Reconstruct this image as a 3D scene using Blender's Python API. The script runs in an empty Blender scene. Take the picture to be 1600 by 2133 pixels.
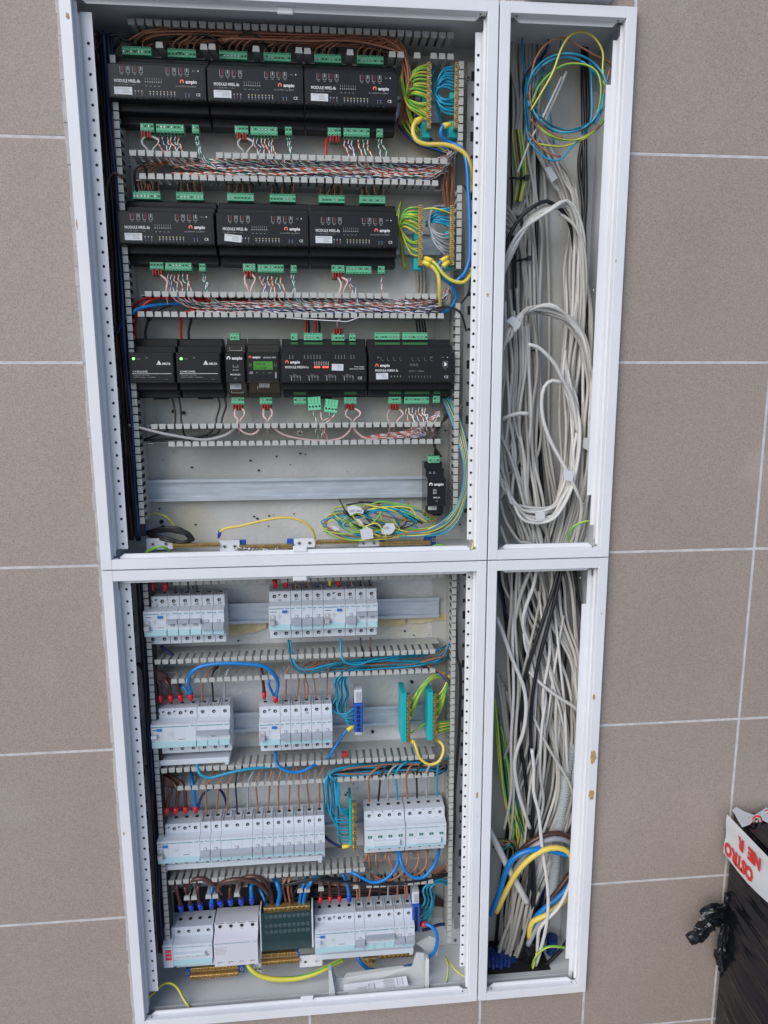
import bpy, math, random
from mathutils import Vector, Matrix, Euler
random.seed(11)
rnd = random.uniform
scene = bpy.context.scene
COL = scene.collection
# ---------------------------------------------------------------- camera
CAM = (-0.26619, -1.07129, 0.27008)
ROT = (1.39817, 0.00368, -0.09352)
FPX = 1456.288                      # focal length in pixels of the 1600 px wide photograph
cd = bpy.data.cameras.new('camera'); cam = bpy.data.objects.new('camera', cd); COL.objects.link(cam)
cam.location = CAM; cam.rotation_euler = ROT
cd.sensor_fit = 'HORIZONTAL'; cd.sensor_width = 36; cd.lens = 36*FPX/1600
cd.clip_start = 0.02; cd.clip_end = 100
scene.camera = cam
# ---------------------------------------------------------------- light
SUN_EL, SUN_AZ = 33.0, -42.0        # azimuth measured from straight out of the wall, negative = photo left
w = bpy.data.worlds.new('World'); scene.world = w; w.use_nodes = True
nt = w.node_tree; bg = nt.nodes['Background']
sky = nt.nodes.new('ShaderNodeTexSky'); sky.sky_type = 'NISHITA'; sky.sun_disc = False
sky.sun_elevation = math.radians(SUN_EL)
sky.sun_rotation = math.radians(180-SUN_AZ)
sky.air_density = 1.0; sky.dust_density = 1.5; sky.ozone_density = 3.0
nt.links.new(sky.outputs[0], bg.inputs[0]); bg.inputs[1].default_value = 0.12
ld = bpy.data.lights.new('sun', 'SUN'); ld.energy = 1.8; ld.angle = math.radians(50); ld.color = (1.0, 0.98, 0.965)
sun = bpy.data.objects.new('sun', ld); COL.objects.link(sun)
el, az = math.radians(SUN_EL), math.radians(SUN_AZ)
tosun = Vector((math.sin(az)*math.cos(el), -math.cos(az)*math.cos(el), math.sin(el)))
sun.rotation_euler = tosun.to_track_quat('Z', 'Y').to_euler()
scene.view_settings.view_transform = 'Standard'; scene.view_settings.look = 'None'
scene.view_settings.gamma = 1; scene.view_settings.use_curve_mapping = False
scene.view_settings.exposure = 0.18
# ---------------------------------------------------------------- helpers
RM = Euler(ROT, 'XYZ').to_matrix(); CV = Vector(CAM)
def P(u, v, y=0.0):
    """world point on the plane at depth y that the photograph shows at (u, v)"""
    d = RM @ Vector(((u-800)/FPX, -(v-1066.5)/FPX, -1))
    return CV + d*((y-CV.y)/d.y)
def X(u, v, y): return P(u, v, y).x
def Z(u, v, y): return P(u, v, y).z
MATS = {}
def mat(name, col, rough=0.5, metal=0.0, noise=0.0, nscale=40.0, bump=0.0, bscale=200.0, emit=None, coat=0.0, alpha=None, trans=0.0, spec=0.5, stretch=None, col2=None):
    m = bpy.data.materials.new(name); m.use_nodes = True
    n = m.node_tree; b = n.nodes['Principled BSDF']
    b.inputs['Base Color'].default_value = (*col, 1); b.inputs['Roughness'].default_value = rough
    b.inputs['Metallic'].default_value = metal
    b.inputs['Specular IOR Level'].default_value = spec
    if coat: b.inputs['Coat Weight'].default_value = coat
    if trans: b.inputs['Transmission Weight'].default_value = trans
    if alpha is not None: b.inputs['Alpha'].default_value = alpha
    if emit: b.inputs['Emission Color'].default_value = (*emit[:3], 1); b.inputs['Emission Strength'].default_value = emit[3]
    co = n.nodes.new('ShaderNodeTexCoord'); src = co.outputs['Object']
    if stretch:
        mp = n.nodes.new('ShaderNodeMapping'); mp.inputs['Scale'].default_value = stretch
        n.links.new(src, mp.inputs[0]); src = mp.outputs[0]
    if noise:
        t = n.nodes.new('ShaderNodeTexNoise'); t.inputs['Scale'].default_value = nscale; t.inputs['Detail'].default_value = 5
        n.links.new(src, t.inputs['Vector'])
        r = n.nodes.new('ShaderNodeValToRGB')
        c2 = col2 if col2 else tuple(c*(1-noise) for c in col)
        r.color_ramp.elements[0].position = 0.35; r.color_ramp.elements[0].color = (*c2, 1)
        r.color_ramp.elements[1].position = 0.62; r.color_ramp.elements[1].color = (*col, 1)
        n.links.new(t.outputs[0], r.inputs[0]); n.links.new(r.outputs[0], b.inputs['Base Color'])
    if bump:
        t = n.nodes.new('ShaderNodeTexNoise'); t.inputs['Scale'].default_value = bscale; t.inputs['Detail'].default_value = 3
        n.links.new(src, t.inputs['Vector'])
        bp = n.nodes.new('ShaderNodeBump'); bp.inputs['Strength'].default_value = bump; bp.inputs['Distance'].default_value = 0.001
        n.links.new(t.outputs[0], bp.inputs['Height']); n.links.new(bp.outputs[0], b.inputs['Normal'])
    MATS[name] = m; return m
W_ = mat('white_powder_coat', (.74,.75,.78), .38, noise=.05, nscale=9, bump=.02, bscale=900)
mat('inner_white', (.62,.64,.66), .45, noise=.1, nscale=7, bump=.06, bscale=600)
mat('galvanised', (.50,.51,.52), .42, .75, noise=.25, nscale=30)
mat('rail_zinc', (.56,.62,.68), .38, .5, noise=.2, nscale=18, stretch=(1,1,8))
mat('duct_grey', (.44,.445,.42), .5, noise=.06, nscale=30)
mat('black_plastic', (.015,.015,.017), .45, noise=.3, nscale=60, bump=.15, bscale=1500, spec=.3)
mat('black_face', (.011,.011,.013), .35, spec=.3)
mat('black_gloss', (.010,.010,.012), .12)
mat('dark', (.006,.006,.007), .7)
mat('hole', (.012,.012,.014), .8)
mat('green_plug', (.16,.62,.36), .4, noise=.12, nscale=80)
mat('green_header', (.03,.16,.05), .5)
mat('red_plug', (.55,.02,.015), .35)
mat('screw', (.62,.62,.60), .3, .9)
mat('brass', (.62,.43,.17), .30, .75, noise=.25, nscale=120)
mat('dev_white', (.60,.645,.70), .42, noise=.04, nscale=30)
mat('dev_grey', (.40,.41,.43), .5)
mat('toggle_grey', (.33,.36,.41), .42)
mat('flap_cyan', (.40,.62,.67), .15, spec=.6)
mat('teal_line', (.01,.23,.30), .4)
mat('blue_button', (.01,.16,.50), .35)
mat('ink', (.02,.02,.03), .6)
mat('print_white', (.75,.75,.75), .5)
mat('print_grey', (.33,.33,.33), .5)
mat('print_red', (.24,.035,.03), .5)
mat('print_blue', (.10,.2,.45), .5)
mat('print_orange', (.85,.16,.10), .5)
mat('print_yellow', (.7,.6,.3), .5)
mat('sticker', (.62,.64,.66), .45)
mat('led_green', (.1,.9,.1), .4, emit=(.15,1,.12,4.0))
mat('led_red', (.9,.05,.05), .4, emit=(1,.06,.04,4.5))
mat('lcd', (.04,.20,.02), .25, emit=(.08,.32,.03,.12))
mat('lcd_ink', (.01,.03,.01), .4)
mat('green_window', (.0,.15,.08), .3)
mat('red_window', (.75,.03,.08), .3)
mat('teal_block', (.0,.42,.45), .35)
mat('blue_block', (.01,.09,.45), .35)
mat('smoked_cover', (.025,.07,.075), .08, alpha=.45, spec=.7)
mat('spd_grey', (.60,.60,.65), .45)
mat('loose_cover', (.50,.53,.52), .38, noise=.05)
mat('clear_plastic', (.8,.8,.8), .1, alpha=.35)
mat('paper', (.62,.64,.68), .6, noise=.05)
mat('brown', (.36,.15,.085), .4, noise=.1, nscale=25)
mat('dkbrown', (.085,.035,.028), .3, noise=.15, nscale=25)
mat('copper_brown', (.36,.15,.085), .4, noise=.1, nscale=25)
mat('blue', (.005,.19,.55), .3, noise=.08, nscale=25)
mat('ltblue', (.012,.30,.50), .36, noise=.1, nscale=25)
mat('tealwire', (.006,.15,.21), .38, noise=.1, nscale=25)
mat('navy', (.008,.025,.10), .4)
mat('black', (.012,.012,.014), .38)
mat('greywire', (.30,.32,.36), .4)
mat('red', (.50,.015,.012), .35)
mat('yel', (.68,.60,.08), .38)
mat('yellow_cable', (.72,.55,.10), .36)
mat('grn', (.13,.42,.05), .38)
mat('ferrule_red', (.62,.012,.02), .35)
mat('ferrule_blue', (.01,.05,.42), .35)
mat('ferrule_yellow', (.75,.58,.05), .35)
mat('white_pair', (.80,.79,.79), .45)
mat('orange_pair', (.70,.15,.07), .45)
mat('blue_pair', (.05,.10,.32), .45)
mat('green_pair', (.01,.22,.14), .45)
mat('brown_pair', (.42,.20,.16), .45)
mat('pink_ribbon', (.60,.42,.41), .45)
mat('grey_ribbon', (.42,.41,.41), .45)
mat('cable_grey', (.50,.49,.455), .42, noise=.10, nscale=14, bump=.05, bscale=300)
mat('cable_white', (.62,.61,.585), .40, noise=.08, nscale=14, bump=.05, bscale=300)
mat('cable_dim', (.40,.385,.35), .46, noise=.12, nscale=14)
mat('conduit', (.40,.43,.44), .42)
mat('conduit_blue', (.006,.03,.16), .3)
mat('tape_white', (.60,.62,.64), .3)
mat('foam', (.50,.40,.18), .8, noise=.35, nscale=60, bump=.8, bscale=300, col2=(.60,.53,.36))
mat('rust', (.50,.33,.13), .8, noise=.3, nscale=200, bump=.6, bscale=500)
mat('grout', (.58,.58,.60), .85, noise=.2, nscale=60, bump=.4, bscale=400)
mat('paving', (.40,.40,.41), .8, noise=.15, nscale=3)
mat('plaster', (.45,.44,.44), .9, noise=.2, nscale=40, bump=.6, bscale=250)
def tile_mat():
    m = bpy.data.materials.new('speckled_tile'); m.use_nodes = True; n = m.node_tree; b = n.nodes['Principled BSDF']
    b.inputs['Roughness'].default_value = .62
    co = n.nodes.new('ShaderNodeTexCoord')
    def noise(s, d=2): t = n.nodes.new('ShaderNodeTexNoise'); t.inputs['Scale'].default_value = s; t.inputs['Detail'].default_value = d; n.links.new(co.outputs['Object'], t.inputs['Vector']); return t.outputs[0]
    def ramp(s, e):
        r = n.nodes.new('ShaderNodeValToRGB'); r.color_ramp.elements[0].position, c0 = e[0]; r.color_ramp.elements[0].color = (*c0, 1)
        r.color_ramp.elements[1].position, c1 = e[1]; r.color_ramp.elements[1].color = (*c1, 1); n.links.new(s, r.inputs[0]); return r.outputs[0]
    def mix(a, b_, f, mode='MIX'):
        x = n.nodes.new('ShaderNodeMix'); x.data_type = 'RGBA'; x.blend_type = mode
        if isinstance(f, float): x.inputs[0].default_value = f
        else: n.links.new(f, x.inputs[0])
        n.links.new(a, x.inputs[6]); n.links.new(b_, x.inputs[7]); return x.outputs[2]
    base = ramp(noise(2.2, 4), [(.3, (.338,.276,.238)), (.7, (.376,.314,.276))])
    grain = ramp(noise(700, 3), [(.36, (.74,.73,.72)), (.62, (1.06,1.06,1.06))])
    c = mix(base, grain, 1.0, 'MULTIPLY')
    speck = ramp(noise(480, 1), [(.27, (.30,.29,.29)), (.33, (1,1,1))])
    c = mix(c, speck, .85, 'MULTIPLY')
    ls = ramp(noise(330, 1), [(.70, (0,0,0)), (.76, (1,1,1))])
    lc = n.nodes.new('ShaderNodeRGB'); lc.outputs[0].default_value = (.42,.39,.37,1)
    c = mix(c, lc.outputs[0], ls)
    # whitish smears of cleaned grout
    sm = ramp(noise(5, 6), [(.60, (0,0,0)), (.85, (.35,.35,.35))])
    sc = n.nodes.new('ShaderNodeRGB'); sc.outputs[0].default_value = (.50,.48,.47,1)
    c = mix(c, sc.outputs[0], sm)
    n.links.new(c, b.inputs['Base Color'])
    bp = n.nodes.new('ShaderNodeBump'); bp.inputs['Strength'].default_value = .12; bp.inputs['Distance'].default_value = .0006
    n.links.new(noise(500, 3), bp.inputs['Height']); n.links.new(bp.outputs[0], b.inputs['Normal'])
    MATS['tile'] = m
tile_mat()
def back_mat(name, base, dark, stain, pebble, pscale):
    m = bpy.data.materials.new(name); m.use_nodes = True; n = m.node_tree; b = n.nodes['Principled BSDF']
    b.inputs['Roughness'].default_value = .42
    co = n.nodes.new('ShaderNodeTexCoord')
    t = n.nodes.new('ShaderNodeTexNoise'); t.inputs['Scale'].default_value = 6; t.inputs['Detail'].default_value = 6
    t2 = n.nodes.new('ShaderNodeTexNoise'); t2.inputs['Scale'].default_value = 4.3; t2.inputs['Detail'].default_value = 7; t2.inputs['Distortion'].default_value = .6
    for q in (t, t2): n.links.new(co.outputs['Object'], q.inputs['Vector'])
    r = n.nodes.new('ShaderNodeValToRGB'); r.color_ramp.elements[0].position = .35; r.color_ramp.elements[0].color = (*dark, 1)
    r.color_ramp.elements[1].position = .65; r.color_ramp.elements[1].color = (*base, 1); n.links.new(t.outputs[0], r.inputs[0])
    r2 = n.nodes.new('ShaderNodeValToRGB'); r2.color_ramp.elements[0].position = .55; r2.color_ramp.elements[0].color = (0,0,0,1)
    r2.color_ramp.elements[1].position = .72; r2.color_ramp.elements[1].color = (.8,.8,.8,1); n.links.new(t2.outputs[0], r2.inputs[0])
    x = n.nodes.new('ShaderNodeMix'); x.data_type = 'RGBA'; n.links.new(r2.outputs[0], x.inputs[0]); n.links.new(r.outputs[0], x.inputs[6]); x.inputs[7].default_value = (*stain, 1)
    n.links.new(x.outputs[2], b.inputs['Base Color'])
    v = n.nodes.new('ShaderNodeTexVoronoi'); v.inputs['Scale'].default_value = pscale; v.feature = 'SMOOTH_F1'; n.links.new(co.outputs['Object'], v.inputs['Vector'])
    bp = n.nodes.new('ShaderNodeBump'); bp.inputs['Strength'].default_value = pebble; bp.inputs['Distance'].default_value = .003; bp.invert = True
    n.links.new(v.outputs['Distance'], bp.inputs['Height']); n.links.new(bp.outputs[0], b.inputs['Normal'])
    MATS[name] = m
back_mat('foam_board', (.60,.62,.64), (.50,.51,.51), (.52,.46,.28), .35, 170)
back_mat('back_sheet', (.60,.60,.58), (.44,.44,.41), (.55,.48,.28), .22, 150)
def film_mat():
    m = mat('black_film', (.006,.007,.010), .14, spec=.6)
    n = m.node_tree; b = n.nodes['Principled BSDF']; co = n.nodes.new('ShaderNodeTexCoord')
    mp = n.nodes.new('ShaderNodeMapping'); mp.inputs['Scale'].default_value = (20, 2.2, 26)
    t = n.nodes.new('ShaderNodeTexNoise'); t.inputs['Scale'].default_value = 3; t.inputs['Detail'].default_value = 5
    bp = n.nodes.new('ShaderNodeBump'); bp.inputs['Strength'].default_value = .6; bp.inputs['Distance'].default_value = .006
    n.links.new(co.outputs['Object'], mp.inputs[0]); n.links.new(mp.outputs[0], t.inputs['Vector']); n.links.new(t.outputs[0], bp.inputs['Height']); n.links.new(bp.outputs[0], b.inputs['Normal'])
film_mat()
TXT = {}
def text_geo(s, shear=0.0, bold=0.0):
    k = (s, shear, bold)
    if k not in TXT:
        c = bpy.data.curves.new('t', 'FONT'); c.body = s; c.size = 1; c.shear = shear; c.resolution_u = 2; c.offset = bold
        o = bpy.data.objects.new('t', c); COL.objects.link(o)
        me = bpy.data.meshes.new_from_object(o)
        vs = [v.co.copy() for v in me.vertices]; fs = [tuple(p.vertices) for p in me.polygons]
        bpy.data.objects.remove(o); bpy.data.curves.remove(c); bpy.data.meshes.remove(me)
        x0 = min(v.x for v in vs); x1 = max(v.x for v in vs)
        TXT[k] = ([(v.x-x0, v.y) for v in vs], fs, x1-x0)
    return TXT[k]
ORIG = {}
class MB:
    def __init__(s): s.v = []; s.f = []; s.m = []; s.sm = []; s.mats = []
    def mi(s, name):
        if name not in s.mats: s.mats.append(name)
        return s.mats.index(name)
    def add(s, vs, fs, m, smooth=False):
        b = len(s.v); s.v += [tuple(v) for v in vs]; k = s.mi(m)
        for f in fs: s.f.append(tuple(i+b for i in f)); s.m.append(k); s.sm.append(smooth)
        return s
    def box(s, x0, x1, y0, y1, z0, z1, m, c=0.0):
        if c <= 0:
            vs = [(x,y,z) for x in (x0,x1) for y in (y0,y1) for z in (z0,z1)]
            fs = [(0,1,3,2),(4,6,7,5),(0,4,5,1),(2,3,7,6),(0,2,6,4),(1,5,7,3)]
            return s.add(vs, fs, m)
        r = [(x0,z0),(x1,z0),(x1,z1),(x0,z1)]; q = [(x0+c,z0+c),(x1-c,z0+c),(x1-c,z1-c),(x0+c,z1-c)]
        vs = [(x,y0,z) for x,z in q]+[(x,y0+c,z) for x,z in r]+[(x,y1,z) for x,z in r]
        fs = [(0,1,2,3)]+[(i,i+4,(i+1)%4+4,(i+1)%4) for i in range(4)]+[(i+4,i+8,(i+1)%4+8,(i+1)%4+4) for i in range(4)]+[(11,10,9,8)]
        return s.add(vs, fs, m)
    def prism(s, poly, y0, y1, m):          # polygon in x,z extruded along y
        n = len(poly); vs = [(x,y0,z) for x,z in poly]+[(x,y1,z) for x,z in poly]
        return s.add(vs, [tuple(range(n)), tuple(range(2*n-1,n-1,-1))]+[(i,i+n,(i+1)%n+n,(i+1)%n) for i in range(n)], m)
    def prism_x(s, poly, x0, x1, m):        # polygon in y,z extruded along x
        n = len(poly); vs = [(x0,y,z) for y,z in poly]+[(x1,y,z) for y,z in poly]
        return s.add(vs, [tuple(range(n)), tuple(range(2*n-1,n-1,-1))]+[(i,i+n,(i+1)%n+n,(i+1)%n) for i in range(n)], m)
    def disc(s, x, y, z, r, m, n=10):       # facing the camera side (-y)
        return s.add([(x+r*math.cos(a*2*math.pi/n), y, z+r*math.sin(a*2*math.pi/n)) for a in range(n)], [tuple(range(n))], m)
    def cyl(s, x, y0, y1, z, r, m, n=12):
        a = [(math.cos(i*2*math.pi/n)*r, math.sin(i*2*math.pi/n)*r) for i in range(n)]
        vs = [(x+p, y0, z+q) for p,q in a]+[(x+p, y1, z+q) for p,q in a]
        return s.add(vs, [tuple(range(n)), tuple(range(2*n-1,n-1,-1))]+[(i,i+n,(i+1)%n+n,(i+1)%n) for i in range(n)], m)
    def screw(s, x, y, z, r=.0022, ang=None, m='screw'):
        s.cyl(x, y-.0012, y, z, r, m, 12)
        a = rnd(0, 3.1) if ang is None else ang
        for k in (0, math.pi/2):
            dx, dz = math.cos(a+k)*r*.75, math.sin(a+k)*r*.75; px, pz = -dz*.22, dx*.22
            s.add([(x-dx-px,y-.0014,z-dz-pz),(x+dx-px,y-.0014,z+dz-pz),(x+dx+px,y-.0014,z+dz+pz),(x-dx+px,y-.0014,z-dz+pz)], [(0,1,2,3)], 'dark')
    def text(s, t, x, z, y, size, m, align='l', shear=0.0, bold=0.0, wd=None):
        vs, fs, L = text_geo(t, shear, bold); k = size if wd is None else wd
        ox = x-(L*k/2 if align == 'c' else L*k if align == 'r' else 0)
        return s.add([(ox+a*k, y, z+b*size) for a,b in vs], fs, m)
    def tube(s, pts, r, m, n=8, m2=None, cap=True, tw=0.0, squash=None):
        """sweep; r number or list; m2 = second colour on part of the circumference"""
        N = len(pts)
        T = [(pts[min(i+1,N-1)]-pts[max(i-1,0)]).normalized() for i in range(N)]
        a = Vector((0,-1,0)) if abs(T[0].y) < .9 else Vector((1,0,0))
        u = (a-T[0]*a.dot(T[0])).normalized(); rings = []; b0 = len(s.v); phi = 0
        for i in range(N):
            u = u-T[i]*u.dot(T[i])
            if u.length < 1e-6: u = T[i].orthogonal()
            u.normalize(); v = T[i].cross(u); ri = r[i] if isinstance(r, list) else r
            if i: phi += tw*(pts[i]-pts[i-1]).length
            for k in range(n):
                an = 2*math.pi*k/n+phi
                if squash: s.v.append(tuple(pts[i]+u*(math.cos(an)*ri*squash)+v*(math.sin(an)*ri)))
                else: s.v.append(tuple(pts[i]+(u*math.cos(an)+v*math.sin(an))*ri))
        i1 = s.mi(m); i2 = s.mi(m2) if m2 else i1
        for i in range(N-1):
            for k in range(n):
                s.f.append((b0+i*n+k, b0+i*n+(k+1)%n, b0+(i+1)*n+(k+1)%n, b0+(i+1)*n+k))
                s.m.append(i2 if (m2 and k in (0, 1, 4)) else i1); s.sm.append(True)
        if cap:
            s.f.append(tuple(b0+k for k in range(n-1,-1,-1))); s.m.append(i1); s.sm.append(False)
            s.f.append(tuple(b0+(N-1)*n+k for k in range(n))); s.m.append(i1); s.sm.append(False)
        return s
    def build(s, name, parent=None, label=None, cat=None, group=None, kind=None):
        if not s.v: return None
        if parent is not None: org = ORIG[parent.name]
        else:
            n = len(s.v); org = Vector((sum(v[0] for v in s.v)/n, sum(v[1] for v in s.v)/n, min(v[2] for v in s.v)))
        me = bpy.data.meshes.new(name); me.from_pydata([(v[0]-org.x, v[1]-org.y, v[2]-org.z) for v in s.v], [], s.f)
        for q in s.mats: me.materials.append(MATS[q])
        me.polygons.foreach_set('material_index', s.m); me.polygons.foreach_set('use_smooth', s.sm)
        me.update()
        o = bpy.data.objects.new(name, me); COL.objects.link(o)
        if parent is not None: o.parent = parent
        else: o.location = org
        ORIG[o.name] = org
        tag(o, label, cat, group, kind); return o
def tag(o, label=None, cat=None, group=None, kind=None):
    if label: o['label'] = label
    if cat: o['category'] = cat
    if group: o['group'] = group
    if kind: o['kind'] = kind
def thing(name, loc, label, cat, group=None):
    o = bpy.data.objects.new(name, None); COL.objects.link(o); o.location = loc; o.empty_display_size = .02
    ORIG[o.name] = Vector(loc); tag(o, label, cat, group); return o
def spline(pts, step=.006):
    pts = [Vector(p) for p in pts]
    if len(pts) == 2: pts = [pts[0], (pts[0]+pts[1])/2, pts[1]]
    out = []; n = len(pts)
    for i in range(n-1):
        p0, p1, p2, p3 = pts[max(i-1,0)], pts[i], pts[i+1], pts[min(i+2,n-1)]
        k = max(2, int((p2-p1).length/step))
        for j in range(k):
            t = j/k; t2 = t*t; t3 = t2*t
            out.append(.5*((2*p1)+(p2-p0)*t+(2*p0-5*p1+4*p2-p3)*t2+(3*p1-p0-3*p2+p3)*t3))
    out.append(pts[-1]); return out
def ordn(i): return ['first','second','third','fourth','fifth','sixth','seventh','eighth','ninth','tenth','eleventh','twelfth','thirteenth','fourteenth','fifteenth','sixteenth','seventeenth','eighteenth','nineteenth','twentieth'][i]
def wire(px, r, col, label, name='wire', cat='wire', group=None, fer=None, fend=0, step=.005, n=7, world=False):
    pts = spline(px if world else [P(*p) for p in px], step)
    mb = MB()
    if col == 'gy': mb.tube(pts, r, 'grn', 8, 'yel', tw=25)
    elif col == 'yg': mb.tube(pts, r, 'yel', 8, 'grn', tw=12)
    else: mb.tube(pts, r, col, n)
    if name == 'wire':
        if r >= .0024: name, cat = 'power_cable', 'power cable'
        elif col in ('gy', 'yg', 'yellow_cable'): name, cat = 'earth_wire', 'earth wire'
        elif col in ('ltblue', 'tealwire', 'blue', 'navy'): name, cat = 'neutral_wire', 'blue wire'
    o = mb.build(name, None, label, cat, group)
    if fer:
        q = pts if fend == 0 else pts[::-1]
        d = (q[0]-q[min(2,len(q)-1)]).normalized()
        f = MB(); R = r*1.35
        f.tube([q[0]-d*.0125, q[0]-d*.003, q[0]+d*.002], [R*1.08, R*.95, R*.7], 'ferrule_'+fer, 10)
        f.build('ferrule', o)
    return o
def twisted(px, c1, c2, label, group, rr=.00072, hr=.0007, pitch=.016, wob=.0, name='twisted_pair', step=.0018, sides=4):
    pts = spline([P(*p) for p in px], step)
    if wob:
        ph = rnd(0, 6)
        for i, p in enumerate(pts): p.z += wob*math.sin(i*step/.03+ph); p.y += wob*.5*math.cos(i*step/.021+ph)
    N = len(pts); a = []; b = []; s = 0; ph = rnd(0, 6.28)
    for i in range(N):
        t = (pts[min(i+1,N-1)]-pts[max(i-1,0)]).normalized(); u = t.cross(Vector((0,-1,0)))
        if u.length < 1e-5: u = Vector((1,0,0))
        u.normalize(); v = t.cross(u)
        if i: s += (pts[i]-pts[i-1]).length
        an = s/pitch*2*math.pi+ph; o = (u*math.cos(an)+v*math.sin(an))*hr
        a.append(pts[i]+o); b.append(pts[i]-o)
    mb = MB(); mb.tube(a, rr, c1, sides, cap=False); mb.tube(b, rr, c2, sides, cap=False)
    return mb.build(name, None, label, 'twisted pair', group)
# ================================================================ the tiled wall
WD = .012; YB = .125
XL, XR, ZT, ZB = -.600, .2014, .8095, -.8173
mb = MB()
T = .3061; tz = .0055
zs = [tz-T*k for k in range(-5, 6)]                 # horizontal joints
g = .0021                                            # half joint
hx0, hx1, hz0, hz1 = XL+.004, XR-.004, ZB+.004, ZT-.004   # the recess
def slab(x0, x1, z0, z1):
    if x1-x0 < .004 or z1-z0 < .004: return
    mb.box(x0, x1, WD, WD+.008, z0, z1, 'tile', .0004)
for i in range(len(zs)-1):
    zt, zb = zs[i]-g, zs[i+1]+g
    # left of the cabinets and right of them
    for a, b in ((-1.8, -1.205-g), (-1.205+g, XL-.004)): slab(a, b, zb, zt)
    for a, b in ((XR+.004, .459-g), (.459+g, 1.065-g), (1.065+g, 1.7)): slab(a, b, zb, zt)
    # above and below
    for lo, hi in ((ZT+.003, 9), (-9, ZB-.0025)):
        z0, z1 = max(zb, lo), min(zt, hi)
        if z1 > z0:
            for a, b in ((XL-.004+g, -.3023-g), (-.3023+g, .0075-g), (.0075+g, XR+.004-g*2)): slab(a, b, z0, z1)
for (a, b, c, d) in ((-1.85, hx0-.002, -1.6, 1.55), (hx1+.002, 1.75, -1.6, 1.55), (hx0-.002, hx1+.002, hz1+.002, 1.55), (hx0-.002, hx1+.002, -1.6, hz0-.002)):
    mb.box(a, b, WD+.0005, .20, c, d, 'grout')
mb.v = [(x, y, max(z, -1.6)) for x, y, z in mb.v]
mb.build('tiled_wall', None, 'wall of speckled beige tiles with pale grout around the cabinets', 'wall')
mb = MB()
for i in range(60):                                  # crumbly plaster line along the left edge of the recess
    z = ZT-.01-i*.0272
    mb.box(XL-.0075+rnd(-.0012,.001), XL-.0006, WD-.0022+rnd(-.001,.0005), WD+.004, z-.0275, z, 'plaster', .0008)
mb.build('plaster_edge', None, 'thin crumbly grey plaster line along the left side of the cabinets', 'plaster edge')
mb = MB(); mb.box(X(1090,0,.008), X(1268,0,.008), -.006, WD-.0005, ZT+.006, ZT+.05, 'inner_white', .001)
for k in (1175, 1233): mb.box(X(k,0,.008), X(k,0,.008)+.0015, -.0066, -.006, ZT+.006, ZT+.05, 'dark')
mb.build('cable_trunking', None, 'white plastic cable trunking on the wall above the narrow cabinet', 'cable trunking')
mb = MB(); mb.add([(-30,-40,-1.6),(30,-40,-1.6),(30,.25,-1.6),(-30,.25,-1.6)], [(0,1,2,3)], 'paving'); mb.build('ground', None, kind='structure')  # ground out of view, added to bounce light up into the cabinets
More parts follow.
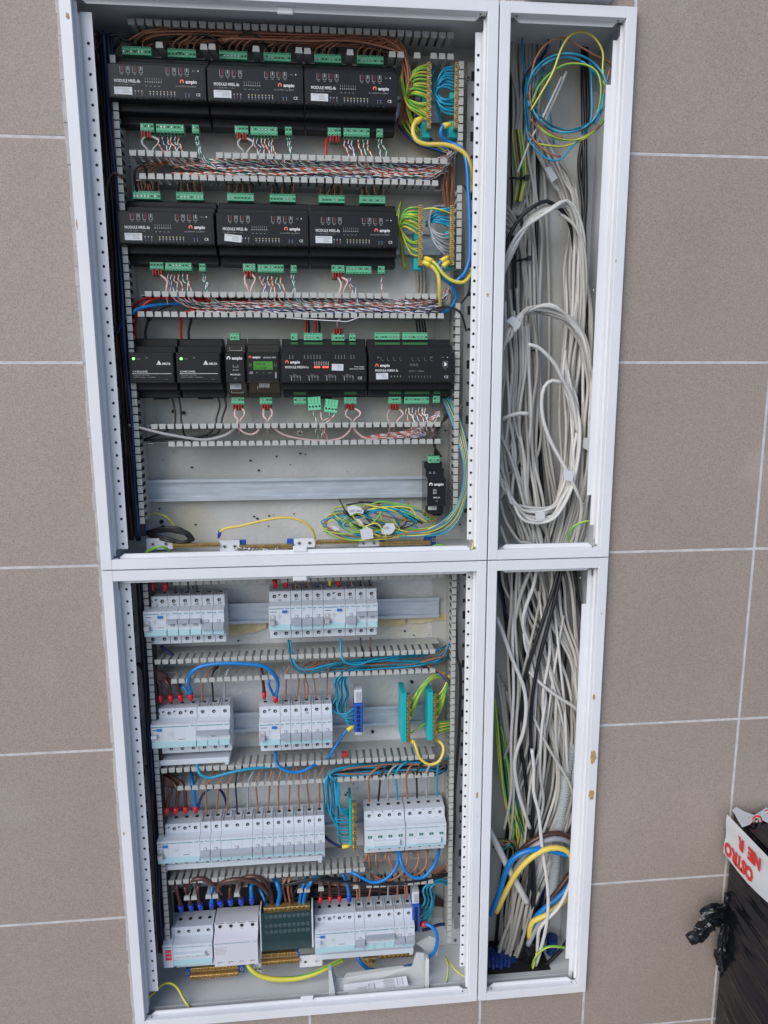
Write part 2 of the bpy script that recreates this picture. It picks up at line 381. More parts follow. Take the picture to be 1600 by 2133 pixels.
# ================================================================ the four cabinets
def hole_strip(parent, xa, xb, z0, z1, za, pitch, xh):
    m = MB(); m.box(xa, xb, .0235, .0250, z0, z1, 'W')
    m.box(xa if xh > (xa+xb)/2 else xb-.0012, xa+.0012 if xh > (xa+xb)/2 else xb, .0252, .040, z0, z1, 'W')
    z = za
    while z > z0+.004:
        if z < z1-.004: m.disc(xh, .0232, z, .0021, 'hole', 12)
        z -= pitch
    m.build('mounting_strip', parent)
MATS['W'] = MATS['white_powder_coat']
def cabinet(name, label, xo0, xo1, zo0, zo1, xi0, xi1, zi0, zi1, backm, strips):
    t = thing(name, ((xo0+xo1)/2, .06, zo0), label, 'electrical cabinet')
    # bezel
    m = MB(); c = .0012
    for (a, b, z0, z1) in ((xo0, xi0, zo0, zo1), (xi1, xo1, zo0, zo1)): m.box(a, b, 0, .0016, z0, z1, 'W', .0007)
    for (z0, z1) in ((zo0, zi0), (zi1, zo1)): m.box(xi0, xi1, 0, .0016, z0, z1, 'W', .0004)
    # outer skirt
    m.box(xo0, xo0+.0014, .0018, .03, zo0, zo1, 'W'); m.box(xo1-.0014, xo1, .0018, .03, zo0, zo1, 'W')
    m.box(xo0+.0016, xo1-.0016, .0018, .03, zo0, zo0+.0014, 'W'); m.box(xo0+.0016, xo1-.0016, .0018, .03, zo1-.0014, zo1, 'W')
    m.build('front_frame', t)
    # inner returns with a folded groove, and lips with cut-off corners
    m = MB(); e = .0004
    for s, xx in ((1, xi0), (-1, xi1)):
        def bx(a, b, y0, y1, z0, z1): m.box(min(xx+s*a, xx+s*b), max(xx+s*a, xx+s*b), y0, y1, z0, z1, 'W')
        bx(-.0010, e, .0017, .014, zi0, zi1)
        bx(e, .0034, .0125, .0139, zi0+.004, zi1-.004)
        bx(.0028, .0036, .0140, .022, zi0+.012, zi1-.018)
    for s, zz in ((1, zi0), (-1, zi1)):
        a, b = (zz-.001, zz+e) if s > 0 else (zz-e, zz+.001)
        m.box(xi0+.001, xi1-.001, .0017, .0125, a, b, 'W')
        h = .0065; z0 = zz; z1 = zz+s*h
        m.prism([(xi0+.008, z0), (xi1-.008, z0), (xi1-.016, z1), (xi0+.016, z1)], .0126, .0141, 'W')
        for xx in (xi0+.010, xi1-.010): m.cyl(xx, .0060, .0066, zz+s*.0012, .0011, 'hole', 8)
    m.build('inner_flange', t)
    m = MB(); w2 = .0015
    ix0, ix1, iz0, iz1 = xo0+.0055, xo1-.0055, zo0+.006, zo1-.006
    m.box(ix0, ix0+w2, .0305, YB, iz0, iz1, 'inner_white'); m.box(ix1-w2, ix1, .0305, YB, iz0, iz1, 'inner_white')
    m.box(ix0+w2+.0002, ix1-w2-.0002, .0305, YB, iz0, iz0+w2, 'inner_white'); m.box(ix0+w2+.0002, ix1-w2-.0002, .0305, YB, iz1-w2, iz1, 'inner_white')
    # collar that joins the box to the frame
    m.box(xo0+.0016, xi0-.0012, .028, .0300, zo0+.0016, zo1-.0016, 'inner_white'); m.box(xi1+.0012, xo1-.0016, .028, .0300, zo0+.0016, zo1-.0016, 'inner_white')
    m.box(xi0-.001, xi1+.001, .028, .0300, zo0+.0016, zi0-.001, 'inner_white'); m.box(xi0-.001, xi1+.001, .028, .0300, zi1+.001, zo1-.0016, 'inner_white')
    m.build('housing', t)
    m = MB(); m.box(ix0+w2+.0004, ix1-w2-.0004, YB, YB+.002, iz0+w2+.0004, iz1-w2-.0004, backm); m.build('back_panel', t)
    for s in strips: hole_strip(t, *s)
    return t
UL = cabinet('electrical_cabinet', 'upper wide white cabinet holding the black modules', XL, -.0010, .0009, ZT, -.5839, -.0164, .0162, .7943, 'back_sheet',
    [(-.5815, -.5645, .028, .782, .7430, .01963, -.5715), (-.0290, -.0146, .030, .778, .7480, .01963, -.0244)])
LL = cabinet('electrical_cabinet', 'lower wide white cabinet holding rows of white circuit breakers', XL, -.0010, ZB, -.0009, -.5839, -.0164, -.8017, -.0173, 'foam_board',
    [(-.5815, -.5645, -.765, -.0190, -.0370, .01963, -.5710), (-.0290, -.0146, -.765, -.0190, -.0330, .01963, -.0244)])
UR = cabinet('electrical_cabinet', 'upper narrow white cabinet full of looped grey cables', .0010, XR, .0009, ZT, .0164, .1859, .0162, .7943, 'back_sheet', [])
LR = cabinet('electrical_cabinet', 'lower narrow white cabinet full of hanging cables and conduits', .0010, XR, ZB, -.0009, .0164, .1859, -.8017, -.0173, 'back_sheet', [])
# right hand folded strips of the narrow cabinets, with a notch
for t, z0, z1 in ((UR, .10, .715), (LR, -.765, -.085)):
    m = MB(); m.box(.1765, .1828, .0225, .0240, z0-.05, z1+.06, 'W'); m.box(.1690, .1764, .0225, .0240, z0, z1, 'W')
    m.build('mounting_strip', t)
    m = MB(); m.box(.1700 if t is UR else .160, .1945, .1225, .1248, z0-.1, z1+.03, 'inner_white'); m.build('back_plate', t)
    m = MB()
    for zz in (z1+.035, (z0+z1)/2+.02, z0-.02): m = MB(); m.box(.1770, .1800, .060, .0605, zz-.003, zz+.003, 'ink'); m.box(.1776, .1794, .0595, .06, zz-.0018, zz+.0018, 'W'); m.build('square_hole', t)
# tabs (white clips) in the middle of the flanges
for t, u, v, y in ((UL, 594, 22, .011), (UL, 625, 1143, .011), (LL, 625, 1204, .002), (LL, 640, 2080, .011)):
    m = MB(); p = P(u, v, y); m.box(p.x-.011, p.x+.011, y-.001, y+.0012, p.z-.0045, p.z+.0045, 'W', .001); m.build('frame_clip', t)
# scratches and bare patches on the white frames
def patch(t, u, v, a, b, seed):
    r = random.Random(seed); p = P(u, v, 0); m = MB(); n = 22
    pts = [(p.x+a*math.cos(k*2*math.pi/n)*r.uniform(.55,1), p.z+b*math.sin(k*2*math.pi/n)*r.uniform(.6,1)) for k in range(n)]
    m.add([(x, -.0003, z) for x, z in pts], [tuple(range(n))], 'rust'); m.build('scratch', next(c for c in t.children if c.name.startswith('front_frame')))
for i, (t, u, v, a, b) in enumerate(((LR,1236,1577,.0062,.015),(LR,1232,1656,.0062,.013),(LR,1237,1452,.003,.006),(LL,994,1656,.0022,.007),(UL,141,33,.003,.005),(UL,1016,614,.002,.003),(UL,160,468,.001,.009),(LL,258,1737,.0015,.004),(LL,995,1700,.0008,.0015),(LR,1253,1278,.0014,.0022),(UR,1283,543,.0012,.003))):
    patch(t, u, v, a, b, i)
# ================================================================ wiring ducts with slotted fingers
YD = .058
def hduct(label, zu, zl, xa, xb, up, lo, pitch=.01245, yb=.1235, tl=.0078):
    """up / lo: lists of (x0, x1) stretches where the finger tips are still on"""
    t = thing('wiring_duct', ((xa+xb)/2, .1, zl), label, 'wiring duct', 'horizontal wiring ducts')
    m = MB(); m.box(xa, xb, yb-.0012, yb, zl, zu, 'duct_grey')
    x = xa+.03
    while x < xb-.03: m.box(x-.008, x+.008, yb-.0016, yb-.0013, (zu+zl)/2-.002, (zu+zl)/2+.002, 'dev_grey'); x += .055
    m.build('duct_base', t)
    for s, z, tabs in ((1, zu, up), (-1, zl, lo)):
        m = MB(); z0, z1 = (z-.0012, z) if s > 0 else (z, z+.0012)
        m.box(xa, xb, .096, yb-.0014, z0, z1, 'duct_grey')          # unslotted foot of the side wall
        n = int((xb-xa)/pitch)
        for i in range(n):
            x = xa+(i+.5)*pitch
            on = any(a <= x <= b for a, b in tabs)
            if not on and i % 5: continue
            j = rnd(-.0003, .0003); w2 = .0041
            m.box(x-w2+j, x+w2+j, YD+(.001 if on else .02), .0962, z0, z1, 'duct_grey')
            if on:
                w3 = .0052; za, zb_ = (z-.0012, z+tl) if s < 0 else (z-tl, z+.0012)
                if s < 0: za, zb_ = z-.003, z+tl-.003
                else: za, zb_ = z-tl+.003, z+.003
                dy = rnd(-.0006, .0006); sh = rnd(-.0002, .0002)
                m.prism([(x-w3+.0009*(s>0)+j, za+sh), (x+w3-.0009*(s>0)+j, za+sh), (x+w3-.0009*(s<0)+j, zb_+sh), (x-w3+.0009*(s<0)+j, zb_+sh)], YD-.0012+dy, YD+.0012+dy, 'duct_grey')
        m.build('finger_wall', t)
    return t
def pts_tabs(us, v, y=YD): return [(X(u, v, y)-.0062, X(u, v, y)+.0062) for u in us]
hduct('grey slotted duct at the top behind the brown wires', .7890, .7585, -.526, -.050, [(-.53,-.05)], pts_tabs((326,418,436,525,615,633,722,810,828,875,900,918,945), 112))
hduct('grey slotted duct between the first and second rows of black modules', .6146, .5815, -.535, -.060, [(-.535,-.437),(-.407,-.06)], [(-.525,-.075)])
hduct('grey slotted duct between the second and third rows of black modules', .4160, .3845, -.537, -.058, [(-.53,-.152),(-.129,-.058)], [(-.535,-.058)])
hduct('grey slotted duct below the third row of modules, partly empty', .2162, .1868, -.540, -.056, [(-.522,-.058)], [(-.508,-.058)])
hduct('grey slotted duct at the top of the breaker cabinet', -.0120, -.0390, -.545, -.052, [], [(-.506,-.36),(-.335,-.055)])
hduct('grey slotted duct between the first and second breaker rows', -.1715, -.2080, -.545, -.060, [(-.54,-.06)], [(-.515,-.06)])
hduct('grey slotted duct between the second and third breaker rows', -.3670, -.4030, -.545, -.066, [(-.545,-.066)], [(-.515,-.066)])
hduct('grey slotted duct between the third and bottom breaker rows', -.5800, -.6150, -.545, -.066, [(-.545,-.195)], pts_tabs((385,402,432,455,490,620,640,675,735,765,800,835,868,890), 1858)+[(-.20,-.085)])
def vduct(label, z0, z1, x0, x1, side, gaps=(), pitch=.01245, mt='duct_grey'):
    t = thing('wiring_duct', ((x0+x1)/2, .1, z0), label, 'wiring duct', 'vertical wiring ducts')
    m = MB(); m.box(x0, x1, .1222, .1234, z0, z1, mt); m.build('duct_base', t)
    for s, x in ((1, x1),):
        m = MB(); xa, xb = (x, x+.0012) if s < 0 else (x-.0012, x)
        m.box(xa, xb, .096, .1220, z0, z1, mt)
        n = int((z1-z0)/pitch)
        for i in range(n):
            z = z0+(i+.5)*pitch
            if any(a < z < b for a, b in gaps): continue
            m.box(xa, xb, YD+.001, .0962, z-.003, z+.003, mt)
            if s == side:
                a, b = (x-.004, x+.0035) if side < 0 else (x-.0035, x+.004)
                m.prism([(a, z-.0052), (b, z-.0052), (b, z+.0052), (a, z+.0052)], YD-.0012, YD+.0012, mt)
        m.build('finger_wall', t)
    return t
vduct('grey vertical duct at the left edge of the upper wide cabinet', .06, .755, -.570, -.549, 1)
vduct('grey vertical duct at the left edge of the breaker cabinet', -.735, -.02, -.572, -.551, 1)
vduct('grey vertical duct at the right edge of the upper wide cabinet', .045, .756, X(957,400,YD)-.026, X(957,400,YD), 1, gaps=((.585,.63),(.405,.46)))
vduct('grey vertical duct at the right edge of the breaker cabinet', -.745, -.02, X(942,1500,YD)-.026, X(942,1500,YD), 1)
# ---------------------------------------------------------------- perforated side plates and screws
def perf(t, x0, x1, y, z0, z1, seed):
    r = random.Random(seed); m = MB(); m.box(x0, x1, y, y+.0015, z0, z1, 'galvanised')
    z = z1-.02; k = 0; xc = (x0+x1)/2
    while z > z0+.015:
        if k % 3 == 0:
            m.prism([(xc-.0032,z-.007),(xc+.0032,z-.007),(xc+.0032,z+.007),(xc-.0032,z+.007)], y-.0004, y-.0002, 'dark')
        elif k % 3 == 1: m.disc(xc, y-.0003, z, .0028, 'dark')
        else: m.prism([(xc-.003,z-.0035),(xc+.003,z-.0035),(xc+.003,z+.0035),(xc-.003,z+.0035)], y-.0004, y-.0002, 'dark')
        z -= r.choice((.026, .03, .034)); k += 1
    m.build('perforated_plate', t)
perf(UL, -.0270+.0, -.0090, .085, .03, .765, 1); perf(LL, -.0270, -.0090, .085, -.74, -.02, 2)
perf(UL, -.5915, -.5725, .085, .03, .765, 3); perf(LL, -.5915, -.5725, .085, -.74, -.02, 4)
def scr(t, u, v, y, r=.0038):
    m = MB(); p = P(u, v, y); m.screw(p.x, y, p.z, r); m.build('screw', t)
for u, v in ((975,162),(962,848),(958,1092),(983,590)): scr(UL, u, v, .0835)
for u, v in ((955,1214),(948,1958)): scr(LL, u, v, .0835)
for u, v in ((210,130),(240,578),(272,1010)): scr(UL, u, v, .0835, .003)
for u, v in ((290,1238),(302,1445),(318,1780)): scr(LL, u, v, .0835, .003)
for u, v in ((924,100),(271,348)): scr(UL, u, v, .118, .0045)
for u, v in ((625,902),(927,897)): scr(UL, u, v, .121, .0052)
# ================================================================ DIN rails
def rail(label, xa, xb, zc, y=.108):
    t = MB(); H = .0175*1.06
    t.box(xa, xb, y+.006, y+.007, zc-.0135, zc+.0135, 'rail_zinc')
    for s in (1, -1):
        a, b = sorted((zc+s*.0135, zc+s*.0125)); t.box(xa, xb, y+.0008, y+.0060, a, b, 'rail_zinc')
        a, b = sorted((zc+s*.0128, zc+s*H)); t.box(xa, xb, y, y+.0009, a, b, 'rail_zinc', .0003)
    t.box(xa, xb, y+.0055, y+.0060, zc-.0004, zc+.0004, 'rail_zinc')
    return t.build('mounting_rail', None, label, 'mounting rail', 'zinc mounting rails')
def zrow(u, v): return Z(u, v, .108)
RZ = {'r1': .7065, 'r2': .5070, 'r3': .3040}
rail('zinc rail behind the first row of black modules', -.545, -.062, .704)
rail('zinc rail behind the second row of black modules', -.545, -.062, .505)
rail('zinc rail behind the row with the small green screen', -.545, -.062, .302)
rail('long empty zinc rail beside the small black module', X(301,1020,.108), X(890,1015,.108), zrow(600, 1018))
rail('zinc rail of the top breaker row', -.545, -.058, zrow(860, 1267))
rail('zinc rail of the second breaker row', -.545, -.062, zrow(800, 1492))
rail('zinc rail of the third breaker row', -.545, -.066, zrow(715, 1703))
rail('zinc rail of the bottom breaker row', -.545, -.066, zrow(905, 1915))
# ================================================================ green plugs
def plug(parent, xa, xb, zc, y0, n, up=1, h=.0115, name='terminal_plug'):
    """row of n screw clamps, front at y0; up=1 wires leave upwards"""
    m = MB(); z0, z1 = zc-h/2, zc+h/2; SC = []
    m.box(xa, xb, y0, y0+.016, z0, z1, 'green_plug', .0006)
    p = (xb-xa)/n; zc2 = zc-up*.0016
    for i in range(n):
        x = xa+(i+.5)*p
        q = MB(); q.disc(x, y0-.0002, zc2, p*.34, 'dark', 10); q.disc(x, y0-.0004, zc2, p*.23, 'screw' if rnd(0,1) < .5 else 'green_header', 8); SC.append(q)
        m.box(x-p*.27, x+p*.27, y0-.0003, y0, zc+up*.0036, zc+up*.0045, 'dark')
        m.box(x-p*.3, x+p*.3, y0+.004, y0+.010, z1 if up > 0 else z0-.0003, z1+.0003 if up > 0 else z0, 'dark')
        if i: m.box(x-p/2-.0002, x-p/2+.0002, y0-.0002, y0, z0, z1, 'green_header')
    o = m.build(name, parent)
    for q in SC: q.build('clamp_screw', o)
    return o
def bus(parent, xc, zc, y0, both=True):
    m = MB(); m.box(xc-.0095, xc+.0075, y0+.006, y0+.010, zc-.0055, zc+.0045, 'green_header')
    for dx in ((-.0055, .0030) if both else (-.0055,)):
        m.box(xc+dx-.0030, xc+dx+.0030, y0-.001, y0+.0055, zc-.0045, zc+.0045, 'red_plug', .0005)
        m.box(xc+dx-.0012, xc+dx+.0012, y0-.0013, y0-.001, zc-.0045, zc+.0045, 'dark')
    m.build('bus_connector', parent)
def shell(parent, xa, xb, zc, w_mid=True, slots=((-.052,.052),)):
    """stepped DIN housing: deep base, shoulder, nose"""
    m = MB(); g = .0004
    m.box(xa+g, xb-g, .083, .106, zc-.0460, zc+.0460, 'black_plastic', .0012)
    m.box(xa+g, xb-g, .0645, .0828, zc-.0340, zc+.0335, 'black_plastic', .0012)
    m.box(xa+g, xb-g, .0462, .0643, zc-.0232, zc+.0232, 'black_plastic', .0012)
    m.box((xa+xb)/2-.012, (xa+xb)/2+.012, .100, .104, zc-.0485, zc-.0460, 'black_plastic')
    return m.build('housing', parent)
def vents(m, xs, z, s):
    for x in xs: m.box(x-.0018, x+.0018, .0458, .0470, z-.0012 if s < 0 else z-.0002, z+.0002 if s < 0 else z+.0012, 'dark')
def logo(m, x, z, y, size, col='print_orange', tc='print_white'):
    a = size*.9
    m.prism([(x, z), (x+a*.22, z), (x+a*.5, z+a*.75), (x+a*.78, z+a*.45), (x+a*1.02, z), (x+a*.78, z), (x+a*.5, z+a*.5), (x+a*.3, z+a*.1)], y, y+.0001, col) if False else None
    n = 14; R = a*.55; cx, cz = x+R, z+R*.75
    out = [(cx+R*math.cos(t), cz+R*1.1*math.sin(t)) for t in [math.radians(-40+k*260/n) for k in range(n+1)]]
    inn = [(cx+R*.45*math.cos(t), cz+R*.5*math.sin(t)) for t in [math.radians(-40+k*260/n) for k in range(n+1)]]
    vs = [(q, y, r) for q, r in out+inn]; N = n+1
    m.add(vs, [(k, k+1, N+k+1, N+k) for k in range(n)], col)
    m.text('ampio', x+a*1.55, z+size*.05, y, size*1.1, tc, bold=.03)
def sticker(parent, xa, xb, za, zb, y, tilt=0.0):
    m = MB(); cx, cz = (xa+xb)/2, (za+zb)/2
    def R(x, z): dx, dz = x-cx, z-cz; return (cx+dx*math.cos(tilt)-dz*math.sin(tilt), cz+dx*math.sin(tilt)+dz*math.cos(tilt))
    m.prism([R(xa,za), R(xb,za), R(xb,zb), R(xa,zb)], y, y+.0002, 'sticker')
    h = zb-za; w = xb-xa
    for k in range(4):
        a, b = xa+w*(.46 if k else .1), xa+w*rnd(.75,.94); z = za+h*(.78-.19*k)
        m.prism([R(a,z), R(b,z), R(b,z+h*.06), R(a,z+h*.06)], y-.0002, y-.0001, 'print_grey')
    m.build('sticker', parent)
def mrel(lab, uL, uR, v, zc, pts_up, pts_dn, tilt=0.0, stick=(0, .0285), group='large black relay modules'):
    """eight channel relay module; front label panel between pixels uL and uR"""
    xa, xb = X(uL, v, .045)-.004, X(uR, v, .045)+.004
    t = thing('relay_module', ((xa+xb)/2, .08, zc-.046), lab, 'relay module', group)
    shell(t, xa, xb, zc)
    m = MB(); pa, pb = xa+.004, xb-.004; y = .0456
    m.box(pa, pb, y, .0462, zc-.0212, zc+.0212, 'black_face'); m.build('label_panel', t)
    m = MB(); W = pb-pa
    vents(m, [pa+W*(.13+.062*k) for k in range(5)]+[pa+W*(.62+.062*k) for k in range(5)], zc-.0222, -1)
    vents(m, [pa+W*(.10+.062*k) for k in range(5)]+[pa+W*(.58+.062*k) for k in range(5)], zc+.0222, 1)
    for a, b, z0, z1, yy in ((.06, .95, .0385, .0405, .0826), (.08, .97, -.0415, -.0375, .0826)):
        m.box(xa+(xb-xa)*a, xa+(xb-xa)*b, yy, yy+.0004, zc+z0, zc+z1, 'dark')
    m.build('vent_slot', t)
    m = MB(); yp = y-.0002
    f = lambda a: pa+W*a
    m.text('MODULE MREL-8s', f(.045), zc-.0020, yp, .0058, 'print_white', shear=.0, bold=.012, wd=.0046)
    m.text('U   = 230V AC 50Hz   I  = 10 A', f(.05), zc-.0056, yp, .0022, 'print_grey')
    logo(m, f(.745), zc-.0010, yp, .0058)
    m.text('8 x OUTPUT / 8 x INPUT', f(.70), zc-.0058, yp, .0027, 'print_grey', shear=.2)
    m.text('CE', f(.915), zc-.0172, yp, .0052, 'print_white')
    for k, c in enumerate(('print_red','print_grey','print_red','print_grey','print_red','print_grey','print_red','print_grey')):
        x = f(.13+.068*(k % 4)+(.49 if k > 3 else 0)); z = zc+.0150
        for a, b, cc, d in ((-.0026, .0042, 'print_grey', 0), (.0019, .0042, c, 0)): m.box(x+a, x+a+.0006, yp, yp+.0001, z-.004, z+.004, cc)
        m.box(x-.0002, x+.0004, yp, yp+.0001, z-.001, z+.004, c if c != 'print_grey' else 'print_white'); m.box(x-.0026, x+.0025, yp, yp+.0001, z-.0045, z-.0040, 'print_grey'); m.box(x-.0015, x+.0015, yp, yp+.0001, z-.0066, z-.0060, 'print_grey')
    for k in range(8):
        x = f(.375+.024*k)
        m.box(x, x+.0004, yp, yp+.0001, zc+.0016, zc+.0048, 'print_grey'); m.box(x-.0006, x+.0010, yp, yp+.0001, zc-.0012, zc+.0002, 'print_grey')
        x = f(.42+.0375*k); z = zc-.0165
        m.box(x-.0010, x+.0010, yp, yp+.0001, z+.0032, z+.0040, 'print_yellow'); m.box(x-.0002, x+.0002, yp, yp+.0001, z-.0028, z+.0030, 'print_grey'); m.box(x-.0006, x+.0006, yp, yp+.0001, z-.0002, z+.0012, 'print_white')
    for k in range(4):
        x = f(.385+.045*k); m.box(x-.0012, x+.0012, yp, yp+.0001, zc-.0062, zc-.0056, 'print_grey')
        x = f(.225+.036*k); m.box(x-.0008, x+.0008, yp, yp+.0001, zc-.0138, zc-.0120, 'print_grey'); m.box(x-.0002, x+.0003, yp, yp+.0001, zc-.019, zc-.0140, ('print_white','print_blue','print_red','print_grey')[k])
    for k in range(2): x = f(.80+.036*k); m.box(x-.0008, x+.0008, yp, yp+.0001, zc-.0152, zc-.0142, 'print_blue'); m.box(x-.0002, x+.0003, yp, yp+.0001, zc-.019, zc-.0160, 'print_grey')
    m.text('BUS', f(.885), zc+.0152, yp, .0022, 'print_grey'); m.disc(f(.945), yp, zc+.0160, .0009, 'print_white', 8)
    m.build('front_print', t)
    sticker(t, f(.04+stick[0]), f(.04+stick[0])+.0250, zc-.0182, zc-.0082, yp-.0004, tilt)
    for (u0, u1, vv, n) in pts_up: plug(t, X(u0, vv, .078), X(u1, vv, .078), Z((u0+u1)/2, vv, .078), .078, n, 1)
    for (u0, u1, vv, n) in pts_dn: plug(t, X(u0, vv, .078), X(u1, vv, .078), Z((u0+u1)/2, vv, .078), .078, n, -1)
    return t
MODS = []
z1, z2 = .7060, .5080
MODS.append(mrel('first black relay module from the left in the top row', 229, 424, 172, z1, [(254,315,105,8),(349,408,110,8)], [(292,320,265,4),(325,383,267,8),(400,414,268,2)]))
MODS.append(mrel('middle black relay module of the top row', 437, 627, 178, z1, [(457,515,114,8),(549,606,118,8)], [(489,517,270,4),(522,578,272,8),(594,608,272,2)]))
MODS.append(mrel('black relay module at the right of the top row beside brown wires', 640, 823, 183, z1, [(655,711,121,8),(744,799,124,8)], [(683,710,274,4),(716,770,275,8),(785,798,276,2)]))
MODS.append(mrel('first black relay module from the left in the second row', 251, 441, 475, z2, [(276,334,406,8),(367,424,408,8)], [(312,340,554,4),(344,399,555,8),(415,428,557,2)]))
MODS.append(mrel('middle black relay module of the second row with a tilted white sticker', 456, 638, 478, z2, [(473,529,410,8),(562,616,412,8)], [(506,532,557,4),(537,591,559,8),(606,618,560,2)], tilt=-.09, stick=(.02, .02)))
MODS.append(mrel('black relay module at the right of the second row beside the brass bar', 650, 824, 480, z2, [(664,718,414,8),(749,803,415,8)], [(691,718,560,4),(721,774,562,8),(788,802,562,2)]))
for (i, u, v, b) in ((0,306,280,1),(1,505,284,1),(2,699,289,1),(3,329,567,1),(4,520,571,1),(5,704,574,1)):
    bus(MODS[i], X(u, v, .078), Z(u, v, .078), .078, b)
# ================================================================ third row
z3 = .3050
def psu(lab, u0, u1, v):
    xa, xb = X(u0, v, .046), X(u1, v, .046)
    t = thing('power_supply', ((xa+xb)/2, .08, z3-.046), lab, 'power supply', 'black power supplies')
    shell(t, xa, xb, z3); m = MB(); m.box(xa+.004, xb-.002, .0452, .0462, z3-.0195, z3+.0200, 'black_face', .0004); m.build('label_panel', t)
    m = MB(); y = .0449; W = xb-xa
    m.text('CHROME', xa+.006, z3-.0070, y, .0036, 'print_white', bold=.005, wd=.0055)
    m.box(xa+.005, xb-.005, y, y+.0001, z3-.0092, z3-.0086, 'print_white')
    m.text('Output DC: 12V = 4.5A', xa+.007, z3-.0125, y, .0024, 'print_grey'); m.text('Input AC: 100-240V ~ 1.2A 50/60Hz', xa+.007, z3-.0150, y, .0022, 'print_grey')
    m.text('DELTA', xb-.0055, z3+.0045, y, .0042, 'print_white', 'r', bold=.03); q = xb-.0268
    m.prism([(q, z3+.0045), (q+.0075, z3+.0045), (q+.0040, z3+.0110)], y-.0001, y, 'print_white'); m.prism([(q+.0018, z3+.0052), (q+.0036, z3+.0052), (q+.0028, z3+.0078)], y-.0003, y-.0002, 'black_face')
    m.text('12-15V', xa+.012, z3+.0125, y, .0022, 'print_grey'); m.text('Adj.', xa+.026, z3+.0140, y, .0024, 'print_grey'); m.text('-', xa+.011, z3+.0150, y, .003, 'print_grey')
    m.text('L   N', xb-.015, z3-.0180, y, .0020, 'print_grey')
    m.build('front_print', t)
    m = MB(); m.cyl(xa+.0085, .0440, .0452, z3+.0135, .0018, 'led_green', 10); m.build('status_light', t)
    m = MB()
    for k in range(4): m.disc(xa+.008+.0052*k, .0642, z3+.0280, .0016, 'dark', 8)
    m.disc(xa+.030, .0642, z3+.0280, .0020, 'dark', 10); m.box(xb-.008, xb-.003, .0640, .0645, z3+.0255, z3+.0310, 'dark')
    for k in (.013, .003): m.disc(xb-k, .0826, z3-.0385, .0022, 'dark', 10)
    m.box(xa+.006, xa+.011, .0824, .083, z3-.041, z3-.036, 'dark'); m.build('terminal_hole', t)
    return t
psu('black power supply at the far left of the third row', 268, 364, 770)
psu('second black power supply from the left in the third row', 367, 461, 770)
def narrow(lab, u0, u1, v, zc, txt, grp=None, kind='mcom'):
    xa, xb = X(u0, v, .046), X(u1, v, .046)
    t = thing('control_module', ((xa+xb)/2, .08, zc-.046), lab, 'control module', grp)
    m = MB(); m.box(xa+.0003, xb-.0003, .083, .106, zc-.046, zc+.046, 'black_gloss', .001); m.box(xa+.0003, xb-.0003, .0645, .0828, zc-.040, zc+.036, 'black_gloss', .001); m.box(xa+.0003, xb-.0003, .0462, .0643, zc-.0232, zc+.0232, 'black_gloss', .001)
    m.build('housing', t)
    return t, xa, xb
t, xa, xb = narrow('narrow glossy black module with four small dots beside the power supplies', 469, 511, 770, z3, '')
m = MB(); m.box(xa+.0012, xb-.0012, .0454, .0462, z3-.0225, z3+.0225, 'black_face', .0003); m.build('label_panel', t)
m = MB(); y = .0451; logo(m, xa+.003, z3+.0120, y, .0058, 'print_white'); m.text('MCOM-232', (xa+xb)/2, z3-.0115, y, .0031, 'print_white', 'c', bold=.02)
for k in range(4): m.disc(xa+.0125+.0024*k, y, z3-.0035, .0006, 'print_white', 6); m.box(xa+.0123+.0024*k, xa+.0127+.0024*k, y, y+.0001, z3, z3+(.0042 if k in (0,3) else .0018), 'print_white')
m.text('CE', (xa+xb)/2, z3-.0175, y, .0035, 'print_grey', 'c')
for (a, b, c, d) in ((.006, -.006, .0268, .0320), (.006, -.006, -.0385, -.0350)): m.box(xa+a, xb+b, .0642, .0644, z3+c, z3+c+.0003, 'print_white'); m.box(xa+a, xa+a+.0003, .0642, .0644, z3+c, z3+d, 'print_white'); m.box(xb+b-.0003, xb+b, .0642, .0644, z3+c, z3+d, 'print_white')
m.build('front_print', t); sticker(t, xa+.0045, xa+.0215, z3-.0325, z3-.0240, .0640)
plug(t, X(479,700,.078), X(499,700,.078), Z(489,701,.078), .078, 3, 1); plug(t, X(482,835,.078), X(509,835,.078), Z(495,835,.078), .078, 4, -1); bus(t, X(496,848,.078), Z(496,848,.078), .078)
t, xa, xb = narrow('black module with a small green display showing time and date', 514, 582, 770, z3, '')
m = MB(); m.box(xa+.002, xb-.002, .0450, .0462, z3-.0205, z3+.0215, 'black_face', .0006); m.build('label_panel', t)
m = MB(); m.box(xa+.0105, xb-.0100, .0446, .0450, z3-.0030, z3+.0095, 'lcd'); DSP = m.build('display', t)
m = MB(); y = .0444; m.text('14:25 Sa', xa+.0125, z3+.0042, y, .0046, 'lcd_ink', bold=.02, wd=.0050); m.text('21-10-09', xa+.0125, z3-.0018, y, .0046, 'lcd_ink', bold=.02, wd=.0050); m.build('digits', DSP); m = MB()
y = .0447; logo(m, xa+.0035, z3+.0140, y, .0044); m.text('MODULE MRT', xb-.0045, z3+.0142, y, .0031, 'print_white', 'r', shear=.2)
m.text('CE', xa+.0045, z3-.0090, y, .0042, 'print_white')
for k, s in enumerate(('SET', 'UP', 'DOWN')): m.text(s, xa+.0160+.0098*k, z3-.0085, y, .0020, 'print_grey', 'c')
for x0 in (xa+.0040, xb-.0075): m.box(x0, x0+.0032, y, y+.0001, z3+.0020, z3+.0023, 'print_grey'); m.box(x0, x0+.0032, y, y+.0001, z3+.0055, z3+.0058, 'print_grey'); m.box(x0, x0+.0003, y, y+.0001, z3+.0020, z3+.0058, 'print_grey'); m.box(x0+.0029, x0+.0032, y, y+.0001, z3+.0020, z3+.0058, 'print_grey')
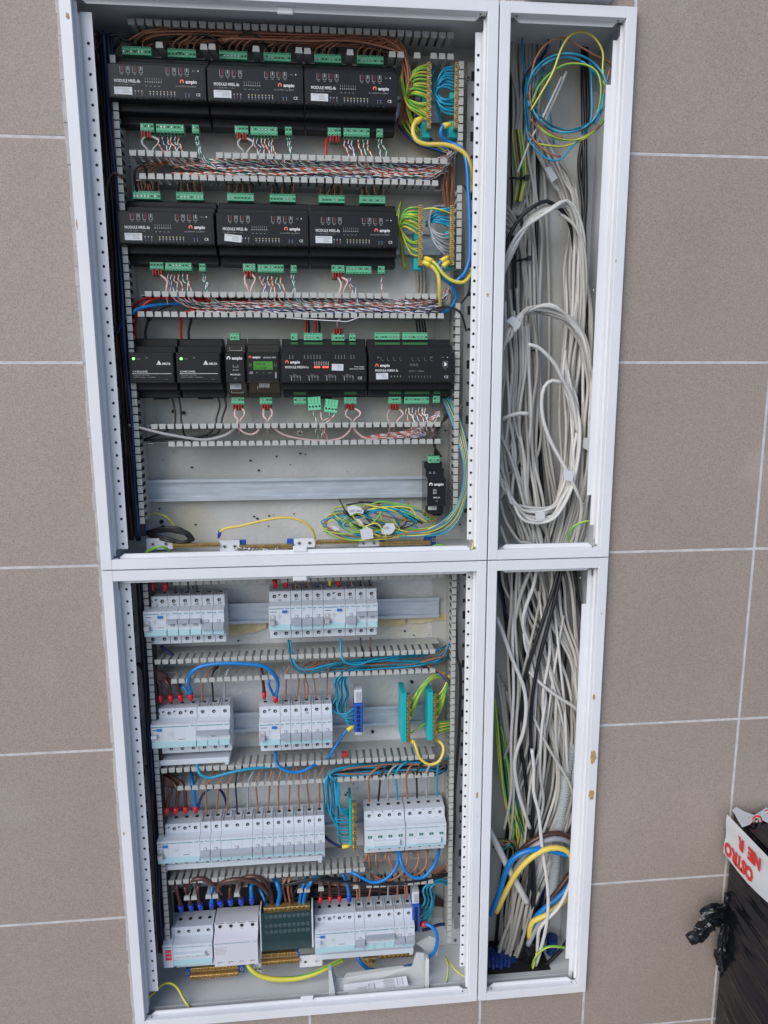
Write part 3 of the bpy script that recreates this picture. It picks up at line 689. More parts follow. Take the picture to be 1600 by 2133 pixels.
m.box(xb-.0065, xb-.0045, y, y+.0001, z3-.0160, z3-.0070, 'print_grey')
for k in range(5): m.box(xa+.014+.004*k, xa+.0148+.004*k, .0640, .0642, z3-.0320, z3-.0285, ('print_white','print_blue','print_red','print_red','print_grey')[k])
m.build('front_print', t)
for k in range(3): b = MB(); b.cyl(xa+.0160+.0098*k, .0436, .0450, z3-.0128, .0022, 'black_plastic', 14); b.build('push_button', t)
b = MB()
for k in range(9): b.disc(xa+.007+.0042*k, .0642, z3+.0300, .0013, 'dark', 8)
b.build('terminal_hole', t)
sticker(t, xa+.0165, xa+.0330, z3-.0300, z3-.0225, .0640)
plug(t, X(541,835,.078), X(567,835,.078), Z(554,835,.078), .078, 4, -1); bus(t, X(556,848,.078), Z(556,848,.078), .078)
def wide(name, lab, u0, u1, plugs_up, plugs_dn):
    xa, xb = X(u0, 765, .046), X(u1, 765, .046)
    t = thing('control_module', ((xa+xb)/2, .08, z3-.046), lab, 'control module')
    shell(t, xa, xb, z3); m = MB(); m.box(xa+.004, xb-.003, .0456, .0462, z3-.0212, z3+.0212, 'black_face'); m.build('label_panel', t)
    for (a, b, vv, n) in plugs_up: plug(t, X(a, vv, .078), X(b, vv, .078), Z((a+b)/2, vv, .078), .078, n, 1)
    for (a, b, vv, n) in plugs_dn: plug(t, X(a, vv, .078), X(b, vv, .078), Z((a+b)/2, vv, .078), .078, n, -1)
    m = MB(); W = xb-xa
    for z0, z1_ in ((.0370, .0415), (-.0420, -.0370)):
        m.box(xa+W*.07, xa+W*.93, .0826, .0829, z3+z0, z3+z1_, 'dark')
        for (a, b, vv, n) in (plugs_up if z0 > 0 else plugs_dn): m.box(X(a,vv,.083), X(b,vv,.083), .0823, .0826, z3+z0+.0004, z3+z1_-.0004, 'green_header')
    vents(m, [xa+W*(.14+.05*k) for k in range(5)]+[xa+W*(.62+.05*k) for k in range(5)], z3-.0222, -1)
    vents(m, [xa+W*(.12+.05*k) for k in range(5)]+[xa+W*(.60+.05*k) for k in range(5)], z3+.0222, 1)
    m.build('header_slot', t)
    return t, xa, xb, W
t, xa, xb, W = wide('m', 'black module with glowing red lights in the middle of the third row', 586, 765, [(606,620,701,2),(633,672,701,6),(691,718,702,4),(728,741,702,2)], [(612,638,835,4),(717,743,835,4)])
m = MB(); y = .0454; f = lambda a: xa+W*a
logo(m, f(.045), z3+.0062, y, .0056); m.text('MODULE MRDN-1s', f(.045), z3-.0010, y, .0050, 'print_white', bold=.012, wd=.0043)
m.text('Power Supply', f(.965), z3+.0005, y, .0028, 'print_white', 'r'); m.text('Redundancy Module', f(.965), z3-.0028, y, .0028, 'print_white', 'r'); m.text('CE', f(.89), z3-.0180, y, .0056, 'print_white')
for k in range(9): x = f(.385+.02*k); m.box(x, x+.0004, y, y+.0001, z3+.0030, z3+.0095, 'print_white')
for k in range(4): x = f(.155+.205*k); m.text('BUS %d' % (k+1), x, z3-.0115, y, .0020, 'print_grey', 'c'); m.box(x-.009, x+.009, y, y+.0001, z3-.0125, z3-.0122, 'print_grey')
for j in range(16): x = f(.115+.205*(j//4)+.034*(j % 4)); m.box(x-.0010, x+.0008, y, y+.0001, z3-.0150, z3-.0135, 'print_grey'); m.box(x-.0002, x+.0003, y, y+.0001, z3-.0200, z3-.0158, ('print_white','print_blue','print_red','print_grey')[j % 4])
for j in range(14): x = f((.10, .135, .27, .31, .345, .38, .415, .45, .63, .665, .70, .735, .81, .845)[j]); m.box(x-.0002, x+.0003, y, y+.0001, z3+.0150, z3+.0195, 'print_grey'); m.box(x-.0010, x+.0010, y, y+.0001, z3+.0140, z3+.0146, 'print_grey')
m.build('front_print', t)
for k in (0,1,2,4,5,6): b = MB(); b.cyl(f(.39+.0245*k), .0448, .0456, z3+.0008, .0013, 'led_red', 8); b.build('status_light', t)
sticker(t, f(.585), f(.585)+.0180, z3-.0045, z3+.0055, .0450, -.03)
bus(t, X(731,847,.078), Z(731,847,.078), .078); bus(t, X(706,690,.078), Z(706,690,.078), .078)
# two unplugged green plugs hanging askew
for (u, v, a, lab) in ((655, 840, .06, 'loose green plug hanging upright below the red lights'), (690, 845, -.12, 'loose green plug tilted to the right below the wide module')):
    m = MB(); c = P(u, v, .066); m.box(-.0105, .0105, -.006, .006, -.011, -.001, 'green_plug', .0008); m.box(-.0105, .0105, -.003, .006, -.001, .010, 'green_plug', .0005)
    for k in range(5): m.box(-.0102+.005*k, -.0096+.005*k, -.0034, -.003, 0, .0098, 'green_header')
    for k in range(4): m.disc(-.0078+.0052*k, -.0062, -.005, .0017, 'dark', 8)
    ca, sa = math.cos(a), math.sin(a); m.v = [(c.x+x*ca-z*sa, c.y+yy, c.z+x*sa+z*ca) for x, yy, z in m.v]
    m.build('terminal_plug', None, lab, 'terminal plug')
t, xa, xb, W = wide('m', 'wide black module with a network port symbol at the right of the third row', 768, 946, [(781,833,700,8),(839,891,700,8)], [(810,836,834,4),(843,894,834,8),(903,917,832,2)])
m = MB(); y = .0454; f = lambda a: xa+W*a
logo(m, f(.075), z3+.0010, y, .0056); m.text('MODULE MSERV-3s', f(.075), z3-.0062, y, .0050, 'print_white', bold=.012, wd=.0043); m.text('CE', f(.885), z3-.0165, y, .0056, 'print_white')
m.text('U=12V  I   = 300mA', f(.47), z3-.0065, y, .0028, 'print_grey'); m.text('0A', f(.10), z3+.0145, y, .0028, 'print_grey'); m.text('0A', f(.72), z3+.0150, y, .0028, 'print_grey')
for k in range(8): x = f(.15+.072*k+(.07 if k > 3 else 0)); m.box(x, x+.0025, y, y+.0001, z3+.0105, z3+.0109, 'print_grey'); m.box(x-.0008, x-.0005, y, y+.0001, z3+.0120, z3+.0160, 'print_grey'); x = f(.465+.036*k); m.box(x, x+.0014, y, y+.0001, z3-.0135, z3-.0130, 'print_grey'); m.box(x+.0006, x+.0009, y, y+.0001, z3-.0165, z3-.0138, 'print_grey')
for k in range(6): x = f(.48+.018*k); m.box(x, x+.0004, y, y+.0001, z3+.0020, z3+.0062, 'print_grey')
for k in range(4): x = f(.26+.035*k); m.box(x, x+.0010, y, y+.0001, z3-.0150, z3-.0125, 'print_grey')
x = f(.865); m.prism([(x, z3+.0005), (x+.0080, z3+.0005), (x+.0080, z3+.0095), (x, z3+.0095)], y, y+.0001, 'print_grey'); m.prism([(x+.0005, z3+.0010), (x+.0075, z3+.0010), (x+.0075, z3+.0090), (x+.0005, z3+.0090)], y-.0002, y-.0001, 'black_face'); m.prism([(x+.0022, z3+.0025), (x+.0045, z3+.0025), (x+.0062, z3+.0040), (x+.0062, z3+.0062), (x+.0045, z3+.0078), (x+.0022, z3+.0078)], y-.0004, y-.0003, 'print_white')
m.text('LAN', x+.0040, z3-.0028, y, .0020, 'print_grey', 'c'); m.text('BUS', f(.85), z3+.0150, y, .0022, 'print_grey'); m.disc(f(.92), y, z3+.0158, .0008, 'print_white', 8)
m.build('front_print', t); sticker(t, f(.085), f(.085)+.0190, z3-.0180, z3-.0085, .0450, .03)
bus(t, X(823,847,.078), Z(823,847,.078), .078)
# small black module of the fourth row, at the end of the empty rail
t, xa, xb = narrow('small black module alone at the right end of the empty rail', 890, 929, 1020, Z(908, 1025, .046), '')
z4 = Z(908, 1025, .046); m = MB(); m.box(xa+.0012, xb-.0012, .0454, .0462, z4-.0225, z4+.0225, 'black_face', .0003); m.build('label_panel', t)
m = MB(); y = .0451; logo(m, xa+.003, z4+.0105, y, .0058, 'print_white'); m.text('MREL-2S', (xa+xb)/2, z4-.0100, y, .0030, 'print_white', 'c', bold=.02); m.text('CE', (xa+xb)/2, z4-.0160, y, .0034, 'print_grey', 'c')
for k in range(6): m.box(xa+.0098+.0022*(k % 3), xa+.0104+.0022*(k % 3), y, y+.0001, z4-.003+.0045*(k//3), z4+.4e-3+.0045*(k//3), 'print_white')
for dx in (.006, .0125): m.box(xa+dx, xa+dx+.0032, .0640, .0642, z4+.0285, z4+.0289, 'print_white'); m.box(xa+dx, xa+dx+.0032, .0640, .0642, z4+.0305, z4+.0309, 'print_white')
m.build('front_print', t); sticker(t, xa+.0045, xa+.0190, z4-.0325, z4-.0250, .0640)
plug(t, X(893,955,.078), X(916,955,.078), Z(905,957,.078), .078, 3, 1); plug(t, X(889,1078,.078), X(901,1078,.078), Z(895,1079,.078), .078, 2, -1)
# ================================================================ circuit breakers
YN = .048; YS = .0655
def bk_body(t, xa, xb, zc, n, rcd=False, cover=False, tray=True):
    g = .00025; m = MB()
    m.box(xa+g, xb-g, YS, .104, zc-.0410, zc+.0410, 'dev_white', .0006)
    m.prism_x([(YN, zc-.0215), (YN, zc+.0205), (YS-.0001, zc+.0240), (YS-.0001, zc-.0222)], xa+g, xb-g, 'dev_white')
    m.build('housing', t)
    p = (xb-xa)/n; m = MB(); hz = .0325
    for i in range(n):
        x = xa+(i+.5)*p
        for s in (1, -1):
            h = MB(); z = zc+s*hz*(1.0 if s > 0 else 1.0)
            h.disc(x, YS-.0002, z, .0034, 'dev_grey', 14); h.disc(x, YS-.0004, z, .0029, 'hole', 14); h.disc(x+.0006, YS-.0006, z-.0004, .0013, 'screw' if rnd(0,1) < .4 else 'dev_grey', 8)
            h.build('terminal_screw', t)
        # wire entry and label tray on the top face
        if not rcd:
            m.box(x-p*.36, x+p*.36, YS+.002, YS+.0115, zc+.0411, zc+.0414, 'dev_grey'); m.box(x-p*.40, x-p*.37, YS+.001, YS+.030, zc+.0411, zc+.0430, 'dev_white'); m.box(x+p*.37, x+p*.40, YS+.001, YS+.030, zc+.0411, zc+.0430, 'dev_white')
        m.box(x-.0028, x+.0028, YS+.017, YS+.023, zc+.0411, zc+.0415, 'dark')
        m.box(x-.0028, x+.0028, YS+.012, YS+.020, zc-.0415, zc-.0411, 'dark')
        if i: m.box(x-p/2-.00015, x-p/2+.00015, YN-.0001, YN, zc-.0215, zc+.0205, 'dev_grey'); m.box(x-p/2-.00015, x-p/2+.00015, YS-.0001, YS, zc+.0245, zc+.0405, 'dev_grey')
    m.box(xa+.0006, xb-.0006, YN+.0028, YN+.0030, zc+.0212, zc+.0214, 'dev_grey')
    m.build('terminal_recess', t)
def toggle(t, x0, x1, zc, on):
    m = MB()
    if on: m.prism_x([(YN-.0002, zc-.0005), (YN-.0080, zc+.0022), (YN-.0080, zc+.0075), (YN-.0002, zc+.0080)], x0, x1, 'toggle_grey'); m.box((x0+x1)/2-.003, (x0+x1)/2+.003, YN-.0010, YN-.0002, zc-.0045, zc-.0007, 'toggle_grey'); m.box((x0+x1)/2-.0003, (x0+x1)/2+.0003, YN-.0012, YN-.0010, zc-.0038, zc-.0014, 'print_white')
    else: m.prism_x([(YN-.0002, zc+.0000), (YN-.0080, zc-.0042), (YN-.0080, zc-.0100), (YN-.0002, zc-.0108)], x0, x1, 'toggle_grey'); m.box((x0+x1)/2-.0025, (x0+x1)/2+.0025, YN-.0010, YN-.0002, zc+.0002, zc+.0052, 'toggle_grey'); m.cyl((x0+x1)/2, YN-.0012, YN-.0010, zc+.0028, .0013, 'print_white', 10)
    m.build('toggle', t)
def handnote(m, s, x, z, y, size=.0042): m.text(s, x, z, y, size, 'ink', 'c', shear=.15)
def flap(t, xa, xb, zc, z0=-.0205, z1=-.0105):
    m = MB(); m.box(xa+.0008, xb-.0008, YN-.0016, YN-.0002, zc+z0, zc+z1, 'flap_cyan', .0004); m.build('label_flap', t)
def mcb(lab, xa, xb, zc, n=1, on=True, note=None, group='white single pole circuit breakers'):
    t = thing('circuit_breaker', ((xa+xb)/2, .08, zc-.041), lab, 'circuit breaker', group)
    bk_body(t, xa, xb, zc, n)
    m = MB(); y = YN-.0002; W = xb-xa
    m.box(xa+.0010, xa+(.0062 if n == 1 else W*.80), y, y+.0001, zc+.0157, zc+.0169, 'teal_line'); m.text('hager', xb-.0012, zc+.0158, y, .0032, 'teal_line', 'r', bold=.03)
    m.text('MBN 116', xa+.0012, zc+.0128, y, .0018, 'print_grey'); m.text('B16', xa+.0014, zc+.0100, y, .0017, 'print_grey')
    m.disc(xb-.0022, y, zc-.0002, .0007, 'ink', 8); m.box(xa+.001, xb-.001, YS-.0002, YS-.0001, zc+.0262, zc+.0264, 'dev_grey'); m.box(xa+.0016, xa+.0018, YS-.0002, YS-.0001, zc+.0245, zc+.0280, 'dev_grey')
    if note: handnote(m, note, (xa+xb)/2+.001, zc+.0250, YS-.0003)
    m.build('front_print', t)
    toggle(t, xa+.0006, xb-.0006, zc-.0004, on) if n == 1 or on else toggle(t, xa+.0006, xb-.0006, zc-.0004, on)
    p = W/n
    for k in range(n): flap(t, xa+k*p, xa+(k+1)*p, zc)
    return t
def rcd(lab, xa, xb, zc, n, on=False, note=None, led=None):
    t = thing('residual_current_breaker', ((xa+xb)/2, .08, zc-.041), lab, 'residual current breaker', 'white residual current breakers with blue test buttons')
    bk_body(t, xa, xb, zc, n, rcd=True); m = MB(); y = YN-.0002; W = xb-xa
    m.box(xa+.0014, xb-.0115, y, y+.0001, zc+.0157, zc+.0169, 'teal_line'); m.text('hager', xb-.0014, zc+.0158, y, .0032, 'teal_line', 'r', bold=.03)
    m.box(xa+.0030, xa+.0130, y, y+.0001, zc+.0105, zc+.0115, 'ink')
    m.text('0,03A', xa+W*.40, zc+.0035, y, .0030, 'print_grey'); m.text('25A', xa+W*.42, zc-.0002, y, .0028, 'print_grey')
    m.box(xb-W*.40, xb-W*.40+.010, y, y+.0001, zc-.0072, zc-.0064, led or 'ink')
    for k in range(1, n): m.prism([(xa+k*W/n-.0022, zc+.0365), (xa+k*W/n+.0022, zc+.0365), (xa+k*W/n-.0022, zc+.0325)], YS-.0003, YS-.0002, 'ink')
    if note: handnote(m, note, (xa+xb)/2, zc+.0245, YS-.0003)
    m.build('front_print', t)
    b = MB(); bx = xb-.0095 if n == 2 else xa+.0140; b.box(bx-.0045, bx+.0035, YN-.0030, YN-.0002, zc+.0095, zc+.0135, 'blue_button', .0006); b.build('test_button', t)
    b = MB()
    if on: b.box(xa+.0015, xa+.0105, YN-.0075, YN-.0002, zc-.0010, zc+.0040, 'dev_white', .0005); b.box(xa+.0020, xa+.0100, YN-.0010, YN-.0002, zc-.0058, zc-.0012, 'dev_grey', .0003)
    else: b.box(xa+.0015, xa+.0105, YN-.0010, YN-.0002, zc-.0020, zc+.0055, 'dev_grey', .0003); b.cyl(xa+.006, YN-.0013, YN-.0010, zc+.0030, .0014, 'print_white', 10); b.box(xa+.0015, xa+.0100, YN-.0075, YN-.0002, zc-.0100, zc-.0022, 'dev_grey', .0005)
    b.build('toggle', t); flap(t, xa, xb, zc)
    return t
def rowx(u0, v0, u1, v1, n):
    a, b = X(u0, v0, YN), X(u1, v1, YN); return a, (b-a)/n
def zc_(u, v): return Z(u, v, YN)
# row 1, left group
a, p = rowx(299, 1298, 467, 1290, 7); z = zc_(380, 1298)
ROW = {}
rcd('residual current breaker at the upper left corner of the breaker cabinet', a, a+2*p, z, 2, note='25')
for k, (on, nt_) in enumerate(((1,'B26'),(1,'E27'),(1,'E28'),(0,'E08'),(0,'E90'))):
    mcb(f'{ordn(k)} single breaker from the left in the upper left breaker group', a+(2+k)*p, a+(3+k)*p, z, 1, on, nt_)
ROW['1a'] = (a, p, z)
a, p = rowx(560, 1288, 787, 1278, 10); z = zc_(670, 1285); ROW['1b'] = (a, p, z)
rcd('left two-pole residual current breaker of the upper right breaker group', a, a+2*p, z, 2, note='Q6', led='print_yellow')
for k, nt_ in enumerate(('E11','E4','E17')): mcb(f'{ordn(k)} switched-off breaker between the two blue-buttoned breakers of the upper right group', a+(2+k)*p, a+(3+k)*p, z, 1, 0, nt_)
rcd('right two-pole residual current breaker of the upper right breaker group', a+5*p, a+7*p, z, 2, note='Q7', led='print_yellow')
for k, (on, nt_) in enumerate(((0,'E12'),(1,'E31'),(1,'E32'))): mcb(f'{ordn(k)} breaker right of both blue-buttoned breakers in the upper right group', a+(7+k)*p, a+(8+k)*p, z, 1, on, nt_)
# row 2
a, p = rowx(315, 1536, 479, 1526, 7); z = zc_(398, 1531); ROW['2a'] = (a, p, z)
rcd('four-pole residual current breaker at the left of the second breaker row', a, a+4*p, z, 4, on=True)
mcb('three-pole breaker with a joined grey toggle in the second breaker row', a+4*p, a+7*p, z, 3, True, group='multi-pole circuit breakers')
a, p = rowx(540, 1530, 693, 1522, 7); z = zc_(615, 1526); ROW['2b'] = (a, p, z)
rcd('two-pole residual current breaker in the middle of the second breaker row', a, a+2*p, z, 2, led='print_yellow')
for k in range(5): mcb(f'{ordn(k)} switched-off breaker from the left in the middle of the second row', a+(2+k)*p, a+(3+k)*p, z, 1, 0, '343' if k == 2 else None)
# row 3
a, p = rowx(328, 1778, 677, 1755, 16); z = zc_(500, 1766); ROW['3a'] = (a, p, z)
rcd('four-pole residual current breaker at the left end of the long third row', a, a+4*p, z, 4)
for k in range(2): mcb(f'{ordn(k)} single breaker beside the four-pole one in the long third row', a+(4+k)*p, a+(5+k)*p, z, 1, 0)
mcb('three-pole breaker in the middle of the long third row', a+6*p, a+9*p, z, 3, False, group='multi-pole circuit breakers')
for k in range(7): mcb(f'{ordn(k)} of the seven single breakers at the right of the long third row', a+(9+k)*p, a+(10+k)*p, z, 1, 0)
def four_green(lab, xa, xb, z):
    t = thing('circuit_breaker', ((xa+xb)/2, .08, z-.041), lab, 'circuit breaker', 'four-pole breakers with green windows')
    bk_body(t, xa, xb, z, 4, rcd=True); m = MB(); y = YN-.0002; W = xb-xa
    m.box(xa+.0014, xb-.0115, y, y+.0001, z+.0150, z+.0158, 'teal_line'); m.text('hager', xb-.0012, z+.0148, y, .0028, 'teal_line', 'r')
    for k in range(4):
        x = xa+(k+.5)*W/4; m.text('MCN 116', x-.007, z+.0235, YS-.0003, .0018, 'print_grey'); m.disc(x+.0070, y, z-.0020, .0006, 'ink', 8); m.prism([(x+.0045, z+.0400), (x+.0075, z+.0400), (x+.0060, z+.0380)], YS-.0003, YS-.0002, 'ink')
    m.build('front_print', t)
    for k in range(4):
        x = xa+(k+.5)*W/4; g = MB(); g.box(x-.0035, x+.0035, YN-.0008, YN-.0002, z+.0000, z+.0045, 'green_window', .0002); g.cyl(x, YN-.0010, YN-.0008, z+.0022, .0009, 'print_white', 8); g.build('status_window', t)
    g = MB(); g.box(xa+W*.2, xa+W*.86, YN-.0060, YN-.0002, z-.0130, z-.0040, 'dev_white', .0008); g.build('toggle', t)
    flap(t, xa, xb, z, -.0205, -.0150); return t
a, p = rowx(760, 1748, 930, 1735, 8); z = zc_(845, 1742); ROW['3b'] = (a, p, z)
four_green('left four-pole breaker with green windows in the third row', a, a+3.98*p, z); four_green('right four-pole breaker with green windows beside the vertical duct', a+4.02*p, a+8*p, z)
# row 4 right
a, p = rowx(656, 1966, 864, 1948, 10); z = zc_(760, 1956); ROW['4b'] = (a, p, z)
rcd('four-pole residual current breaker of the bottom row beside the smoked cover', a, a+4*p, z, 4, on=True)
mcb('single switched-off breaker next to the four-pole one in the bottom row', a+4*p, a+5*p, z, 1, 0)
mcb('three-pole breaker with a long joined toggle in the bottom row', a+5*p, a+8*p, z, 3, True, group='multi-pole circuit breakers')
mcb('last but one breaker at the right of the bottom row', a+8*p, a+9*p, z, 1, 0); mcb('last breaker at the right of the bottom row beside the blue clamp', a+9*p, a+10*p, z, 1, 0)
# row 4 left: signal lamps, main switch, surge arrester
a, p = rowx(340, 1994, 443, 1988, 5); z = zc_(400, 1988); ROW['4a'] = (a, p, z)
t = thing('signal_lamp', (a+p/2, .08, z-.041), 'narrow white unit with three red windows at the bottom left', 'signal lamp')
m = MB(); m.box(a, a+p-.0003, YS, .104, z-.030, z+.041, 'dev_white', .0006); m.prism_x([(YN, z-.0235), (YN, z+.0215), (YS-.0001, z+.0250), (YS-.0001, z-.0235)], a, a+p-.0003, 'dev_white'); m.build('housing', t)
for k in range(3): m = MB(); m.box(a+.004, a+.0145, YN-.0010, YN-.0002, z+.0065-.0075*k, z+.0122-.0075*k, 'red_window', .0004); m.build('lamp_window', t)
m = MB(); m.disc(a+p/2, YS-.0003, z+.031, .0026, 'hole', 12); m.build('terminal_screw', t); m = MB(); m.box(a+.002, a+p-.002, YN-.0003, YN-.0001, z+.0165, z+.0175, 'ink'); m.build('front_print', t)
t = thing('main_switch', (a+3*p, .08, z-.041), 'four-pole main switch with small red lettering under blue ferrules', 'main switch')
xa, xb = a+p, a+5*p; bk_body(t, xa, xb, z, 4, rcd=True); m = MB(); y = YN-.0002; m.box(xa+.0014, xb-.0115, y, y+.0001, z+.0150, z+.0158, 'teal_line'); m.text('hager', xb-.0012, z+.0148, y, .0028, 'teal_line', 'r')
for k in range(4): x = xa+(k+.5)*p; m.text('OFF', x, z-.0035, y-.0010, .0030, 'print_red', 'c', shear=.2, bold=.03)
m.build('front_print', t); g = MB(); g.box(xa+.002, xb-.012, YN-.0065, YN-.0002, z+.0015, z+.0060, 'dev_white', .0008); g.build('toggle', t); flap(t, xa, xb, z, -.0205, -.0100)
xa, xb = X(446, 1985, YN), X(537, 1975, YN); t = thing('surge_arrester', ((xa+xb)/2, .08, z-.041), 'light grey block marked L1 L2 L3 N at the bottom left', 'surge arrester')
m = MB(); zz = z+.0008
m.box(xa, xb, YS, .104, zz-.030, zz+.0430, 'spd_grey', .0006); m.prism_x([(YN, zz-.0300), (YN, zz+.0200), (YS-.0001, zz+.0280), (YS-.0001, zz-.0300)], xa, xb, 'spd_grey'); m.build('housing', t)
m = MB(); W = xb-xa; y = YN-.0002; m.box(xa+.0014, xb-.013, y, y+.0001, zz+.0155, zz+.0164, 'teal_line'); m.text('hager', xb-.0015, zz+.0153, y, .0028, 'teal_line', 'r')
for k, s in enumerate(('L1','L2','L3','N')): x = xa+(k+.5)*W/4; m.text(s, x, zz+.0290, YS-.0003, .0034, 'print_grey', 'c'); m.box(x-.004, x+.004, y, y+.0001, zz-.0225, zz-.0216, 'ink'); m.box(x-.004, x-.0032, y, y+.0001, zz-.0245, zz-.0225, 'ink')
for k in range(6): m.box(xa+.002, xa+.002+rnd(.012,.022), y, y+.0001, zz+.0075-.0026*k, zz+.0080-.0026*k, 'print_grey')
for k in range(4): x = xa+(k+.5)*W/4; m.box(x-.0075, x+.0075, YS-.0003, YS-.0001, zz+.0415, zz+.0426, 'ink')
m.build('front_print', t)
for k in range(4): x = xa+(k+.5)*W/4; m = MB(); m.disc(x, YS-.0003, zz+.0362, .0038, 'dev_grey', 16); m.disc(x, YS-.0005, zz+.0362, .0032, 'hole', 16); m.build('terminal_screw', t)
# ---------------------------------------------------------------- distribution block behind a smoked cover
xa, xb = X(542, 1950, YN), X(653, 1940, YN); zt, zb = Z(600, 1900, .050), Z(600, 1980, YN)
t = thing('distribution_block', ((xa+xb)/2, .08, zb-.01), 'distribution block with brass clamps under a smoked transparent cover', 'distribution block')
m = MB(); m.box(xa, xb, .0800, .104, zb-.018, zt+.004, 'dark', .001); m.box(xa, xa+.002, .0505, .0798, zb, zt+.002, 'dev_white', .0004); m.box(xb-.003, xb, .0505, .0798, zb, zt+.002, 'dev_white', .0004); m.build('housing', t)
for r_ in range(4):
    m = MB(); z0 = zt-.004-r_*.0155; yy = .062+.0035*(r_ % 2); m.box(xa+.006, xb-.006, yy, yy+.012, z0-.0055, z0+.0045, 'brass' if r_ == 0 else 'black_plastic', .0006)
    for k in range(10): x = xa+.0105+k*(xb-xa-.021)/9; m.cyl(x, yy-.0015, yy, z0, .0034, 'dev_white' if r_ else 'brass', 10); m.box(x-.0018, x+.0018, yy-.0017, yy-.0015, z0-.0004, z0+.0004, 'dark')
    m.build('clamp_bar', t)
m = MB(); m.box(xa+.0025, xb-.0035, .0500, .0512, zb, zt, 'smoked_cover', .0003); m.box(xa+.0025, xb-.0035, .0513, .0790, zb-.0011, zb+.0, 'smoked_cover'); m.build('clear_cover', t)
m = MB(); m.box(xa, xb, .0735, .0795, zb-.019, zb-.003, 'dev_grey', .0005)
for k in (.14, .5, .86): m.cyl(xa+(xb-xa)*k, .0730, .0735, zb-.010, .0055, 'duct_grey', 18)
m.build('bottom_strip', t)
# long white snap-on strips below the breakers
for (u0, v0, u1, v1, lab, y) in ((324,1592,478,1582,'long white plastic strip under the left breakers of the second row',.062),(338,1812,672,1785,'long white busbar cover under the long third row',.062),(657,1999,862,1978,'long white busbar cover under the bottom right breakers',.060)):
    p0, p1 = P(u0, v0, y), P(u1, v1, y); zz = (p0.z+p1.z)/2; m = MB(); m.box(p0.x, p1.x, y, y+.028, zz-.0050, zz+.0050, 'dev_white', .001)
    m.box(p0.x+.002, p0.x+.008, y-.0005, y+.006, zz-.0078, zz-.0050, 'dev_white'); m.box(p1.x-.008, p1.x-.002, y-.0005, y+.006, zz-.0078, zz-.0050, 'dev_white'); m.build('busbar_cover', None, lab, 'busbar cover', 'white busbar covers')
# ================================================================ brass and coloured terminal bars
def vbar(lab, u0, v0, u1, v1, y=.060, n=14, holder='teal_block', hold=((.0, .22), (.42, .6), (.92, 1.02)), wide=False, w=.0050):
    p0, p1 = P(u0, v0, y), P(u1, v1, y); xc = (p0.x+p1.x)/2; h = p0.z-p1.z
    t = thing('terminal_bar', (xc, y, p1.z), lab, 'terminal bar', 'upright brass terminal bars')
    m = MB(); m.box(xc-w*.62, xc+w*.75, y, y+.010, p1.z, p0.z, 'brass', .0005); m.build('brass_bar', t)
    for k in range(n):
        z = p0.z-(k+.5)*h/n; m = MB(); m.cyl(xc+(w*.25 if k % 2 else -w*.05), y-.0032, y, z, .0026, 'brass', 8); m.box(xc-.0016, xc+.0020, y-.0034, y-.0032, z-.0005, z+.0005, 'dark'); m.build('clamp_screw', t)
    for (a, b) in hold:
        if a > .3: m = MB(); m.box(xc-.0085, xc+.0040, y+.0102, y+.030, p0.z-b*h, p0.z-a*h, holder, .0006); m.build('holder', t)
    return t
vbar('brass earth bar with yellow-green wires beside the top row', 897, 130, 890, 268, n=17, hold=((.40,.58),(.86,1.10)))
vbar('brass bar with bright blue wires at the right of the top row', 952, 130, 950, 268, n=17, hold=((.40,.58),(.84,1.10)))
vbar('brass earth bar with yellow-green wires beside the second row', 879, 427, 872, 553, n=16, hold=((.40,.55),(.85,1.05)))
vbar('brass bar with blue and grey wires at the right of the second row', 943, 427, 940, 553, n=16, hold=((.40,.55),(.85,1.05)))
def tealbar(lab, u0, v0, u1, v1, n=12, hw=.0085):
    y = .056; p0, p1 = P(u0, v0, y), P(u1, v1, y); xc = (p0.x+p1.x)/2; h = p0.z-p1.z
    t = thing('terminal_bar', (xc, y, p1.z), lab, 'terminal bar', 'terminal bars in bright turquoise holders')
    m = MB(); m.box(xc-hw, xc+.0005, y-.004 if hw > .006 else y+.008, y+.045, p1.z+.004, p0.z+.002, 'teal_block', .001); m.build('holder', t)
    m = MB(); m.box(xc+.0008, xc+.0080, y+.001, y+.012, p1.z, p0.z-.003, 'brass', .0005); m.build('brass_bar', t)
    for k in range(n):
        z = p0.z-.003-(k+.5)*(h-.003)/n; m = MB(); m.cyl(xc+.0044+(.0014 if k % 2 else -.0012), y-.004, y+.001, z, .0029, 'brass', 8); m.box(xc+.0026, xc+.0064, y-.0042, y-.004, z-.0005, z+.0005, 'dark'); m.build('clamp_screw', t)
tealbar('left turquoise terminal bar of the second breaker row', 847, 1445, 845, 1548); tealbar('right turquoise terminal bar beside the vertical duct', 902, 1443, 900, 1545)
tealbar('slim turquoise terminal bar with light blue wires in the third row', 733, 1672, 733, 1772, n=13, hw=.0045)
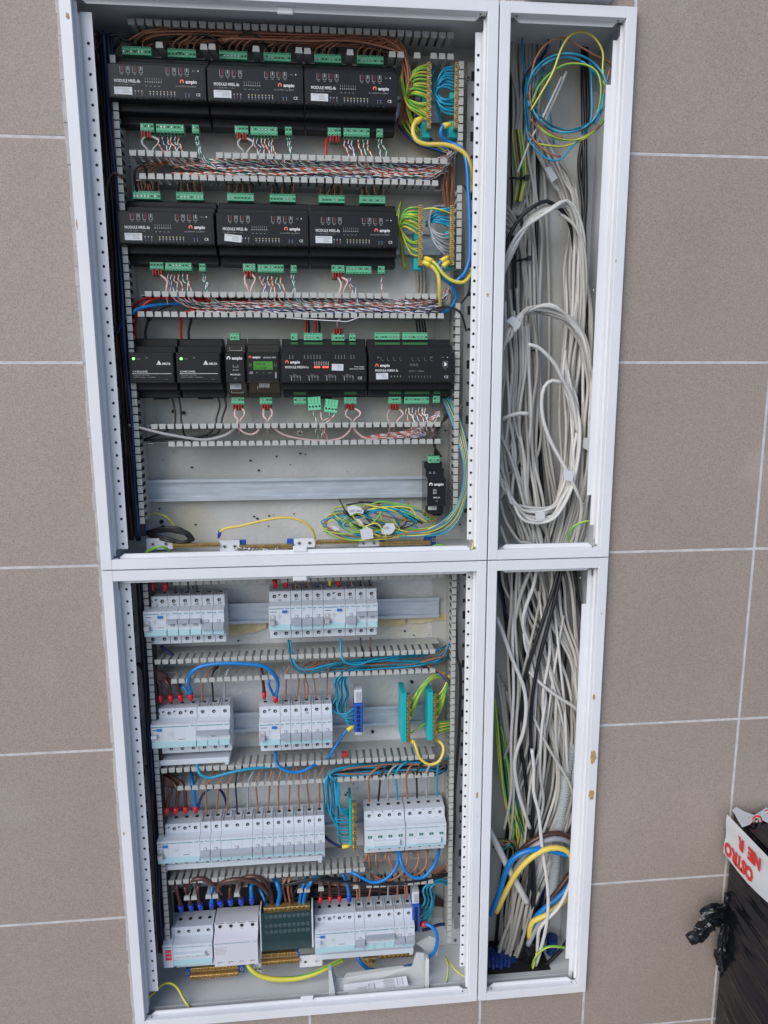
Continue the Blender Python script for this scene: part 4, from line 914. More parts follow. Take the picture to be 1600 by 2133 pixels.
def bluebar(lab, u0, v0, u1, v1, n, y=.058, w=.009):
    p0, p1 = P(u0, v0, y), P(u1, v1, y); xc = (p0.x+p1.x)/2
    t = thing('terminal_block', (xc, y, p1.z), lab, 'terminal block', 'blue neutral terminal blocks')
    m = MB(); m.box(xc-w, xc+w, y, y+.035, p1.z, p0.z, 'blue_block', .0012); m.build('housing', t)
    for k in range(n): z = p0.z-(k+.7)*(p0.z-p1.z)/(n+.4); m = MB(); m.disc(xc, y-.0002, z, .0034, 'dark', 12); m.disc(xc, y-.0004, z, .0018, 'navy', 8); m.build('clamp_screw', t)
    m = MB(); m.box(xc-w*.9, xc+w*.9, y+.006, y+.034, p0.z+.0005, p0.z+.024, 'dev_white', .0008); m.box(xc-w*.5, xc+w*.5, y+.0050, y+.0058, p0.z+.004, p0.z+.020, 'dev_grey'); m.box(xc-w*.8, xc+w*.8, y+.010, y+.034, p1.z-.010, p1.z-.0005, 'dev_white', .0008); m.build('foot', t)
bluebar('small blue neutral block with six clamps in the second breaker row', 748, 1468, 746, 1526, 6, w=.0075); bluebar('blue neutral block at the right end of the bottom row', 868, 1888, 866, 1942, 9, w=.0068)
# horizontal bars near the cabinet floors
def hbar(lab, u0, v0, u1, v1, n, y=.070, double=False, ends='blue_block', plate=()):
    p0, p1 = P(u0, v0, y), P(u1, v1, y); zc = (p0.z+p1.z)/2; h = .0035
    t = thing('terminal_bar', ((p0.x+p1.x)/2, y, zc-.01), lab, 'terminal bar', 'horizontal brass terminal bars')
    for r_ in range(2 if double else 1):
        dz = .0085*r_; dy = .008*r_; m = MB(); m.box(p0.x, p1.x, y+dy, y+dy+.008, zc+dz-h, zc+dz+h, 'brass', .0005); m.build('brass_bar', t)
        for k in range(n): x = p0.x+(k+.5)*(p1.x-p0.x)/n; m = MB(); m.cyl(x, y+dy-.0018, y+dy, zc+dz, .0028, 'brass', 10); m.box(x-.0018, x+.0018, y+dy-.0020, y+dy-.0018, zc+dz-.0004, zc+dz+.0004, 'dark'); m.build('clamp_screw', t)
    for e in plate:
        a = p0.x if e < 0 else p1.x; m = MB()
        if ends: m.box(a-.010, a+.010, y+.0095, y+.018, zc-.006, zc+.010, ends, .001); m.screw(a+e*.006, y+.0094, zc+.003, .0035)
        m.build('holder', t)
    return t
def bracket(lab, u0, v0, u1, v1, y):
    p0, p1 = P(u0, v0, y), P(u1, v1, y); m = MB(); m.box(p0.x, p1.x, y, y+.0015, p1.z, p0.z, 'W', .0003); m.box(p0.x, p1.x, y+.0016, y+.03, p1.z, p1.z+.0015, 'W')
    for k in (.25, .75): x = p0.x+(p1.x-p0.x)*k; m.screw(x, y, (p0.z+p1.z)/2, .0028)
    m.build('mounting_bracket', None, lab, 'mounting bracket', 'white sheet metal brackets')
hbar('brass bar at the lower left of the upper wide cabinet', 360, 1137, 456, 1136, 12); hbar('brass bar with heaps of loose screws between blue holders', 498, 1141, 610, 1138, 14, plate=(-1, 1))
hbar('brass bar under the tangle of coloured wires', 657, 1131, 748, 1128, 14); hbar('brass bar with blue holders at the lower right corner', 790, 1134, 898, 1129, 14, plate=(-1, 1))
for i, (u0, v0, u1, v1) in enumerate(((304,1122,360,1144),(457,1126,500,1150),(612,1122,656,1140),(746,1124,790,1138))): bracket(('white bracket left of the first brass bar','white bracket between first and second brass bars','white bracket between second and third brass bars','white bracket under the folded paper tag')[i], u0, v0, u1, v1, .076)
hbar('double brass bar hanging below the main switch at the bottom left', 396, 2040, 496, 2028, 15, y=.072, double=True, plate=(-1, 1))
hbar('double brass bar below the smoked cover', 545, 2010, 624, 2000, 12, y=.068, double=True, ends=None)
hbar('silver clamp row below the bottom right breakers', 790, 1998, 862, 1986, 8, y=.078, ends=None)
bracket('white bracket with two round holes below the smoked cover', 624, 1992, 672, 2012, .072); bracket('white bracket left of the double brass bar', 528, 2008, 545, 2028, .074)
m = MB()
for k in range(34):
    c = P(535+rnd(-42, 48), 1146+rnd(-5, 3), .066+rnd(-.006,.004)); a_ = rnd(0, 3.1); d = Vector((math.cos(a_), rnd(-.4,.4), math.sin(a_)*.5))*.0035
    m.tube([c-d, c, c+d], .0012, 'screw', 6); m.tube([c-d*1.05, c-d*.7], .0024, 'screw', 8)
m.build('loose_screws', None, 'small heap of loose shiny screws lying under the brass bar', 'screws', kind='stuff')
m = MB(); p = P(771, 2002, .070); m.cyl(p.x, .060, .070, p.z, .006, 'brass', 6); m.box(p.x-.011, p.x+.011, .0702, .076, p.z-.005, p.z+.005, 'brass', .001); m.build('brass_bolt', None, 'brass bolt clamp below the bottom right breakers', 'bolt')
# ================================================================ wires of the upper wide cabinet
def jit(a): return rnd(-a, a)
# brown wires out of the top plugs into the top duct, then down beside the modules
TOPW = [(266,100),(281,100),(297,101),(360,105),(374,106),(390,106),(404,107),(458,110),(477,111),(492,111),(506,112),(552,114),(567,114),(581,115),(596,115),(656,118),(672,119),(684,119),(744,121),(758,121),(772,122),(788,122)]
for i, (u, v) in enumerate(TOPW):
    lay = i/len(TOPW); vb = 58+8*lay+jit(4); y = .070+.012*rnd(0,1); h = rnd(24, 34)
    mod = 'first' if u < 420 else 'middle' if u < 620 else 'right'
    pts = [(u, v+1, .084), (u+1, v-14, .078), (u+5+h*.3, v-h*.85, .070), (u+h+14, max(vb+3, v-h-10), .068)]
    x = u+h+70
    while x < 790: pts.append((x, vb+(x-300)*.018+jit(2.5), y)); x += 95
    k = lay*22
    pts += [(815-k*.4+jit(3), 76+jit(3)+k*.5, y), (838-k*.3+jit(3), 96+k*.6, y+.004), (850-k*.6, 125+k*.4, y+.006), (856-k*.8+jit(3), 165, y+.014), (858-k, 215, y+.022), (850-k, 265, .105)]
    wire(pts, .0013, 'brown', f'{ordn(i) if i < 20 else ("last but one","last")[i-20]} brown wire from the left arching out of the top row plugs', group='brown wires in the top duct')
for i in range(20):                                   # the deeper layer of the same bundle
    v0 = 62+i*1.35; u0 = rnd(270, 520); y = rnd(.060, .090)
    pts = [(u0, v0+30, .112), (u0+20, v0+6, y)]+[(u, v0+(u-300)*.022+jit(2), y) for u in range(int(u0)+90, 800, 100)]+[(822, 92+i*1.2, y), (844+jit(6), 125, y), (856+jit(8), 190, y+.004), (848+jit(10), 262, .113)]
    wire(pts, .0013, 'brown' if i % 4 else 'dkbrown', f'{ordn(i)} brown wire from the top in the bundle behind the top duct fingers', group='brown wires deep in the top duct')
for i, u in enumerate((274,290,367,382,397,411,466,484,500,560,575,590,664,680,700,751,766,780,795)):
    v = 102+(u-266)*.04
    wire([(u, v, .088), (u+1, v-14, .090), (u+rnd(2,9), v-30, .098), (u+rnd(14,34), v-42, .110)], .0015, 'black', f'short black wire rising from the top row plugs, {ordn(i)} from the left', group='black wires behind the top plugs')
wire([(215,200,.08),(196,140,.075),(208,90,.07),(240,72,.068),(262,85,.072),(300,100,.09)], .0024, 'black', 'black cable arching out of the dark upper left corner')
wire([(232,110,.085),(245,92,.08),(258,78,.078),(300,72,.085),(360,66,.10)], .0022, 'black', 'black cable beside the first plug at the upper left corner')
wire([(400,75,.06),(430,72,.058),(452,85,.06),(470,104,.08)], .0016, 'black', 'black wire arching between the first and middle module of the top row')
wire([(497,74,.062),(520,68,.060),(545,84,.062),(560,104,.08)], .0016, 'black', 'black wire arching above the middle module of the top row')
# wires leaving the brown bundle straight down to plugs of row 2, seen below the second duct
def drops(us, v0, v1, cols, what, y0=.085, y1=.086, r=.0012, sp=5):
    for i, u in enumerate(us):
        c = cols[i % len(cols)]
        a = jit(sp)
        wire([(u+a, v0, y0), (u+a*.6+jit(2), (v0+v1)/2, (y0+y1)/2-.002), (u, v1-6, y1), (u, v1+2, y1)], r*(1.25 if c == 'black' else 1), c, f'{"black" if c=="black" else "brown"} wire, {ordn(i)} of those dropping to the {what}', group='short wires above the second row plugs')
drops([284,292,300,308,316,324,331], 372, 402, ['black','brown','brown','dkbrown','brown','black','brown'], 'first plug of the second row')
drops([371,378,386,393,401,408,416,421], 374, 404, ['black','brown'], 'second plug of the second row')
drops([477,484,491,498,506,513,520,526], 378, 406, ['brown','black'], 'third plug of the second row')
drops([566,573,580,588,595,602,610], 381, 407, ['brown','black','black'], 'fourth plug of the second row')
drops([668,675,682,689,697,704,711], 384, 409, ['brown','black'], 'fifth plug of the second row')
drops([753,760,768,775,783,790,798], 387, 411, ['brown','black'], 'sixth plug of the second row')
for i, u in enumerate((285,297,310,320)): wire([(u,398,.084),(u-3,370,.082),(u+8,350,.088),(u+60,338,.095),(u+260,340,.100),(u+420,345,.1)], .0013, 'brown', f'brown wire looping through the second duct towards its left plug, {ordn(i)} from the left', group='brown wires in the second duct')
wire([(286,400,.080),(280,368,.066),(287,346,.060),(300,345,.062),(306,362,.07),(308,385,.085)], .0019, 'black', 'black wire looping over the second duct near its left end')
# ribbon-like bundle of brown wires at the right behind the vertical duct
for i in range(12): wire([(925+i*1.8, 345+jit(4), .092), (922+i*2.2+jit(3), 385, .090+jit(.008)), (925+i*1.6+jit(3), 430, .095), (930+jit(6), 470, .105)], .0013, 'brown' if i % 3 else 'copper_brown', 'brown wire in the bundle running down behind the second row brass bars', group='brown wires at the right of the second row')
# ---- earth and neutral fans
def fan(us, vs, cols, path, label, grp, r=.0017, y0=.067):
    n = len(vs)
    for i, v in enumerate(vs):
        k = i/max(1, n-1); pts = [(us, v, y0)]
        for (du, vv, mixv, y) in path: pts.append((us+du+jit(2.0), vv*(1-mixv)+(v)*mixv+jit(2.0), y+jit(.004)))
        wire(pts, r, cols[i % len(cols)], label.format(ordn(i)), group=grp)
fan(893, [136,144,152,160,168,176,184,192,200,208], ['gy','gy','yg'], [(-20,150,.85,.064),(-38,185,.55,.068),(-44,222,.25,.078),(-34,262,.1,.092),(-4,292,0,.104),(50,322,0,.112)], '{} striped earth wire down the upper half of the top row earth bar', 'earth wires of the top row bar')
fan(891, [214,220,226,232,238,244,250], ['yg','gy'], [(-20,214,.6,.066),(-42,200,.3,.074),(-52,160,.1,.088),(-50,125,0,.100),(-60,85,0,.108)], '{} striped wire down the lower half of the top row earth bar', 'earth wires of the top row bar')
fan(948, [140,147,154,161,168,175,182,189], ['ltblue'], [(-18,148,.8,.064),(-34,180,.5,.068),(-38,215,.25,.078),(-30,255,.1,.092),(-12,290,0,.106)], '{} light blue wire down the upper half of the top row blue bar', 'light blue wires of the top row bar')
fan(947, [204,211,218,225,232,239], ['ltblue'], [(-22,214,.75,.066),(-36,190,.5,.070),(-45,160,.3,.080),(-42,130,.1,.095)], '{} light blue wire down the lower half of the top row blue bar', 'light blue wires of the top row bar')
fan(875, [434,441,448,455,462,469,476,483,490], ['gy','gy','yg'], [(-14,436,.8,.062),(-32,446,.55,.066),(-41,480,.25,.078),(-38,520,.12,.092),(-30,560,.0,.108)], '{} striped earth wire down the second row earth bar', 'earth wires of the second row bar')
fan(873, [500,508,516,524,532], ['yg','gy'], [(-14,510,.8,.064),(-34,480,.3,.07),(-44,450,.1,.085),(-38,420,.0,.10)], '{} striped wire low on the second row earth bar', 'earth wires of the second row bar')
fan(941, [434,441,448,455,462,469,476], ['ltblue'], [(-14,436,.8,.064),(-30,446,.55,.068),(-42,458,.3,.078),(-52,470,.2,.095)], '{} light blue wire down the second row blue bar', 'light blue wires of the second row bar')
fan(938, [486,494,502,510,518,526,534], ['greywire'], [(-14,500,.8,.062),(-34,478,.45,.064),(-44,452,.2,.070),(-36,434,.0,.076),(-10,430,.0,.085)], '{} grey wire low on the second row blue bar', 'grey wires of the second row bar')
wire([(878,437,.064),(900,434,.060),(920,438,.058),(941,446,.066)], .0016, 'yg', 'yellow-green link arching between the two second row bars')
# thick main wires
wire([(878,247,.060),(866,254,.055),(860,270,.052),(866,290,.050),(885,300,.048),(925,301,.047),(950,308,.046),(970,322,.045),(981,350,.048),(984,400,.06)], .0033, 'yellow_cable', 'thick yellow cable curving from the top row earth bar', fer='yellow', fend=0)
wire([(938,259,.058),(923,263,.054),(918,278,.054),(926,292,.058),(945,300,.060),(962,310,.050),(972,340,.045),(976,400,.044),(979,470,.044),(978,540,.044),(966,572,.046),(960,578,.05)], .0030, 'blue', 'thick blue cable from the top row bar down the right side', fer='yellow', fend=0)
wire([(884,546,.056),(898,553,.050),(912,570,.048),(916,600,.050),(917,640,.07)], .0032, 'yellow_cable', 'thick yellow cable from the second row earth bar into the duct below', fer='yellow', fend=0)
wire([(887,538,.054),(905,548,.046),(925,573,.044),(945,586,.044),(966,588,.044),(978,576,.047),(982,560,.06)], .0030, 'yg', 'thick yellow-green cable from the second row earth bar to the right edge', fer='yellow', fend=0)
wire([(932,536,.058),(918,545,.056),(913,560,.056),(920,578,.056),(935,588,.056),(945,600,.06),(950,618,.065),(940,640,.07),(915,655,.085)], .0030, 'blue', 'thick blue cable curving from the second row bar, upper one', fer='yellow', fend=0)
wire([(934,546,.056),(922,556,.054),(918,572,.054),(930,585,.053),(950,586,.052),(975,560,.046)], .0030, 'blue', 'thick blue cable curving from the second row bar, lower one', fer='yellow', fend=0)
for i in range(14): c = ['navy','blue','gy','black','brown','yg'][i % 6]; wire([(828+i*3, 245+jit(5), .105), (838+i*3+jit(4), 270, .100+jit(.006)), (866+i*3, 295+jit(5), .100), (910+i*2, 312+jit(5), .098), (950, 328+jit(6), .098)], .0016, c, 'dim dark wire sweeping below the top row brass bars', group='dim wires below the top row bars')
for i in range(3): wire([(868+i*7, 550, .118), (870+i*7+jit(1), 590, .118), (868+i*7, 640, .118)], .0028, 'cable_dim', f'{ordn(i)} dim cable behind the yellow cable of the second row', group='dim cables behind the second duct')
wire([(962,383,.08),(972,395,.08),(977,440,.078),(980,520,.078),(978,600,.07),(966,625,.06),(950,640,.06)], .0015, 'black', 'thin black cord at the right edge of the second row')
wire([(868,668,.062),(900,645,.056),(930,640,.055),(958,650,.055),(972,690,.07)], .0016, 'black', 'thin black cord crossing the third duct at its right end')
# ---- flat ribbons to the red bus connectors
def ribbon(px, col, lab, r=.0017): 
    mb = MB(); mb.tube(spline([P(*p) for p in px], .005), r, col, 8, squash=.35); return mb.build('ribbon_wire', None, lab, 'ribbon wire', 'flat ribbon wires of the red connectors')
for (u, v, w_, v1, yv, c, who) in ((308,284,20,322,.058,'grey_ribbon','first module of the top row'),(507,288,18,324,.058,'grey_ribbon','middle module of the top row'),(517,572,12,612,.058,'pink_ribbon','middle module of the second row'),(496,851,11,882,.058,'pink_ribbon','narrow module with four dots'),(555,851,10,882,.06,'pink_ribbon','module with the green display'),(731,851,17,882,.058,'pink_ribbon','module with red lights')):
    ribbon([(u-5, v, .074), (u-w_*.6, v+8, .066), (u-w_*.5, v+17, .062), (u+w_*.15, v1-6, yv), (u+w_*.2, v1+22, .08)], c, f'left leg of the flat wire loop under the {who}')
    ribbon([(u+8, v, .074), (u+w_+2, v+7, .064), (u+w_, v+16, .060), (u+w_*.35, v1-6, yv), (u+w_*.3, v1+24, .08)], c, f'right leg of the flat wire loop under the {who}')
ribbon([(682,287,.074),(679,300,.064),(680,325,.06),(682,345,.08)], 'red_plug', 'single red flat wire under the right module of the top row')
ribbon([(334,573,.074),(348,585,.064),(346,604,.06),(350,640,.08)], 'pink_ribbon', 'thin pink flat wire under the first module of the second row')
ribbon([(704,578,.074),(711,592,.062),(707,608,.058),(700,640,.08)], 'pink_ribbon', 'left flat wire under the right module of the second row'); ribbon([(712,578,.074),(724,586,.062),(716,604,.058),(706,640,.08)], 'pink_ribbon', 'right flat wire under the right module of the second row')
ribbon([(815,853,.074),(807,864,.062),(812,884,.056),(808,905,.07),(790,915,.09)], 'pink_ribbon', 'pale flat wire under the network module, left of the pairs'); ribbon([(832,853,.074),(840,862,.062),(826,878,.060),(820,900,.08)], 'pink_ribbon', 'pale flat wire under the network module, curving right')
ribbon([(706,684,.074),(702,676,.066),(708,664,.060),(712,650,.07)], 'pink_ribbon', 'short flat wire rising from the upper red connector of the third row')
wire([(596,662,.058)]+[(u, 668+(u % 3), .056) for u in (690,705,722)]+[(750,660,.058)], .0007, 'white_pair', 'thin loose white wire lying over the third duct fingers')
# long pale wires lying in the fourth duct
ribbon([(268,885,.060),(300,893,.058),(340,903,.058),(390,912,.062),(430,916,.066),(470,906,.068),(490,890,.064),(496,876,.060)], 'grey_ribbon', 'long pale flat wire running into the left end of the fourth duct', .0022)
ribbon([(493,886,.060),(508,901,.062),(525,905,.064),(538,897,.062),(540,882,.060)], 'pink_ribbon', 'pink flat wire hanging in a loop in the fourth duct')
ribbon([(563,884,.060),(590,905,.066),(640,916,.070),(700,918,.075)], 'pink_ribbon', 'pink flat wire running right in the fourth duct'); ribbon([(735,884,.060),(742,899,.064),(760,912,.066),(790,918,.07)], 'pink_ribbon', 'pink flat wire bending into the bunch of twisted pairs'); ribbon([(732,884,.060),(728,898,.064),(712,912,.068),(690,917,.075)], 'pink_ribbon', 'pink flat wire bending left in the fourth duct')
# ---- single wires of the third row
for (u, c, w_) in ((283,'red','first'),(304,'black','first'),(378,'red','second'),(394,'black','second')):
    wire([(u, 712, .088), (u-1, 690, .084), (u+(4 if c == 'black' else 0), 668, .078), (u+(8 if c == 'black' else 2), 655, .072), (u+30, 643, .08)], .0021, c, f'{c} wire entering the {w_} power supply from above', group='power supply wires')
for i, (u, uu) in enumerate(((357,362),(372,377),(453,448),(466,460))):
    wire([(u, 826, .086), (u+5, 845, .080), (uu+3, 870, .072), (uu-2, 890, .070), (uu-40+i*6, 908, .08), (300, 915+i, .09)] if i != 1 else [(u,826,.086),(u+4,850,.08),(u+6,880,.07),(u+12,905,.075),(u+24,918,.09)], .0016, 'black', f'{ordn(i)} black wire from the left below the power supplies', group='black wires below the power supplies')
for i, (u, c) in enumerate(((636,'red'),(642,'black'),(656,'red'),(664,'black'))): wire([(u,700,.084),(u+2,682,.078),(u+(1 if c=='red' else 0),664,.070),(u+3,645,.08)], .0018, c, f'{c} wire, {ordn(i)} from the left, above the module with red lights', group='wires above the red-lit module')
for i, u in enumerate((871,877,883,888)): wire([(u,698,.084),(u-2,682,.078),(u-4,664,.070),(u-2,645,.08)], .0016, 'black', f'{ordn(i)} black wire from the left above the network module', group='black wires above the network module')
# ---- blue and red power wires in the third duct
wire([(250,690,.10),(262,668,.08),(275,652,.066),(300,640,.07),(360,633,.08),(460,634,.095),(600,640,.1)], .0030, 'blue', 'thick blue wire entering the third duct from the left')
wire([(285,662,.078),(300,635,.07),(335,620,.075),(400,626,.085),(460,628,.09),(560,630,.09),(700,632,.098)], .0024, 'red', 'long red wire lying in the third duct')
wire([(270,645,.085),(300,622,.085),(350,618,.09),(450,624,.095)], .0024, 'red', 'second red wire entering the third duct from the left'); wire([(310,668,.078),(330,645,.075),(370,632,.082),(430,628,.09)], .0024, 'black', 'black wire entering the third duct from the left')
# ---- twisted pairs
PC = ['orange_pair','blue_pair','brown_pair','orange_pair','green_pair']
def pairs_from(us, v0, v1, vd, uend, lab, seq=None, turn=.5, ybase=.07):
    for i, u in enumerate(us):
        c = (seq or PC)[i % len(seq or PC)]; k = jit(1)
        pts = [(u, v0, .084), (u+jit(2), v0+12, .076), (u+5+jit(4), (v0+v1)/2, .068), (u+8+jit(5), v1-4, .062), (u+20+jit(6), v1+14, .066)]
        vv = vd+jit(8); x = u+60
        while x < uend: pts.append((x, vv+jit(3)+(x-300)*.01, ybase+rnd(0,.02))); x += 70
        pts.append((uend, vv+jit(3), ybase+.02))
        twisted(pts, 'white_pair', c, lab.format(ordn(i)), 'twisted pairs hanging from the plugs')
pairs_from([331,339,350,357,366,373], 286, 320, 345, 900, '{} striped pair from the left under the first module of the top row')
pairs_from([410,413], 284, 322, 352, 900, '{} green and white pair under the small plug of the first top module', ['green_pair'])
pairs_from([529,536,545,552,560,568], 289, 325, 346, 915, '{} striped pair from the left under the middle module of the top row')
pairs_from([599,604], 288, 326, 354, 920, '{} green and white pair under the small plug of the middle top module', ['green_pair'])
pairs_from([718,727,733,747,757,766], 292, 332, 350, 925, '{} striped pair from the left under the right module of the top row')
pairs_from([790,795], 291, 332, 352, 930, '{} green and white pair under the small plug of the right top module', ['green_pair'])
pairs_from([350,357,364,372,382,390], 572, 612, 636, 915, '{} striped pair from the left under the first module of the second row')
pairs_from([424,427], 571, 612, 642, 910, '{} green and white pair under the small plug of the first second-row module', ['green_pair'])
pairs_from([542,550,559,567,577,585], 576, 616, 638, 920, '{} striped pair from the left under the middle module of the second row')
pairs_from([608,612], 573, 616, 645, 920, '{} green pair under the small plug of the middle second-row module', ['green_pair'])
pairs_from([725,731], 580, 618, 640, 920, '{} pair from the left under the right module of the second row')
twisted([(796,575,.084),(795,590,.07),(797,606,.062),(800,630,.07),(860,640,.08)], 'white_pair', 'brown_pair', 'single pair under the small plug of the right second-row module', 'twisted pairs hanging from the plugs')
pairs_from([846,852,859,866,873,880,886], 850, 882, 900, 905, '{} pair from the left under the long plug of the network module', ['orange_pair','white_pair','brown_pair','blue_pair'], ybase=.075)
def bundle(n, ua, ub, va, vb, uend, vend, lab, grp, yb=(.066,.10), slope=0.0):
    for i in range(n):
        u0 = rnd(ua, ub); vv = rnd(va, vb); y = rnd(*yb); pts = [(u0, vv+jit(4), y+.01)]; x = u0+45
        while x < uend-30: pts.append((x, vv+slope*(x-ua)+jit(2.6)+3*math.sin(x/60+i), y+jit(.003))); x += 45
        pts += [(uend-14, (vv+slope*(uend-ua))*.6+vend*.4+jit(4), y), (uend+jit(5), vend+jit(6), y+.004)]
        twisted(pts, 'white_pair', PC[i % 5], {'orange_pair':'orange','blue_pair':'blue','brown_pair':'brown','green_pair':'green'}[PC[i % 5]]+'-'+lab+(', upper half' if vv < (va+vb)/2 else ', lower half'), grp)
bundle(54, 340, 470, 332, 368, 938, 322, 'striped twisted pair lying in the bundle inside the second duct', 'twisted pairs in the second duct', slope=.008)
bundle(12, 560, 700, 334, 356, 942, 318, 'striped twisted pair joining the second duct bundle further right', 'twisted pairs in the second duct, right part')
bundle(52, 380, 520, 627, 651, 935, 604, 'striped twisted pair lying in the bundle inside the third duct', 'twisted pairs in the third duct')
bundle(12, 600, 720, 627, 648, 930, 606, 'striped twisted pair joining the third duct bundle further right', 'twisted pairs in the third duct, right part')
for i in range(26):
    u0 = rnd(750, 830); vv = rnd(908, 916)
    twisted([(u0, vv, .085), (u0+30, vv-2+jit(2), .078), (u0+62, vv-9+jit(3), .074), (870+jit(6), 893+jit(7), .072), (895+jit(6), 880+jit(6), .07), (912+jit(5), 862+jit(5), .075)], 'white_pair', PC[(i+i//3) % 5], {'orange_pair':'orange','blue_pair':'blue','brown_pair':'brown','green_pair':'green'}[PC[(i+i//3) % 5]]+'-striped twisted pair in the bunch rising at the right end of the fourth duct', 'twisted pairs in the fourth duct')
for i, (u, c) in enumerate(((652,'green_pair'),(666,'orange_pair'),(684,'green_pair'),(693,'orange_pair'))): twisted([(u,852,.066),(u+3,866,.064),(u+(8 if i < 2 else -14),882,.060),(u+(6 if i < 2 else -16),900,.066),(u+(12 if i < 2 else -10),914,.075)], 'white_pair', c, f'{ordn(i)} pair from the left hanging from the two loose green plugs', 'pairs of the loose plugs')
for i in range(5): wire([(918-i, 826, .09), (922+i*2, 850, .085), (926+i*2, 868, .08), (915-i, 890, .07), (908-i*2, 918, .066), (905+i*4, 952, .084)], .0013, 'black' if i < 4 else 'dkbrown', f'{ordn(i)} thin dark wire leading down to the small lone module', group='dark wires to the lone module')
# ---- the long coloured bunch down the right side to the tangle
COLS = ['ltblue','brown','gy','tealwire','ltblue','yg','black','copper_brown','ltblue','gy','tealwire','brown','yg','ltblue']
for i, c in enumerate(COLS):
    o = i*1.7
    pts = [(915+o*.4, 820, .10), (926+o*.8, 840+jit(2), .085), (942+o*.8, 880, .070), (955+o*.7, 920, .060), (966+o*.5, 965, .052), (966+o*.5, 1005, .050), (955+o*.6, 1045, .052), (932+o, 1078+o*.3, .052), (900+o, 1098+o*.5+jit(3), .056), (860+jit(8), 1108+o*.4, .060)]
    e = rnd(0, 1)
    if i % 2: pts += [(800+jit(12), 1118+jit(5), .064), (740+jit(12), 1122+jit(5), .068), (690+jit(15), 1108+jit(5), .070), (672+jit(8), 1092+jit(6), .072), (700+jit(15), 1076+jit(6), .074), (760+jit(20), 1068+jit(6), .078)]
    else: pts += [(800+jit(12), 1112+jit(8), .066), (750+jit(16), 1108+jit(8), .068), (715+jit(12), 1090+jit(6), .07), (745+jit(10), 1072+jit(6), .068), (800+jit(15), 1060+jit(6), .064), (850+jit(12), 1066+jit(8), .062), (872+jit(8), 1086+jit(6), .064)]
    names = {'ltblue':'light blue','gy':'green-yellow','tealwire':'teal','yg':'yellow','copper_brown':'light brown'}
    wire(pts, .0014, c, f'{names.get(c, c)} wire, {ordn(i)} of the long bunch curving down the right side', group='coloured wires curving down the right side')
for i in range(15):
    c = ['gy','ltblue','black','brown','yg','tealwire','gy'][i % 7]; cx, cy = rnd(740, 860), rnd(1065, 1092); a, b = rnd(35, 85), rnd(14, 28); s = rnd(0, 6.28); n = random.choice((5, 6, 7)); 
    pts = [(cx+a*math.cos(s+k*.95), min(1120, cy+b*math.sin(s+k*.95)+12*math.cos(s+k)), rnd(.058,.085)) for k in range(n)]
    wire(pts, .0012, c, f'{ordn(i)} loose coil of the wire tangle above the floor of the upper cabinet', group='coils of the wire tangle')
for i, (px, c, lab) in enumerate((([(707,1040,.07),(716,1058,.062),(728,1075,.06)],'black','thin black wire end sticking up left of the paper tag'),([(798,1050,.075),(790,1075,.06),(760,1100,.058),(720,1112,.06),(672,1105,.07)],'gy','green wire crossing the tangle diagonally'),([(768,1052,.07),(800,1045,.068),(840,1060,.064),(890,1088,.06)],'gy','green wire arching over the tangle'),([(732,1072,.058),(750,1092,.055),(775,1110,.056),(795,1118,.06)],'yg','short yellow wire ending beside the folded tag'),([(760,1098,.056),(785,1090,.055),(800,1110,.055),(806,1122,.058)],'yg','bent yellow wire with a bare copper end'),([(848,1042,.08),(852,1068,.07),(840,1090,.066),(800,1110,.064),(764,1118,.064)],'brown','brown wire hanging down into the tangle'),([(838,1040,.085),(845,1060,.075),(842,1085,.07),(870,1100,.066)],'ltblue','blue wire hanging down behind the tangle'))):
    wire(px, .0013, c, lab)
def tagpaper(u0, v0, pts, lab, y=.054, note=None):
    m = MB(); m.prism([(X(u0+a, v0+b, y), Z(u0+a, v0+b, y)) for a, b in pts][::-1], y, y+.0003, 'paper')
    o = m.build('paper_tag', None, lab, 'paper tag')
    if note: q = MB(); p = P(u0+note[1], v0+note[2], y); q.text(note[0], p.x, p.z, y-.0002, .0055, 'ink', 'l', shear=.3); q.build('handwriting', o)
tagpaper(740, 1062, [(-16,-6),(-4,-10),(10,-6),(18,2),(16,8),(2,6),(-10,12),(-16,2)], 'rounded white paper tag with blue handwriting in the tangle', note=('LED 5A2', -12, 5))
tagpaper(808, 1104, [(-14,0),(-4,-14),(12,-14),(16,-4),(10,6),(2,10),(-12,8)], 'white paper tag marked LED lying right in the tangle', note=('LED', -9, -2))
tagpaper(764, 1111, [(-14,-6),(0,-14),(12,-8),(14,10),(2,12),(-10,14)], 'folded white paper tag in front of the tangle'); tagpaper(750, 1088, [(-8,-8),(0,-6),(8,6),(-1,8)], 'small white tape flag on the yellow wire', .056); tagpaper(703, 1102, [(-14,-8),(-4,-6),(6,2),(-6,4)], 'narrow white tape flag at the left of the tangle', .06)
wire([(456,1118,.066),(458,1108,.060),(472,1100,.056),(500,1096,.055),(550,1084,.054),(595,1078,.054),(630,1086,.055),(650,1104,.058),(656,1122,.066)], .0021, 'yellow_cable', 'long yellow wire bridging between two brass bars on blue ferrules', fer='blue', fend=0)
for i in range(7): a = i*2.2; wire([(285,1110+i,.10),(305,1108+a*.4,.085),(335+a,1100+a*.5,.07),(370+a,1099+a,.064),(392+jit(6),1110+a*.4,.064),(396+jit(8),1124,.066),(380+jit(10),1130,.072),(345,1126-a*.5,.075),(310,1116-a*.3,.085)], .0021, 'black', f'{ordn(i)} loop of black cable in the lower left corner of the upper cabinet', group='black cable loops in the corner')
